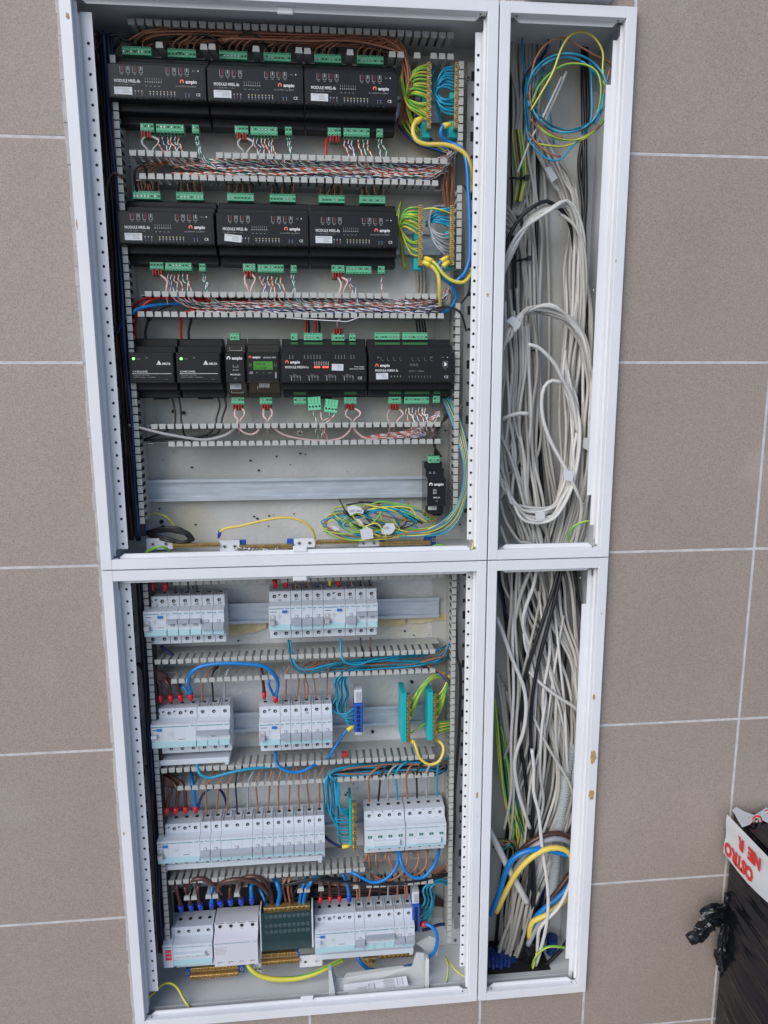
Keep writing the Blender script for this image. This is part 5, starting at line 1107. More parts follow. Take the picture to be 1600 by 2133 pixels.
wire([(296,1082,.105),(320,1070,.10),(345,1076,.098),(362,1094,.10),(366,1112,.105)], .0015, 'yg', 'thin yellow wire arching in front of the foam board at the left'); wire([(303,1150,.05),(322,1142,.036),(338,1139,.034),(352,1146,.040),(358,1156,.05)], .0020, 'gy', 'short green-yellow wire arching at the bottom left of the upper cabinet')
wire([(898,1140,.06),(915,1134,.056),(935,1140,.06),(945,1150,.07)], .0016, 'gy', 'short green-yellow wire at the bottom right of the upper cabinet'); wire([(974,1147,.02),(984,1142,.016),(986,1132,.022),(984,1124,.04)], .0020, 'yg', 'yellow wire stub behind the right hole strip')
# dark cables down the left side shaft
for i in range(16):
    u = 228+i*1.6; y = rnd(.062,.115); c = ['black','dkbrown','black','navy','dkbrown','black'][i % 6]; pts = [(u+jit(3)+k*.012*90*.16, 70+k*105+jit(8), y+jit(.008)) for k in range(11)]
    pts = [(200+i*2.0+(v-70)*.068+jit(3), v, yy) for (_, v, yy) in pts]
    wire(pts, .0026, c, f'{ordn(i)} dark cable from the left in the left shaft of the upper wide cabinet', group='dark cables down the upper left shaft', step=.012)
wire([(258,372,.055),(236,360,.052),(224,385,.055),(222,440,.06),(232,520,.07)], .0018, 'dkbrown', 'reddish brown wire bulging out at the left of the second duct')
wire([(232,700,.07),(246,690,.062),(262,660,.06),(275,645,.066)], .0030, 'navy', 'dark blue cable at the left end of the third duct')
# ================================================================ wires of the breaker cabinet
FT = .072            # depth at which wires enter the breaker tops
def top(u0, v0, mid, col, r, lab, fer=None, grp=None, y0=FT): return wire([(u0, v0, y0)]+mid, r, col, lab, group=grp, fer=fer)
# first row
for u, v, c, f, q, L in ((318,1229,'dkbrown','red',[(318,1205,.072),(316,1185,.08)],'thick brown wire with red ferrule at the upper left corner breaker'),(344,1229,'blue','red',[(345,1208,.072),(346,1186,.08)],'thick blue wire with red ferrule at the upper left corner breaker'),
    (573,1222,'dkbrown','red',[(572,1203,.07),(571,1185,.08)],'thick brown wire with red ferrule on the upper right group'),(596,1221,'blue','red',[(595,1203,.07),(595,1185,.08)],'thick blue wire with red ferrule on the upper right group'),
    (687,1218,'brown','yellow',[(688,1203,.07),(687,1185,.08)],'brown wire with yellow ferrule on the upper right group'),(705,1218,'blue','red',[(704,1200,.07),(704,1183,.08)],'blue wire with red ferrule right of the yellow ferrule')):
    top(u, v, q, c, .0030 if f == 'red' else .002, L, f)
for i, (u, v, c) in enumerate(((364,1234,'black'),(392,1233,'black'),(410,1233,'black'),(402,1226,'navy'))): top(u, v, [(u, v-16, .075), (u-1, v-40, .09)], c, .0013, f'thin black wire above the upper left breaker group, {ordn(i)} from the left', grp='thin wires above the upper left breakers')
for i, (u, v, c, du) in enumerate(((616,1226,'copper_brown',0),(642,1223,'copper_brown',3),(732,1222,'copper_brown',3),(751,1220,'black',-1),(771,1219,'black',-5))): top(u, v, [(u+du*.5, v-18, .076), (u+du, v-38, .09)], c, .0014, f'thin wire above the upper right breaker group, {ordn(i)} from the left', grp='thin wires above the upper right breakers')
wire([(335,1345,.09),(345,1355,.088),(362,1366,.085),(380,1380,.09)], .0025, 'navy', 'dark blue wire slanting below the upper left breakers')
wire([(601,1333,.075),(602,1352,.066),(606,1378,.052),(616,1394,.050),(640,1402,.050),(670,1395,.054),(720,1378,.06),(800,1370,.07),(880,1366,.08),(930,1345,.10)], .0018, 'tealwire', 'teal wire leaving the upper right breakers and sweeping right')
wire([(605,1333,.075),(607,1354,.068),(612,1378,.054),(626,1392,.052),(650,1394,.054),(700,1382,.06),(800,1376,.072),(920,1352,.09)], .0017, 'ltblue', 'light blue wire beside the teal wire of the upper right breakers')
wire([(709,1330,.075),(710,1352,.064),(713,1372,.054),(725,1382,.054),(750,1384,.058),(790,1372,.066),(900,1358,.09)], .0018, 'ltblue', 'light blue wire under the second blue-buttoned breaker')
for i, u in enumerate((751,772)): wire([(u,1328,.075),(u,1342,.07),(u+(4 if i == 0 else -1),1356,.066),(u+4,1372,.08)], .0015, 'dkbrown' if i else 'black', f'{ordn(i)} short dark wire below the right end of the first row', group='short dark wires below the first row')
# the bundle in the second duct of this cabinet
def ductwires(specs, what, grp, r=.0016):
    for i, (c, px) in enumerate(specs): wire([(u, v+jit(1.5), y) for u, v, y in px], r, c, f'{ordn(i)} {("light blue" if c=="ltblue" else "teal" if c=="tealwire" else "copper brown" if c=="copper_brown" else c)} wire {what}', group=grp)
sp = []
for i in range(13):
    c = ['ltblue','copper_brown','ltblue','tealwire','copper_brown','ltblue','brown'][i % 7]; v = 1380+i*1.9; y = rnd(.062,.095)
    sp.append((c, [(rnd(640, 720), v+8, y+.01), (740+jit(10), v+1+jit(3), y), (800, v-2+jit(3), y), (860, v-4+jit(3), y), (905, 1378+jit(8), y), (926, 1366+jit(14), y+.01), (938, 1350+jit(20), .10)]))
ductwires(sp, 'in the bundle sweeping right between first and second breaker rows', 'wires in the first breaker duct')
for i in range(8): wire([(885+jit(20),1386+jit(6),.07),(908,1398+jit(4),.066),(922,1404+i,.064),(934,1414+i*1.2,.07),(945,1430+i,.09)], .0014, ['copper_brown','black','ltblue','dkbrown'][i % 4], f'{ordn(i)} wire bending down at the right end of the upper breaker duct', group='wires bending down at the right end')
# second row
for i, (u, v, c, mid) in enumerate(((334,1462,'dkbrown',[(333,1440,.072),(333,1424,.07),(300,1395,.085),(285,1392,.1)]),(356,1461,'dkbrown',[(354,1440,.07),(350,1424,.066),(330,1406,.08),(290,1398,.1)]),(377,1459,'dkbrown',[(374,1440,.068),(366,1424,.064),(340,1412,.08),(290,1408,.1)]))): top(u, v, mid, c, .0034, f'thick brown wire with red ferrule, {ordn(i)} from the left on the second row', 'red', 'thick brown wires with red ferrules, second row')
top(398, 1457, [(396,1440,.066),(393,1420,.054),(398,1402,.050),(420,1388,.048),(460,1382,.047),(510,1383,.047),(548,1388,.047),(570,1404,.048),(579,1424,.056),(577,1440,.066),(574,1454,FT)], 'blue', .0032, 'long thick blue wire bridging over the duct to the middle of the second row', 'red')
wire([(394,1448,.068),(388,1436,.066),(378,1428,.07),(368,1418,.08)], .0022, 'blue', 'short blue wire joining the left end of the long blue bridge'); f = MB(); p = P(574,1453,FT); f.tube([p+Vector((0,0,-.008)), p+Vector((0,0,.004))], .0042, 'ferrule_red', 10); f.build('ferrule_sleeve', None, 'red ferrule at the right end of the long blue bridge', 'ferrule')
wire([(570,1448,.068),(562,1432,.062),(560,1420,.060),(566,1408,.066)], .0024, 'blue', 'short blue wire branching left beside the red ferrule in the middle'); top(551, 1454, [(549,1430,.068),(546,1404,.062),(545,1388,.08)], 'dkbrown', .0028, 'brown wire with red ferrule in the middle of the second row', 'red')
for i, (u, c, mid) in enumerate(((422,'copper_brown',[(421,1440,.07),(424,1418,.062),(434,1400,.064),(450,1388,.08)]),(444,'black',[(443,1436,.07),(441,1416,.062),(444,1400,.064),(455,1388,.08)]),(467,'greywire',[(468,1436,.07),(470,1415,.062),(474,1398,.064),(488,1386,.08)]))): top(u, 1461, mid, c, .0017, f'{("copper brown","black","grey")[i]} wire entering the three-pole breaker of the second row')
for i, (u, mid) in enumerate(((595,[(596,1430,.070),(597,1408,.064),(603,1388,.066),(622,1380,.08)]),(617,[(622,1430,.070),(624,1408,.064),(632,1390,.07),(650,1378,.085)]),(636,[(634,1430,.070),(634,1408,.062),(645,1390,.068),(668,1376,.08)]),(640,[(641,1430,.070),(637,1408,.062),(652,1390,.068),(680,1376,.08)]),(658,[(656,1430,.070),(653,1408,.064),(655,1392,.07),(660,1380,.08)]),(680,[(681,1430,.070),(682,1408,.064),(686,1390,.07),(690,1376,.08)]))): top(u, 1455, mid, 'copper_brown', .0014, f'{ordn(i)} copper brown wire from the left above the middle breakers of the second row', grp='copper brown wires of the second row')
for i in range(9): wire([(768+jit(10),1386+jit(3),.075),(730,1396+jit(3),.068),(706+i*2.5,1408+jit(2),.062+jit(.006)),(696+i*3.2,1422,.060+jit(.008)),(699+i*3.4+jit(3),1448,.066+jit(.008)),(694+i*3.2+jit(4),1472,.074+jit(.008)),(703+i*2.4,1486+i*2.2,.070),(722,1486+i*2.4,.064),(739,1474+i*5.4,.068)], .0012, 'tealwire' if i % 2 else 'ltblue', f'{ordn(i)} blue-green wire dropping to the small blue block', group='blue-green wires to the small blue block')
wire([(736,1513,.066),(722,1522,.062),(705,1545,.060),(690,1570,.058),(680,1582,.066)], .0026, 'blue', 'blue wire with yellow ferrule slanting down from the small blue block', fer='yellow', fend=0)
for i in range(9): wire([(854,1460+i*5,.070),(862+jit(2),1455+i*3,.066),(878+jit(4),1430+i*1.5,.064),(900+jit(4),1412+jit(4),.068),(928,1406+jit(6),.080)], .0014, 'gy' if i % 3 else 'yg', f'{ordn(i)} striped earth wire arching from the left turquoise bar', group='earth wires of the left turquoise bar')
wire([(854,1528,.070),(868,1520,.07),(880,1510,.07),(893,1507,.075)], .0014, 'gy', 'green wire linking the two turquoise bars')
for i in range(9): wire([(908,1450+i*6,.070),(918+jit(2),1445+i*4,.066),(928+jit(2),1428+i*3,.066),(935+jit(2),1410+jit(5),.074)], .0014, 'gy' if i % 3 else 'yg', f'{ordn(i)} striped earth wire rising from the right turquoise bar', group='upper earth wires of the right turquoise bar')
for i in range(7): wire([(908,1505+i*4,.070),(920,1504+i*3.4,.068),(938,1502+i*3+jit(2),.08)], .0014, 'yg' if i % 2 else 'gy', f'{ordn(i)} short striped wire running right from the right turquoise bar', group='lower earth wires of the right turquoise bar')
wire([(853,1542,.062),(862,1546,.054),(868,1560,.048),(874,1578,.046),(892,1592,.044),(912,1588,.044),(922,1572,.046),(924,1556,.052),(916,1545,.058),(906,1541,.062)], .0026, 'yellow_cable', 'thick yellow cable hanging in a loop between the turquoise bars', fer='yellow', fend=0)
wire([(411,1585,.072),(411,1598,.058),(416,1612,.050),(436,1620,.049),(470,1612,.050),(510,1603,.052),(560,1598,.06),(620,1596,.075)], .0025, 'ltblue', 'light blue wire sweeping right over the duct below the second row')
wire([(574,1566,.074),(575,1580,.064),(577,1594,.054),(592,1604,.050),(612,1609,.049),(634,1605,.050),(652,1595,.054),(668,1588,.07)], .0028, 'blue', 'blue wire hanging in a shallow loop below the middle breakers')
m = MB(); p = P(718, 1571, .066); m.box(p.x-.0045, p.x+.0045, .062, .070, p.z-.0035, p.z+.0035, 'red_plug', .0008); m.build('wire_connector', None, 'tiny red connector stuck in the duct fingers', 'connector')
# third duct bundle
for i in range(16):
    c = ['ltblue','ltblue','tealwire','copper_brown','ltblue','brown','tealwire','black'][i % 8]; y = rnd(.062,.092); v = 1586+i*1.8
    wire([(684+jit(8), 1616+i*.8, y), (700+jit(8), 1606+i*.6, y), (740, v+8+jit(2), y), (800, v+1+jit(3), y), (860, v-2+jit(3), y), (905, v+jit(5), y), (936, 1592+jit(16), .095)], .0016, c, f'{ordn(i)} wire of the blue and brown bundle between second and third breaker rows', group='wires in the second breaker duct')
for i in range(10):
    wire([(760+jit(20),1592+jit(3),.075),(710,1602+jit(3),.064),(686+jit(3),1612,.060),(674+i*3.2,1626,.058+jit(.006)),(677+i*3.0+jit(2),1660,.064+jit(.008)),(680+i*2.8+jit(3),1688+i*1.5,.070+jit(.006)),(697+i,1700+i*4.5,.068),(712,1700+i*6.5,.068),(727,1697+i*7.0,.068)], .0013, 'ltblue' if i % 3 else 'tealwire', f'{ordn(i)} light blue wire hanging down to the slim turquoise bar', group='light blue wires to the slim turquoise bar')
for i in range(4): wire([(700+i*2,1618,.062),(701+i*2,1650,.058),(704+i,1676,.060),(714,1686+i*3,.062),(727,1684+i*5,.066)], .0017, 'ltblue', f'{ordn(i)} bright blue wire in front, bending into the slim turquoise bar', group='front light blue wires to the slim turquoise bar')
wire([(727,1762,.066),(712,1764,.066),(695,1757,.068),(680,1745,.075),(672,1735,.09)], .0026, 'navy', 'dark blue wire with yellow ferrule at the foot of the slim turquoise bar', fer='yellow', fend=0)
# third row
for i, (u, v, mid) in enumerate(((344,1696,[(340,1676,.070),(332,1650,.072),(318,1632,.085)]),(347,1694,[(350,1668,.070),(356,1645,.068),(346,1624,.085)]),(366,1694,[(368,1670,.070),(370,1645,.066),(352,1622,.08),(310,1610,.1)]),(387,1692,[(386,1668,.068),(384,1642,.062),(366,1622,.075),(320,1602,.1)]))): top(u, v, mid, 'dkbrown', .0034, f'thick brown wire with red ferrule, {ordn(i)} from the left on the third row', 'red', 'thick brown wires with red ferrules, third row')
top(408, 1691, [(406,1668,.068),(403,1645,.062),(400,1628,.070),(398,1610,.09)], 'blue', .0034, 'thick blue wire with red ferrule at the left of the third row', 'red'); wire([(412,1684,.070),(420,1660,.074),(434,1645,.080),(450,1640,.086),(466,1655,.092),(474,1685,.098)], .0024, 'navy', 'dark blue wire arching behind the thin brown wires of the third row')
T3 = [(430,'copper_brown',430,1640,14),(451,'copper_brown',456,1636,16),(473,'copper_brown',475,1636,18),(494,'black',491,1634,4),(516,'greywire',517,1630,16),(537,'copper_brown',533,1628,18),(559,'copper_brown',562,1626,8),(580,'copper_brown',580,1626,10),(602,'copper_brown',604,1624,12),(623,'copper_brown',621,1622,-3),(644,'copper_brown',638,1620,4),(665,'copper_brown',666,1618,14)]
for i, (u, c, um, vm, d) in enumerate(T3):
    v = 1697-(u-430)*.066
    top(u, v, [(u+(um-u)*.3, v-22, .070), (um, vm+4, .062), (um+d*.3, vm-12, .064), (um+d, vm-28, .072), (um+d+10, vm-36, .085)], c, .0016, f'{("copper brown" if c=="copper_brown" else "grey" if c=="greywire" else "black")} wire, {ordn(i)} of the twelve entering the long third row', grp='thin wires entering the long third row')
T3b = [(769,'copper_brown',768,1622,22),(788,'black',793,1620,16),(808,'greywire',808,1618,18),(828,'ltblue',825,1612,22),(849,'copper_brown',846,1618,12),(869,'black',868,1614,12),(889,'greywire',888,1612,16),(910,'ltblue',911,1606,6)]
for i, (u, c, um, vm, d) in enumerate(T3b):
    v = 1670-(u-769)*.08
    top(u, v, [(u+(um-u)*.5, v-24, .068), (um, vm, .058), (um+d*.35, vm-14, .056), (um+d, vm-24, .062), (um+d+18, vm-26, .08)], c, .0019, f'{dict(copper_brown="copper brown",black="black",greywire="grey",ltblue="light blue")[c]} wire, {ordn(i)} of the eight entering the green-windowed breakers', grp='wires entering the green-windowed breakers')
for i, (u, c, px) in enumerate(((765,'copper_brown',[(764,1784,.066),(757,1796,.075)]),(768,'copper_brown',[(769,1792,.066),(772,1810,.075)]),(785,'copper_brown',[(783,1790,.064),(786,1806,.07)]),(806,'copper_brown',[(803,1786,.064),(797,1795,.075)]),(808,'copper_brown',[(812,1794,.062),(818,1810,.06),(800,1832,.066),(776,1822,.08)]),(850,'copper_brown',[(848,1790,.062),(842,1812,.056),(826,1828,.056),(806,1834,.062),(790,1826,.08)]),(873,'copper_brown',[(872,1790,.064),(866,1808,.06),(850,1822,.062),(836,1830,.075)]),(891,'copper_brown',[(889,1788,.062),(886,1806,.058),(872,1820,.060),(850,1828,.075)]))): wire([(u,1772,.074)]+px, .0021, c, f'{ordn(i)} copper brown wire below the green-windowed breakers', group='copper brown wires below the green-windowed breakers')
wire([(829,1770,.074),(830,1790,.060),(822,1812,.050),(802,1832,.046),(776,1838,.046),(750,1826,.050),(735,1818,.056),(722,1816,.07)], .0030, 'blue', 'thick blue wire hanging in a long loop from the left green-windowed breaker')
wire([(833,1770,.074),(834,1788,.060),(842,1812,.050),(862,1828,.046),(884,1826,.046),(902,1806,.050),(912,1784,.062),(914,1768,.074)], .0030, 'blue', 'thick blue wire looping between the two green-windowed breakers')
for i in range(9): c = ['copper_brown','black','brown','black','copper_brown'][i % 5]; wire([(640+jit(15),1832+jit(5),.085),(720,1838+i*.9,.075),(800,1842+jit(4),.072),(860,1836+jit(6),.074),(900,1824+jit(9),.080),(940,1806+jit(14),.095)], .0016, c, f'{ordn(i)} dark wire of the bundle between third and bottom breaker rows', group='wires in the lowest breaker duct')
wire([(570,1848,.07),(600,1842,.056),(650,1832,.052),(720,1838,.052),(800,1840,.052),(880,1834,.056),(938,1818,.075)], .0020, 'black', 'long black wire running right above the bottom breakers'); wire([(560,1856,.075),(620,1840,.060),(680,1832,.056),(760,1842,.056),(860,1840,.060),(936,1822,.08)], .0020, 'black', 'second long black wire running right above the bottom breakers')
for i, u in enumerate((895,902,909)): wire([(938,1838+i*5,.085),(915,1832+i*3,.07),(u-12,1850,.062),(u-9,1875,.066),(u-16,1888+i*6,.070),(u-28,1896+i*10,.072)], .0019, 'tealwire' if i % 2 else 'ltblue', f'{ordn(i)} light blue wire curving to the right end block of the bottom row', group='light blue wires to the bottom right block')
for i in range(4): wire([(877,1905+i*8,.072),(888,1900+i*6,.070),(900,1884+i*4,.068),(905,1860,.068),(903,1845,.075)], .0018, 'tealwire', f'{ordn(i)} teal wire leaving the bottom right block', group='teal wires of the bottom right block')
wire([(878,1926,.066),(892,1926,.056),(906,1938,.050),(911,1958,.050),(905,1982,.054),(890,1996,.062),(872,2004,.075)], .0034, 'blue', 'thick blue cable with red ferrule curving at the bottom right', fer='red', fend=0)
wire([(938,1925,.10),(915,1926,.095),(895,1934,.09),(880,1938,.085)], .0030, 'navy', 'dark blue cable running right from the bottom right block')
wire([(745,1993,.085),(752,2006,.080),(768,2018,.078),(800,2022,.08),(860,2010,.08),(880,1996,.08)], .0034, 'blue', 'thick blue cable behind the loose grey plastic cover')
# bottom row
for i, (u, v, c, mid) in enumerate(((378,1897,'dkbrown',[(374,1876,.070),(368,1850,.068),(372,1832,.08)]),(399,1895,'dkbrown',[(394,1872,.070),(386,1850,.070),(390,1832,.085)]),(419,1893,'dkbrown',[(413,1870,.070),(412,1850,.068),(420,1832,.08)]),(441,1891,'blue',[(441,1870,.070),(442,1850,.072),(446,1832,.09)]))): top(u, v, mid, c, .0036, f'thick {"blue" if c=="blue" else "brown"} wire with blue ferrule, {ordn(i)} from the left on the main switch', 'blue', 'thick wires of the main switch')
top(461, 1885, [(453,1862,.066),(455,1846,.054),(470,1836,.048),(495,1832,.046),(525,1836,.048),(548,1848,.054),(562,1868,.066),(570,1890,.08)], 'dkbrown', .0040, 'very thick brown cable arching right from the surge block', 'blue')
for i, (u, v, c, mid) in enumerate(((481,1883,'dkbrown',[(479,1862,.070),(480,1845,.075)]),(503,1882,'dkbrown',[(501,1866,.070),(499,1852,.072),(505,1838,.08)]),(525,1880,'blue',[(524,1862,.070),(523,1848,.072),(530,1832,.085)]))): top(u, v, mid, c, .0038, f'thick {"blue" if c=="blue" else "brown"} wire with blue ferrule, {ordn(i+1)} from the left on the surge block', 'blue', 'thick wires of the surge block')
wire([(385,1850,.075),(400,1834,.060),(425,1831,.056),(450,1846,.060),(462,1862,.07)], .0040, 'dkbrown', 'very thick brown cable arching left above the main switch'); wire([(490,1834,.06),(520,1826,.052),(545,1830,.052),(562,1852,.060),(568,1880,.072)], .0036, 'dkbrown', 'second thick brown cable arching over the surge block')
top(557, 1904, [(555,1884,.072),(548,1866,.074),(540,1850,.085)], 'blue', .0026, 'blue wire with red ferrule at the left of the smoked cover', 'red'); top(577, 1902, [(580,1880,.070),(583,1860,.062),(578,1842,.062),(570,1828,.08)], 'blue', .0042, 'thick blue cable with blue ferrule at the left of the smoked cover', 'blue')
wire([(546,1902,.074),(552,1880,.066),(561,1858,.056),(561,1840,.052),(555,1826,.06)], .0016, 'black', 'thin black wire looping beside the thick blue cable')
top(622, 1899, [(624,1880,.072),(627,1860,.064),(633,1840,.060),(642,1822,.08)], 'blue', .0028, 'blue wire with yellow ferrule at the right of the smoked cover', 'yellow'); top(632, 1898, [(633,1876,.070),(637,1856,.062),(648,1838,.056),(665,1822,.07)], 'blue', .0036, 'thick blue cable with blue ferrule at the right of the smoked cover', 'blue')
for i, (u, mid) in enumerate(((600,[(594,1870,.078),(589,1850,.066),(593,1834,.062),(603,1822,.075)]),(606,[(604,1876,.076),(600,1852,.066),(602,1836,.062),(612,1822,.075)]),(617,[(612,1880,.08),(608,1862,.08),(606,1846,.085)]))): wire([(u,1895,.08)]+mid, .0024, 'copper_brown', f'{ordn(i)} copper brown wire dropping behind the smoked cover', group='copper brown wires behind the smoked cover')
wire([(604,1900,.078),(610,1870,.066),(620,1848,.058),(640,1832,.06)], .0018, 'black', 'thin black wire dropping behind the smoked cover'); wire([(636,1896,.078),(640,1866,.066),(650,1840,.055),(672,1826,.055),(700,1832,.07)], .0020, 'black', 'thin black wire arching right of the smoked cover')
for i, (u, c, mid) in enumerate(((667,'dkbrown',[(669,1860,.07),(671,1840,.068),(668,1826,.08)]),(688,'dkbrown',[(687,1858,.07),(685,1838,.068),(680,1824,.08)]),(708,'dkbrown',[(706,1857,.07),(704,1840,.068),(698,1822,.08)]),(728,'blue',[(726,1856,.07),(722,1838,.066),(714,1820,.07)]))): top(u, 1880-(i*1.2), mid, c, .0034 if c == 'blue' else .0026, f'thick {"blue" if c=="blue" else "brown"} wire, {ordn(i)} from the left on the bottom right four-pole breaker', 'blue' if c == 'blue' else 'red', 'thick wires of the bottom right four-pole breaker')
for i, (u, c, d) in enumerate(((745,'copper_brown',-3),(749,'copper_brown',0),(768,'copper_brown',6),(789,'black',4),(808,'greywire',1),(828,'copper_brown',0),(845,'copper_brown',-2),(849,'copper_brown',-2))): top(u, 1876-i*.8, [(u+d*.5,1856,.070),(u+d,1838,.066),(u+d*1.5,1822,.08)], c, .0016, f'{dict(copper_brown="copper brown",black="black",greywire="grey")[c]} wire, {ordn(i)} from the left on the bottom right single breakers', grp='thin wires of the bottom right breakers')
wire([(515,2006,.070),(523,2020,.062),(545,2034,.058),(580,2040,.056),(620,2038,.056),(655,2028,.058),(685,2014,.064),(715,1998,.076)], .0046, 'yg', 'thick yellow-green earth cable sagging across the cabinet floor')
wire([(623,1992,.066),(621,1984,.07),(626,1975,.075)], .0014, 'gy', 'short green wire with blue ferrule under the smoked cover', fer='blue', fend=0)
wire([(305,2084,.03),(322,2066,.044),(340,2050,.050),(355,2048,.050),(370,2058,.046),(382,2080,.036),(395,2098,.024)], .0023, 'yg', 'yellow-green earth wire arching at the bottom left corner'); wire([(928,1994,.075),(934,2012,.055),(932,2038,.040),(926,2056,.034)], .0016, 'yg', 'thin yellow wire with a bare end at the bottom right'); wire([(928,1994,.075),(940,2010,.06),(955,2026,.045),(972,2036,.036)], .0015, 'yg', 'thin pale yellow wire running to the right frame at the bottom')
for i in range(16):
    y = rnd(.062,.115); c = ['black','dkbrown','black','navy','dkbrown'][i % 5]; pts = [(288+i*1.8+(v-1215)*.060+jit(2.5), v, y+jit(.006)) for v in range(1200, 1990, 98)]
    wire(pts, .0026, c, f'{ordn(i)} dark cable from the left in the left shaft of the breaker cabinet', group='dark cables down the lower left shaft', step=.012)
for i in range(5): wire([(285+i*4,1380+i*6,.09),(300+i*3,1388+i*5,.08),(325,1398+i*4,.072),(350,1408+i*2,.075)], .0034, 'dkbrown', f'{ordn(i)} thick dark brown cable entering the upper breaker duct from the left', group='thick dark cables at the left of the upper breaker duct')
for i in range(6): wire([(300+i*3,1590+i*5,.09),(318+i*3,1606+i*4,.08),(340,1618+i*3,.072),(372,1634+i,.075)], .0034, 'dkbrown', f'{ordn(i)} thick dark brown cable entering the middle breaker duct from the left', group='thick dark cables at the left of the middle breaker duct')
for i in range(2): wire([(946+i*2,1196,.07),(949+i*2,1300,.066),(950+i*3,1366,.058),(958+i*3,1400,.054),(955+i*3,1520,.056),(946+i*3,1650,.058),(944+i*3,1740,.06),(938+i*2,1810,.075)], .0017, 'black', f'{ordn(i)} black cable running down the right vertical duct of the breaker cabinet', group='black cables at the right vertical duct')
for i in range(7): wire([(925,1880+i,.112),(850-i*30,1850+i*3,.112),(680-i*20,1850+i,.113)], .0030, 'black' if i % 2 else 'dkbrown', 'dark cable lying deep behind the bottom breaker row', group='dark cables behind the bottom breakers', step=.012)
m = MB(); m.box(X(345,1860,.118), X(900,1850,.118), .1185, .1205, Z(600,1895,.118), Z(600,1838,.118), 'dark'); m.build('dark_backing', None, 'flat dark sheet before the foam board behind the bottom breakers', 'backing')  # flat dark sheet just in front of the back board
# yellow expanding-foam seams on the board
for i, (u0, v0, u1, v1, s) in enumerate(((470,1316,555,1296,.020),(785,1292,845,1286,.020),(848,1292,930,1283,.010))):
    p0, p1 = P(u0, v0, .1225), P(u1, v1, .1225); m = MB(); n = 14; r_ = random.Random(i)
    up = [(p0.x+(p1.x-p0.x)*k/n, p0.z+(p1.z-p0.z)*k/n+s*.6+r_.uniform(-.002,.002)) for k in range(n+1)]; dn = [(p0.x+(p1.x-p0.x)*k/n, p0.z+(p1.z-p0.z)*k/n-s*.6+r_.uniform(-.002,.002)) for k in range(n+1)]
    m.prism(dn+up[::-1], .1195+.001*r_.random(), .1245, 'foam'); m.build('foam_seam', None, ('wide yellow foam seam right of the upper left breakers','yellow foam block right of the upper right breakers','narrow pale foam strip at the right of the first row')[i], 'foam seam', 'yellow foam seams')
# loose grey plastic cover leaning at the bottom, with a paper label
y0 = .040
def cov(u, v, y): return P(u, v, y)
t = thing('loose_cover', P(790, 2060, .04), 'loose light grey plastic cover with a paper label leaning at the cabinet bottom', 'plastic cover')
q = [P(684,2012,.052), P(693,2012,.052), P(700,2036,.052), P(716,2037,.052), P(722,2028,.052), P(838,2012,.052), P(845,2015,.052), P(858,2014,.052), P(864,1994,.052), P(868,1984,.052), P(884,1986,.052), P(888,2040,.046), P(886,2062,.034), P(690,2078,.034)]
m = MB(); pl = [(a.x, a.z) for a in q]; n = len(q)
vs = [tuple(a) for a in q]+[(a.x, a.y+.0016, a.z) for a in q]; m.add(vs, [tuple(range(n-1,-1,-1)), tuple(range(n, 2*n))]+[(i, (i+1)%n, (i+1)%n+n, i+n) for i in range(n)], 'loose_cover'); m.build('cover_panel', t)
m = MB()
for (a, b, c_, d) in ((P(684,2012,.050),P(690,2012,.050),P(700,2074,.028),P(686,2074,.028)),(P(886,1986,.050),P(892,1990,.046),P(892,2056,.028),P(884,2058,.028))): m.add([tuple(a),tuple(b),tuple(c_),tuple(d)]+[(w_.x, w_.y-.010, w_.z) for w_ in (a,b,c_,d)], [(0,1,2,3),(7,6,5,4),(0,4,5,1),(1,5,6,2),(2,6,7,3),(3,7,4,0)], 'loose_cover')
a, b = P(726,2071,.026), P(884,2056,.026); m.box(a.x, b.x, .024, .030, a.z-.0012, a.z+.0035, 'loose_cover', .0008); m.build('cover_rim', t)
m = MB(); A, B, C_, D = P(716,2051,.0330), P(846,2033,.0385), P(852,2056,.0290), P(716,2070,.0290)
m.add([tuple(D), tuple(C_), tuple(B), tuple(A)], [(0,1,2,3)], 'paper'); o = m.build('paper_label', t)
m = MB()
def onp(s, t_): return A*(1-s)*(1-t_)+B*s*(1-t_)+C_*s*t_+D*(1-s)*t_+Vector((0,-.0004,-.0001))
def strip(s0, s1, t0, t1, mm='print_grey'): m.add([tuple(onp(s0,t1)), tuple(onp(s1,t1)), tuple(onp(s1,t0)), tuple(onp(s0,t0))], [(0,1,2,3)], mm)
for k in range(9): t_ = .08+.1*k; strip(.60+rnd(0,.05), .80, t_, t_+.035)
for k in range(4): t_ = .50+.11*k; strip(.20+rnd(0,.05), .36, t_, t_+.035)
for (s0, t0, nn) in ((.84, .08, 4), (.39, .25, 4)):
    for k in range(nn): t_ = t0+.18*k; strip(s0, s0+.09, t_, t_+.012, 'ink'); 
    strip(s0, s0+.005, t0, t0+.18*(nn-1)+.1, 'ink'); strip(s0+.085, s0+.09, t0, t0+.18*(nn-1)+.1, 'ink')
m.build('label_print', t)
m = MB(); q = [P(866,1962,.07), P(895,1950,.066), P(914,1958,.066), P(912,1990,.066), P(893,2000,.06), P(880,1975,.066)]; m.prism([(a.x,a.z) for a in q][::-1], .066, .0675, 'clear_plastic'); m.build('clear_cover', None, 'crinkled clear plastic piece behind the thick blue cable', 'clear plastic')
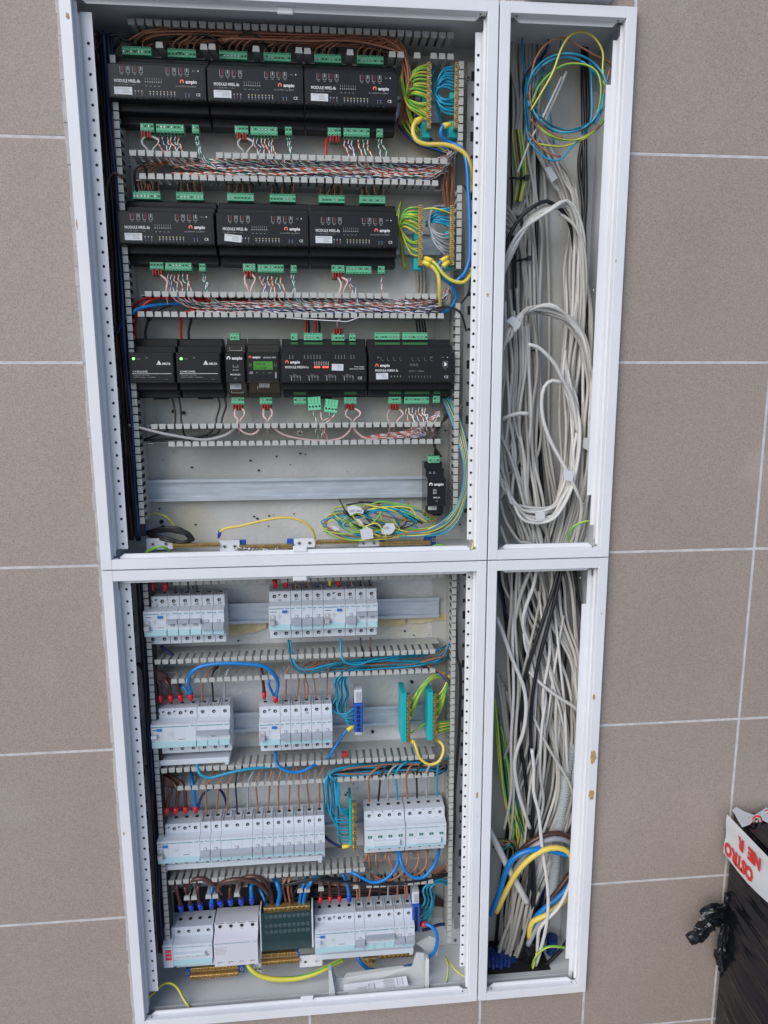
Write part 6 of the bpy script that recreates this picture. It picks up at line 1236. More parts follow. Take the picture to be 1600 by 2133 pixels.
# debris on the boards
t = MB()
for i in range(28):
    L = random.random() < .5; u, v = (rnd(320, 870), rnd(940, 985)) if i % 3 == 0 else (rnd(320,700), rnd(1050,1110)) if i % 3 == 1 else random.choice(((rnd(480,560),rnd(1300,1345)),(rnd(480,540),rnd(1490,1570)),(rnd(700,830),rnd(1390,1560)),(rnd(700,760),rnd(1620,1680)),(rnd(790,930),rnd(1300,1345))))
    p = P(u, v, .124); s = rnd(.0008,.0028); a0 = rnd(0, 6); t.prism([(p.x+s*math.cos(a0+k*1.6), p.z+s*math.sin(a0+k*1.6)*rnd(.5,1)) for k in range(4)], .1232, .1248, 'dark')
t.build('debris', None, 'small dark crumbs scattered on the cabinet back boards', 'crumbs', kind='stuff')
for i, (u, v, r_) in enumerate(((541,858,.0),(361,857,.003),(382,860,.003),(336,1087,.0032),(339,1098,.003),(429,1356,.0028),(512,1518,.003),(484,1527,.003),(776,1525,.0026),(858,1421,.0026))):
    if r_: m = MB(); p = P(u, v, .121); m.cyl(p.x, .120, .1245, p.z, r_, 'dark', 10); m.build('plug_hole', None, f'small round black hole plug, {ordn(i)} counted from the top of the back boards', 'hole plug', 'round black hole plugs')
# ================================================================ the narrow cabinets: looped cables
def cable(pts, col, r, lab, grp=None, step=.009, name='cable'):
    if grp and 'coil' not in grp: pts = [pts[0]]+[(p[0]+jit(5), p[1]+jit(6), p[2]+jit(.006)) for p in pts[1:-1]]+[pts[-1]]
    mb = MB(); sp_ = spline([P(*p) for p in pts], step); mb.tube(sp_, r, col, 9)
    return mb.build(name, None, lab, 'cable', grp)
RC = .0026
# vertical cables at the back of the upper narrow cabinet
for i in range(9):
    u = 1068+i*5.5
    cable([(u+jit(2), 40, .105), (u-2+jit(3), 130, .100), (u+2+jit(4), 220, .100), (u+jit(5), 320, .098), (u+4+jit(5), 400, .100), (u+12+jit(8), 480, .10), (1088+i*4+jit(4), 560, .098), (1092+i*4+jit(4), 700, .095), (1094+i*5+jit(5), 830, .095), (1096+i*7+jit(6), 960, .092), (1102+i*9+jit(6), 1080, .090), (1110+i*9, 1165, .09)], 'cable_dim' if i % 2 else 'cable_grey', RC, f'{ordn(i)} long grey cable from the left running down the back of the upper narrow cabinet', 'long cables at the back of the upper narrow cabinet')
for i in range(13):
    u = 1176+i*4.2
    cable([(1098+i*3.5, 262, .114), (1122+i*3.6, 320, .100), (1146+i*3.6, 372, .098), (1168+i*3, 410, .100), (1182+i*2.6+jit(2), 470, .098), (u+jit(3), 560, .092), (u+2+jit(4), 660, .088), (u-2+jit(5), 780, .086), (u-4+jit(6), 880, .084), (u-10+jit(8), 980, .082), (1150+i*7+jit(6), 1070, .08), (1125+i*6.5+jit(5), 1165, .085)], ['cable_grey','cable_white','cable_dim'][i % 3], RC*.95, f'{ordn(i)} pale cable from the left running down the right half of the upper narrow cabinet', 'pale cables down the right half')
for i in range(4): cable([(1118+i*9, 45, .108), (1108+i*9, 130, .108), (1100+i*8+jit(3), 220, .106), (1090+i*6, 330, .104), (1080+i*6, 395, .100), (1066+i*5, 450, .09)], 'cable_dim', .0034, f'{ordn(i)} thick dim cable from the left at the top of the narrow cabinet', 'thick dim cables at the top')
for i in range(5): cable([(1046+jit(2), 420+i*14, .07), (1070+i*2, 445+i*14, .08), (1084+i*3, 500+i*12, .088), (1090+i*3, 580, .095), (1094+i*5, 660, .095), (1098+i*5, 780, .094), (1092+i*6, 920, .092)], 'cable_dim', RC, f'{ordn(i)} dim cable bending in from the left below the coloured coil', 'dim cables bending in from the left')
for i in range(9): cable([(1050+i*9, 46+i*2, .116), (1054+i*9+jit(6), 330, .114), (1060+i*9+jit(8), 620, .113), (1066+i*9+jit(8), 900, .112), (1072+i*10, 1165, .112)], ['cable_dim','black','cable_grey'][i % 3], .0031, f'{ordn(i)} cable from the left lying deepest against the back of the upper narrow cabinet', 'deepest cables of the upper narrow cabinet')
# first big loop
for i in range(7):
    k = i*4.2
    cable([(1042, 590-i*2, .055), (1056+k*.2, 540-k*.2, .050), (1078+k*.3, 490-k*.1, .044+.002*i), (1110, 452-k*.9+12, .040+.003*i), (1150, 424-k*.6+16, .038+.003*i), (1182-k*.1, 418+k*.5, .040+.003*i), (1203-k*.4, 446+k*.4, .044+.003*i), (1216-k*.6, 500, .052+.003*i), (1220-k*.9, 570, .060+.003*i), (1216-k*1.1+jit(3), 660, .070), (1206-k+jit(4), 760, .078), (1196-k*.5, 830, .085)], ['cable_white','cable_grey','cable_grey'][i % 3], RC, f'{ordn(i)} cable from the outside in the tall upper loop of pale cables', 'cables of the tall upper loop')
cable([(1046,540,.060),(1062,490,.055),(1085,452,.052),(1112,430,.050),(1140,419,.052),(1172,440,.058),(1190,475,.066),(1196,520,.075)], 'black', .0030, 'black cable arching on top of the tall upper loop')
cable([(1165,445,.05),(1190,462,.048),(1208,490,.05),(1219,530,.055),(1221,600,.065),(1212,690,.075)], 'cable_grey', RC, 'thin grey cable crossing the right shoulder of the tall loop')
# second loop with its tape flag and lower half
for i in range(8):
    k = i*3.6
    cable([(1046+k*.2, 735-i*3, .050), (1054+k*.4, 695, .046), (1074+k*.3, 664-k*.4+8, .042), (1104, 642+k*.2, .036+.003*i), (1142, 640+k*.5, .034+.003*i), (1180, 658+k*.6, .036+.003*i), (1210-k*.3, 690+k*.6, .042+.003*i), (1226-k*.5, 735, .048+.003*i), (1237-k*.9, 800, .054+.002*i), (1240-k*1.2+jit(2), 870, .058), (1236-k*1.3+jit(2), 950, .062), (1226-k*1.2+jit(3), 1030, .066), (1206-k+jit(3), 1100, .074), (1178-k+jit(4), 1170, .082)], ['cable_white','cable_grey','cable_white','cable_dim'][i % 4], RC, f'{ordn(i)} cable from the outside in the middle loop with the tape flag', 'cables of the middle loop')
for i in range(7):
    k = i*3.4
    cable([(1041, 985+i*9, .056), (1048+k*.2, 1010+k*.6, .052), (1064+k*.2, 1040+k*.4, .046), (1090, 1070-k*.9+8, .040+.003*i), (1120, 1084-k*1.0, .036+.003*i), (1150-k*.1, 1078-k*1.1, .036+.003*i), (1176-k*.3, 1046-k, .038+.003*i), (1192-k*.3, 1000-k*.6, .040+.003*i), (1202-k*.5, 940, .044+.003*i), (1206-k*.8, 880, .050+.003*i), (1200-k*.8+jit(2), 830, .056), (1186-k*.5, 790, .062), (1178, 750-k, .075)], ['cable_white','cable_grey','cable_white','cable_grey'][i % 4], RC, f'{ordn(i)} cable from the outside in the low round loop held by white tape', 'cables of the low round loop')
cable([(1170,798,.040),(1150,793,.038),(1134,806,.038),(1128,838,.038),(1133,880,.038),(1150,925,.037),(1172,965,.036),(1190,1000,.036),(1204,1030,.04),(1212,1055,.05),(1204,1110,.066),(1190,1165,.08)], 'cable_white', .0031, 'single white cable bent into a hairpin and running down to the taped loop')
cable([(1100,718,.036),(1118,722,.036),(1138,738,.037),(1158,762,.040),(1172,792,.044),(1186,818,.048),(1196,850,.052),(1203,900,.056)], 'cable_white', .0031, 'cut cable end pointing left in front of the middle loop')
cable([(1101,862,.040),(1082,861,.040),(1062,866,.042),(1044,874,.048)], 'cable_white', .0033, 'short cut cable stub pointing right at the left edge')
for i, (a, b) in enumerate(((905,1010),(965,1100),(1040,1150),(1095,1160))): cable([(1042,a,.06),(1058,a+40,.056),(1076+i*4,a+90,.056),(1094+i*4,min(a+150,1130),.06),(1112+i*3,min(a+200,1168),.075)], 'cable_grey', RC, f'{ordn(i)} grey cable from the top slanting down from the left edge', 'grey cables slanting from the left edge')
for i, (px) in enumerate(([(1046,1000,.07),(1075,960,.08),(1088,900,.088),(1100,850,.092),(1108,780,.095)],[(1048,960,.075),(1066,920,.082),(1080,870,.088),(1090,800,.095)],[(1130,870,.09),(1122,940,.085),(1106,980,.082),(1098,1040,.08),(1104,1120,.082)],[(1096,920,.085),(1108,1010,.08),(1122,1060,.078),(1140,1110,.076),(1150,1165,.08)])): cable(px, 'cable_dim', RC*.9, f'{ordn(i)} crossing dim cable between the loops', 'dim cables crossing between the loops')
for i in range(3): cable([(1212+i*5,46,.108),(1213+i*4,140,.104),(1216+i*3,240,.100),(1221-i*5,330,.096),(1219-i*2,420,.092),(1218+i,520,.088),(1216+i*2,640,.085),(1212+i*2,760,.08),(1206,900,.08),(1196,1040,.085),(1180,1160,.09)], 'black', .0032, f'{ordn(i)} black cable running down the right side of the upper narrow cabinet', 'black cables down the right side')
for i, (u0, u1) in enumerate(((1092,1102),(1140,1098),(1146,1100),(1143,1112),(1166,1150))): cable([(u0,46,.090),(u0-(4 if i else 1),100,.086),(u1-4,160 if i else 180,.082),(u1-2,220,.080),(u1+4,300,.085)], 'ltblue' if i % 2 == 0 else 'navy', .0014, f'{ordn(i)} thin blue wire from the left hanging from the top of the narrow cabinet', 'thin blue wires at the top of the narrow cabinet')
for i in range(14):
    u = 1044+i*5
    cable([(u+jit(3), 640+jit(40), .082), (u+4+jit(6), 760, .078), (u-2+jit(8), 860, .074+jit(.006)), (u+6+jit(8), 950, .072), (u+18+jit(10), 1040, .072), (u+34+jit(12), 1110, .076), (u+44+jit(8), 1165, .082)], ['cable_grey','cable_dim','cable_white'][i % 3], RC, f'{ordn(i)} loosely waving cable from the left in the lower left of the upper narrow cabinet', 'waving cables at the lower left')
# coloured coil of single wires
def ell(cx, cy, a, b, t0, t1, y, n=13, w=0): return [(cx+(a+w*math.sin(3*k))*math.cos(math.radians(t0+(t1-t0)*k/(n-1))), cy-(b+w*math.cos(2*k))*math.sin(math.radians(t0+(t1-t0)*k/(n-1))), y+.006*math.sin(k*1.7)) for k in range(n)]
def coil(lab, col, pts): cable(pts, col, .0015, lab, 'coloured coil of single wires', .006, 'coil_wire') if col != 'gy' else wire(pts, .0015, 'gy', lab, name='coil_wire', cat='coil wire', group='coloured coil of single wires')
coil('outer brown wire of the coloured coil', 'brown', [(1284,158,.06),(1268,130,.05),(1240,115,.045),(1205,95,.040),(1172,78,.038),(1140,90,.038),(1116,122,.038),(1106,165,.038),(1104,205,.038),(1114,240,.038),(1140,272,.038),(1172,288,.038)])
coil('blue wire forming the top arc of the coloured coil', 'ltblue', ell(1182,194,84,83,200,-20,.036)); coil('second blue wire of the coloured coil', 'ltblue', ell(1178,205,78,86,160,-40,.040)); coil('blue wire on the lower arc of the coil', 'ltblue', ell(1180,190,78,86,355,200,.034))
coil('blue wire drooping lowest below the coil', 'ltblue', [(1096,262,.05),(1102,290,.044),(1120,315,.040),(1145,333,.038),(1168,332,.038),(1186,312,.040),(1215,280,.044),(1232,245,.05),(1232,170,.055),(1230,130,.06)])
coil('brown wire drooping below the coil', 'brown', [(1098,272,.05),(1120,300,.042),(1145,320,.040),(1168,326,.04)]); coil('brown wire on the right side of the coil', 'brown', [(1230,260,.046),(1252,215,.040),(1264,170,.038),(1270,145,.036)])
coil('green-yellow wire looping around the coil', 'gy', ell(1186,210,82,82,30,-140,.034)); coil('green wire across the middle of the coil', 'gy', [(1108,215,.038),(1122,180,.036),(1150,150,.035),(1180,134,.034),(1215,134,.034),(1238,144,.035),(1250,165,.036),(1252,200,.038),(1244,240,.042)])
wire([(1106,230,.036),(1130,190,.034),(1152,150,.032),(1170,100,.032),(1190,72,.032),(1216,66,.032),(1240,80,.033),(1256,110,.034),(1256,150,.035),(1268,190,.037),(1272,225,.038),(1250,262,.040),(1215,290,.042),(1170,305,.042),(1120,300,.044)], .0016, 'yg', 'bright yellow wire rising highest above the coloured coil', name='coil_wire', cat='coil wire', group='coloured coil of single wires')
coil('teal wire inside the coloured coil', 'tealwire', ell(1184,200,72,70,330,130,.042)); coil('dark brown wire inside the coloured coil', 'dkbrown', ell(1180,202,80,74,340,150,.044)); coil('brown wire along the bottom right of the coil', 'brown', ell(1182,205,88,86,-150,20,.036))
for i in range(5): wire([(1068+i*4,270,.07),(1072+i*5,320,.072),(1078+i*4,370,.075),(1072+i*3,420,.08)], .0015, ['gy','brown','black','gy','yg'][i], f'{ordn(i)} coloured wire hanging below the left side of the coil', name='coil_wire', cat='coil wire', group='coloured wires left below the coil')
cable([(1078,360,.05),(1106,290,.05),(1128,250,.048),(1170,160,.052)], 'cable_white', .0016, 'bare pale wire leaning behind the coil'); cable([(1118,300,.06),(1140,240,.058),(1158,200,.056),(1180,150,.06)], 'cable_white', .0022, 'slim white cable leaning behind the coil')
def tie(u0, v0, u1, v1, y, lab): m = MB(); m.tube(spline([P(u0,v0,y+.012), P((u0*2+u1)/3,(v0*2+v1)/3,y+.001), P((u0+2*u1)/3,(v0+2*v1)/3,y), P(u1,v1,y+.004)], .006), .0018, 'black', 6); p = P(u1,v1,y); m.box(p.x-.0035,p.x+.0035,y-.003,y+.004,p.z-.0035,p.z+.0035,'black'); m.build('cable_tie', None, lab, 'cable tie')
tie(1062,371,1097,370,.070,'black cable tie below the coloured coil'); tie(1077,543,1103,538,.080,'black cable tie inside the tall upper loop'); tie(1083,733,1120,729,.080,'black cable tie beside the cut cable end')
def tape(u, v, pts, lab, y): m = MB(); m.prism([(X(u+a, v+b, y), Z(u+a, v+b, y)) for a, b in pts][::-1], y, y+.0004, 'tape_white'); m.build('tape_flag', None, lab, 'tape')
tape(1070,672,[(-16,-4),(-2,-14),(16,0),(12,10),(2,20),(-2,8)],'white tape around the middle loop at the left',.034); tape(1185,991,[(-11,-12),(12,-10),(8,12),(-10,8)],'white tape around the low round loop at the right',.032); tape(1125,1076,[(-10,-8),(10,-10),(10,4),(-8,10)],'white tape around the bottom of the low round loop',.033); tape(1226,924,[(-10,-12),(12,-12),(10,14),(4,18),(-12,8)],'white tape at the right edge of the middle loop',.05); tape(1148,362,[(-14,-12),(-2,-16),(14,8),(2,18)],'white marker sleeve on cables near the top',.085)
wire([(1186,1132,.05),(1184,1115,.045),(1192,1100,.040),(1208,1090,.036),(1224,1086,.034),(1238,1086,.04)], .0020, 'gy', 'green-yellow earth wire at the bottom of the upper narrow cabinet')
# ---------------------------------------------------------------- lower narrow cabinet
fan_ = [(1046,1130,1170),(1060,1150,1185),(1076,1165,1195),(1090,1175,1202),(1104,1186,1206),(1118,1192,1208),(1130,1196,1210),(1142,1200,1212),(1152,1202,1213),(1165,1206,1214),(1178,1208,1215),(1190,1210,1216)]
for i, (u0, um, u1) in enumerate(fan_):
    cable([(u0, 1172, .090), (u0+6+jit(3), 1220, .084), (u0+(um-u0)*.45+jit(3), 1290, .076), (um-6+jit(3), 1370, .070), (u1-10+jit(3), 1440, .066), (u1-4+jit(3), 1500, .066), (u1-6-i*.6, 1570, .068), (u1-14-i*1.2, 1640, .070), (u1-34-i*2, 1720, .074), (u1-62-i*3, 1800, .082), (u1-86-i*4, 1880, .09)], ['cable_white','cable_grey','cable_white','cable_dim'][i % 4], RC, f'{ordn(i)} pale cable from the left fanning towards the right wall of the lower narrow cabinet', 'pale cables fanning to the right')
for i in range(12):
    u = 1052+i*9.5
    cable([(u+jit(4), 1172, .105), (u+10+jit(6), 1260, .100), (u+22+jit(6), 1350, .098), (u+34+jit(6), 1440, .095), (u+40+jit(5), 1540, .094), (u+38-i*1.5+jit(5), 1640, .092), (u+30-i*3+jit(5), 1740, .09), (u+14-i*4, 1830, .092), (u-i*5, 1930, .10)], ['cable_dim','cable_grey','cable_dim'][i % 3], RC*1.05, f'{ordn(i)} dim cable from the left behind the fan of pale cables', 'dim cables behind the fan')
for i in range(7):
    cable([(1110+i*6, 1360+jit(8), .085), (1122+i*7, 1440, .080), (1142+i*7, 1520, .076), (1160+i*6, 1600, .074), (1166+i*5, 1660, .072), (1158+i*5, 1710, .072), (1136+i*5, 1760, .078), (1108+i*5, 1820, .086), (1070+i*5,1900,.092), (1036+i*5,1985,.10)], 'cable_white' if i % 2 else 'cable_grey', .0038, f'{ordn(i)} thick pale cable from the left bending down to the bottom left', 'thick pale cables bending to the bottom left')
for i in range(8): cable([(1036+i*4.5, 1400+i*10, .10), (1048+i*4, 1500, .096), (1058+i*5, 1600, .094), (1066+i*5, 1690, .092), (1078+i*4, 1760, .094), (1090+i*3, 1830, .10)], 'cable_dim' if i % 2 else 'cable_grey', .0032, f'{ordn(i)} dim cable from the left at the left side of the lower narrow cabinet', 'dim cables at the left side')
for i in range(13): cable([(1040+i*13+jit(4), 1172, .116), (1052+i*12+jit(8), 1330, .114), (1060+i*11+jit(8), 1500, .113), (1060+i*10+jit(8), 1680, .112), (1044+i*9+jit(8), 1850, .113), (1030+i*8, 2000, .115)], ['black','cable_dim','black','cable_dim','navy'][i % 5], .0034, f'{ordn(i)} cable from the left lying deepest against the back of the lower narrow cabinet', 'deepest cables of the lower narrow cabinet')
for i in range(16):
    a = 1050+rnd(0, 130); b = 1060+rnd(0, 135); v0 = 1175 if i % 2 else rnd(1200, 1420); L = rnd(260, 520)
    cable([(a, v0, .07), (a+(b-a)*.2+jit(10), v0+L*.25, .058+jit(.006)), (a+(b-a)*.55+jit(8), v0+L*.5, .054+jit(.006)), (a+(b-a)*.9+jit(6), v0+L*.75, .058), (b, v0+L, .07), (b-20+jit(8), v0+L+80, .085)], ['cable_white','cable_grey','cable_white','cable_dim'][i % 4], RC*rnd(.85, 1.1), f'{ordn(i)} loose cable from the left crossing the others in the lower narrow cabinet', 'loose crossing cables')
X4 = [([(1034,1285,.05),(1048,1320,.046),(1066,1370,.042),(1084,1412,.040),(1093,1440,.040),(1096,1480,.040),(1090,1525,.040),(1076,1565,.042),(1072,1600,.044),(1080,1650,.046),(1092,1690,.05),(1104,1725,.06)],'cable_white',.0034,'long white cable snaking down the left front of the lower narrow cabinet'),
 ([(1117,1190,.050),(1110,1225,.048),(1095,1265,.047),(1089,1300,.047),(1098,1330,.05),(1112,1370,.055),(1122,1420,.06)],'cable_white',.0032,'bent white cable hanging at the top of the lower narrow cabinet'),
 ([(1104,1190,.060),(1086,1235,.058),(1075,1280,.058),(1066,1330,.062),(1062,1360,.07)],'cable_grey',.0034,'grey cable slanting down left at the top'),
 ([(1108,1560,.048),(1112,1600,.044),(1112,1650,.042),(1122,1690,.040),(1126,1730,.038),(1130,1770,.036),(1136,1810,.034),(1141,1850,.034),(1142,1890,.034),(1138,1930,.036),(1130,1965,.042),(1120,2000,.052),(1108,2030,.07)],'cable_white',.0032,'white cable hanging in front down to the bottom of the lower narrow cabinet'),
 ([(1206,1795,.036),(1192,1830,.034),(1176,1868,.034),(1160,1895,.034),(1140,1915,.036),(1124,1935,.040),(1120,1965,.048),(1118,2000,.058),(1106,2032,.07)],'cable_white',.0032,'white cable curving from the right wall to the bottom pipe'),
 ([(1098,1395,.05),(1128,1425,.048),(1160,1450,.047),(1195,1472,.048),(1210,1490,.05),(1210,1510,.056),(1204,1545,.062)],'cable_white',.0030,'white cable crossing over the fan to the right wall'),
 ([(1110,1490,.058),(1128,1530,.054),(1150,1570,.050),(1172,1605,.048),(1186,1630,.048),(1198,1665,.050)],'cable_grey',.0026,'thin grey cable crossing to the conduit'),
 ([(1165,1180,.048),(1152,1230,.044),(1132,1290,.042),(1112,1350,.042),(1098,1395,.046),(1090,1440,.055),(1082,1520,.066),(1092,1600,.072),(1100,1680,.076)],'black',.0034,'left one of two black cables crossing in front of the pale cables'),
 ([(1172,1180,.050),(1158,1240,.046),(1140,1310,.044),(1124,1370,.044),(1114,1420,.046),(1108,1470,.05),(1106,1540,.056),(1112,1620,.06),(1110,1700,.064),(1104,1780,.07),(1108,1830,.072),(1100,1900,.075),(1090,1960,.08)],'black',.0034,'right one of two black cables crossing in front of the pale cables'),
 ([(1196,1190,.080),(1206,1250,.076),(1214,1300,.074),(1219,1350,.074)],'black',.0030,'black cable at the upper right wall of the lower narrow cabinet'),
 ([(1202,1560,.07),(1200,1610,.062),(1204,1660,.056),(1209,1710,.052),(1212,1750,.052)],'black',.0028,'black cable hugging the right wall above the big arches'),
 ([(1202,1918,.045),(1188,1948,.046),(1168,1980,.050),(1142,2005,.056),(1116,2026,.066)],'black',.0036,'black cable slanting from the right wall to the bottom pipe'),
 ([(1034,1200,.08),(1048,1260,.08),(1066,1310,.082),(1080,1370,.084),(1094,1430,.084),(1106,1470,.088)],'navy',.0018,'thin dark blue wire crossing the upper left of the lower narrow cabinet')]
for px, c, r, lab in X4: cable(px, c, r, lab)
for i in range(3): cable([(1100+i*5,1700,.07),(1104+i*4,1780,.066),(1108-i*4,1830,.064),(1114-i*7,1880,.066),(1106-i*6,1940,.07),(1090-i*5,1985,.08)], 'black', .0030, f'{ordn(i)} black cable from the right running down to the black pipe', 'black cables to the black pipe')
for i in range(12):
    c = ['gy','yg','gy','black','tealwire','gy'][i % 6]; u = 1028+i*3
    wire([(u-2, 1440+i*12, .085), (u+4+jit(3), 1500+i*8, .080), (u+14+jit(4), 1590+i*4, .076), (u+24+jit(5), 1660+i*3, .076), (u+34+jit(6), 1720+i*2, .080), (u+38+jit(6), 1765, .09)], .0017, c, f'{ordn(i)} coloured wire from the left hanging at the left of the lower narrow cabinet', name='hanging_wire', cat='hanging wire', group='coloured wires hanging at the left')
for i in range(8): wire([(1030+jit(4),1745+i*4,.085),(1050+jit(5),1748+i*3+jit(6),.08),(1068+jit(6),1756+jit(10),.08),(1078+jit(6),1775+jit(10),.09)], .0014, ['copper_brown','black','gy','ltblue'][i % 4], f'{ordn(i)} short wire end in the snarl at the left edge', name='hanging_wire', cat='hanging wire', group='snarl of wire ends at the left')
ARCH = [('blue',.0050,[(1022,1905,.055),(1040,1860,.048),(1054,1815,.042),(1070,1788,.038),(1095,1774,.035),(1125,1769,.034),(1160,1775,.034),(1185,1782,.036),(1202,1798,.042),(1200,1822,.05),(1182,1850,.052),(1160,1872,.052),(1135,1892,.054),(1116,1912,.058),(1112,1940,.062)],'thick blue cable arching across the lower narrow cabinet'),
 ('yellow_cable',.0050,[(1034,1900,.052),(1052,1862,.045),(1072,1825,.038),(1098,1794,.034),(1130,1772,.030),(1160,1766,.029),(1183,1774,.031),(1192,1795,.036),(1194,1830,.042),(1182,1868,.046),(1160,1890,.046),(1135,1908,.048),(1112,1918,.052),(1104,1935,.056),(1103,1955,.06)],'thick yellow cable arching in front of the blue one'),
 ('greywire',.0050,[(1064,1830,.055),(1084,1795,.050),(1110,1765,.046),(1140,1750,.044),(1168,1748,.046),(1192,1760,.052),(1200,1778,.058)],'thick grey cable arching behind the yellow one'),
 ('dkbrown',.0050,[(1076,1785,.062),(1100,1758,.056),(1130,1742,.052),(1160,1736,.052),(1185,1744,.056),(1196,1752,.06)],'thick brown cable forming the top of the arches'),
 ('black',.0050,[(1052,1850,.064),(1074,1810,.060),(1098,1775,.056),(1128,1755,.052),(1155,1744,.050),(1185,1752,.056),(1200,1764,.064)],'thick black cable between the brown and grey arches'),
 ('dkbrown',.0048,[(1188,1820,.062),(1170,1845,.060),(1152,1868,.060),(1138,1886,.062)],'thick brown cable behind the returning blue cable'),
 ('greywire',.0048,[(1146,1895,.056),(1128,1918,.054),(1112,1944,.056),(1100,1968,.06)],'thick grey cable ending at the black pipe')]
for c, r, px, lab in ARCH: cable(px, c, r, lab, name='power_cable')
def corr(px, r, amp, pitch, col, lab, name='conduit'):
    pts = spline([P(*p) for p in px], pitch/4); R = [r+amp*(1 if (i % 4) in (0, 1) else -1) for i in range(len(pts))]; m = MB(); m.tube(pts, R, col, 16)
    for i in range(len(m.sm)): m.sm[i] = False
    return m.build(name, None, lab, 'conduit')
corr([(1196,1550,.072),(1186,1580,.068),(1180,1620,.066),(1176,1660,.066),(1168,1700,.068),(1160,1750,.074),(1157,1800,.074),(1152,1850,.074),(1150,1880,.078)], .0078, .0013, .0050, 'conduit', 'light grey corrugated conduit running down the middle of the lower narrow cabinet')
corr([(1124,1890,.075),(1118,1930,.07),(1112,1990,.07),(1104,2040,.08)], .0060, .0007, .0042, 'black_gloss', 'black corrugated conduit behind the white cables')
corr([(1000,2010,.085),(1040,2014,.080),(1068,2030,.078),(1076,2060,.085),(1078,2110,.10)], .030, .0018, .010, 'conduit_blue', 'wide dark blue corrugated pipe at the bottom left of the narrow cabinet')
m = MB(); m.tube(spline([P(1105,1940,.066), P(1100,1975,.070), P(1092,2010,.078), P(1086,2060,.09)], .01), [.013]*3+[.0145]*40, 'black_gloss', 18) if False else m.tube(spline([P(1106,1952,.070), P(1100,1985,.074), P(1092,2020,.082), P(1086,2070,.095)], .01), .0145, 'black_gloss', 18); m.build('rubber_sleeve', None, 'shiny black rubber sleeve around the thick cables at the bottom', 'sleeve')
corr([(1150,1950,.09),(1150,2000,.085),(1155,2050,.09)], .010, .0008, .005, 'conduit_blue', 'narrow dark conduit at the bottom right of the narrow cabinet')
for i in range(7): cable([(1070+i*9,1840+i*3,.07),(1062+i*8,1900,.068),(1050+i*8,1960,.074),(1034+i*7,2015,.088)], 'cable_dim', .0034, f'{ordn(i)} dim grey cable from the left swinging to the bottom left corner', 'dim cables at the bottom left corner')
cable([(1018,1728,.06),(1040,1770,.052),(1060,1810,.05),(1082,1850,.05),(1098,1880,.056)], 'cable_white', .0060, 'thick white sheathed cable stub slanting behind the blue arch')
wire([(1108,2038,.060),(1110,2010,.052),(1120,1988,.044),(1140,1973,.038),(1165,1972,.036),(1185,1978,.036),(1198,1986,.04)], .0022, 'gy', 'green-yellow earth wire arching to the right wall at the bottom'); wire([(1104,2044,.055),(1112,2010,.05),(1118,1985,.046)], .0018, 'yg', 'yellow wire with bare copper end above the bottom flange')
m = MB(); m.box(.020, .150, .045, .124, ZB+.0095, ZB+.0100, 'dark'); m.build('dark_floor_sheet', LR);  # thin dark sheet laid just above the cabinet floor
# ================================================================ pallet pack wrapped in black film
X0 = .4500; ZP = -.472; yb_, yf = -.006, -.95
m = MB(); ny, nz = 60, 300
from mathutils import noise as MN
def sx(j, k):
    f = k/nz; y = yb_+(yf-yb_)*j/ny; zz = f*.9+y*.10
    return X0+.0090*MN.noise(Vector((y*2.2, zz*55, 1)))+.0050*MN.noise(Vector((y*4, zz*110, 7)))+.004*MN.noise(Vector((y*2, zz*22, 3)))+(.010*(1-j/4) if j < 4 else 0)+.03*max(0, f-.45)*math.exp(-j/9)
vs = [(sx(j, k), yb_+(yf-yb_)*j/ny, ZP-.9*k/nz) for j in range(ny+1) for k in range(nz+1)]
m.add(vs, [(j*(nz+1)+k, j*(nz+1)+k+1, (j+1)*(nz+1)+k+1, (j+1)*(nz+1)+k) for j in range(ny) for k in range(nz)], 'black_film', True)
m.box(X0+.004, X0+.8, yf, yb_, ZP-.9, ZP-.0005, 'black_film')
pk = m.build('wrapped_pack', None, 'pack wrapped in black stretch film standing at the bottom right corner', 'wrapped pack')
def crumple(px, rad, lab, seed, y):
    r = random.Random(seed); m = MB(); pts = spline([P(*p) for p in px], .004); N = len(pts); n = 20; b0 = []
    from mathutils import noise as mn
    vs = []
    for i, p in enumerate(pts):
        t = (pts[min(i+1,N-1)]-pts[max(i-1,0)]).normalized(); u = t.cross(Vector((0,-1,0))).normalized(); v = t.cross(u); f = i/(N-1); R = rad[0]+(rad[1]-rad[0])*f if f < .5 else rad[1]+(rad[2]-rad[1])*(f-.5)*2
        for k in range(n):
            a = 2*math.pi*k/n; q = p*90+Vector((math.cos(a), math.sin(a), seed))*1.6; rr = R*(1+.42*mn.noise(q)+.30*mn.noise(q*2.7)+(.22 if k % 4 == 0 else -.06))
            vs.append(tuple(p+(u*math.cos(a)+v*math.sin(a)*.7)*rr))
    m.add(vs, [(i*n+k, i*n+(k+1)%n, (i+1)*n+(k+1)%n, (i+1)*n+k) for i in range(N-1) for k in range(n)]+[tuple(range(n-1,-1,-1)), tuple((N-1)*n+k for k in range(n))], 'black_film', False)
    return m.build('film_tail', pk, lab)
crumple([(1514,1905,-.012),(1490,1912,-.03),(1472,1925,-.034),(1456,1945,-.034),(1434,1958,-.032)], (.013,.015,.009), 'crumpled tail of black film', 3, 0)
crumple([(1514,1860,-.008),(1512,1900,-.014),(1506,1945,-.018),(1502,1990,-.016),(1508,2020,-.012),(1516,2060,-.010)], (.004,.010,.006), 'twisted strand of black film', 5, 0)
crumple([(1500,1896,-.02),(1480,1898,-.028),(1462,1906,-.026)], (.011,.012,.007), 'folded flap of black film', 9, 0)
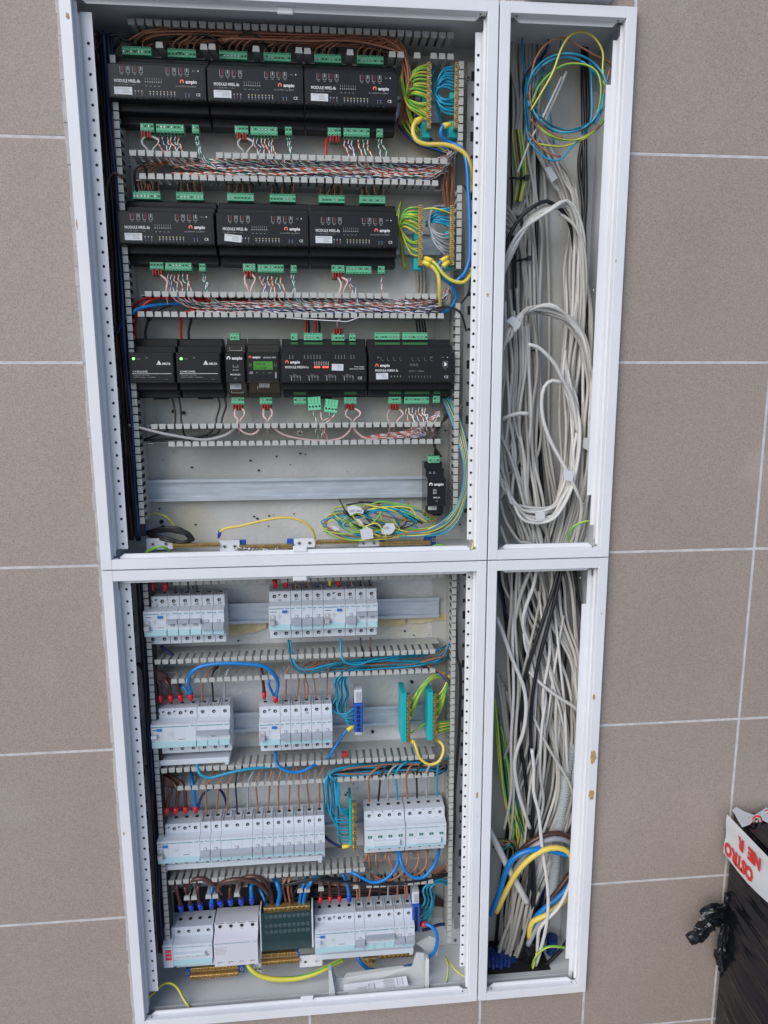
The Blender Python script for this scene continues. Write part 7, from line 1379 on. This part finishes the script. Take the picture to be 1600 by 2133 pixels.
# red and white warning tape over the upper edge
tp = thing('warning_tape', (X0, -.1, ZP-.1), 'white warning tape with red letters over the edge of the black pack', 'warning tape')
m = MB(); n = 40; w0 = .072
def tx(j, f): y = yb_-.001+(yf+.01-yb_)*j/n; return (X0-.0098-.0012*math.sin(f*9+j*.35)*(1 if f > .1 else .2), y, ZP+.0012-f*(w0+.010*math.sin(j*.6)*.2+(.008*math.exp(-((j-3)/3)**2))))
vs = [tx(j, k/8) for j in range(n+1) for k in range(9)]
m.add(vs, [(j*9+k, j*9+k+1, (j+1)*9+k+1, (j+1)*9+k) for j in range(n) for k in range(8)], 'tape_white', True); m.build('tape_band', tp)
m = MB(); vs = []
for j in range(13):
    for k in range(5): vs.append((X0-.004+.16*j/12, yb_-.002-.030*k/4+.006*math.sin(j*1.3+k), ZP+.003+.006*math.sin(j*1.7+k*1.1)+.002))
m.add(vs, [(j*5+k, j*5+k+1, (j+1)*5+k+1, (j+1)*5+k) for j in range(12) for k in range(4)], 'tape_white', True); m.build('tape_fold', tp)
def tapetext(s, y_start, z_mid, size, adv):
    m = MB(); y = y_start
    for ch in s:
        if ch == ' ': y += size*.5; continue
        vs, fs, L = text_geo(ch, 0, .06)
        # upside down: reading direction +y (to the wall), letter tops point down
        m.add([(X0-.0118, y+a*size*.95, z_mid+size*.36-b*size*1.15) for a, b in vs], [tuple(f) for f in fs], 'print_red2'); y += L*size*.95+adv
    m.build('tape_lettering', tp)
mat('print_red2', (.62,.035,.025), .4)
tapetext('OSTRO', -.093, ZP-.058, .0275, -.0030); tapetext('NIE R', -.108, ZP-.024, .0250, -.0005)
m = MB(); pts = spline([P(1574,1712,-.03), P(1584,1700,-.02), P(1592,1693,-.015), P(1606,1688,-.012)], .0015); m.tube(pts, [.0020+.0014*(i % 2) for i in range(len(pts))], 'tape_white', 6, 'print_red2'); m.tube(spline([P(1568,1716,-.03), P(1572,1702,-.034), P(1582,1702,-.034), P(1586,1714,-.03)], .003), .003, 'print_red2', 8, 'tape_white', squash=.4); m.build('tape_strand', tp)
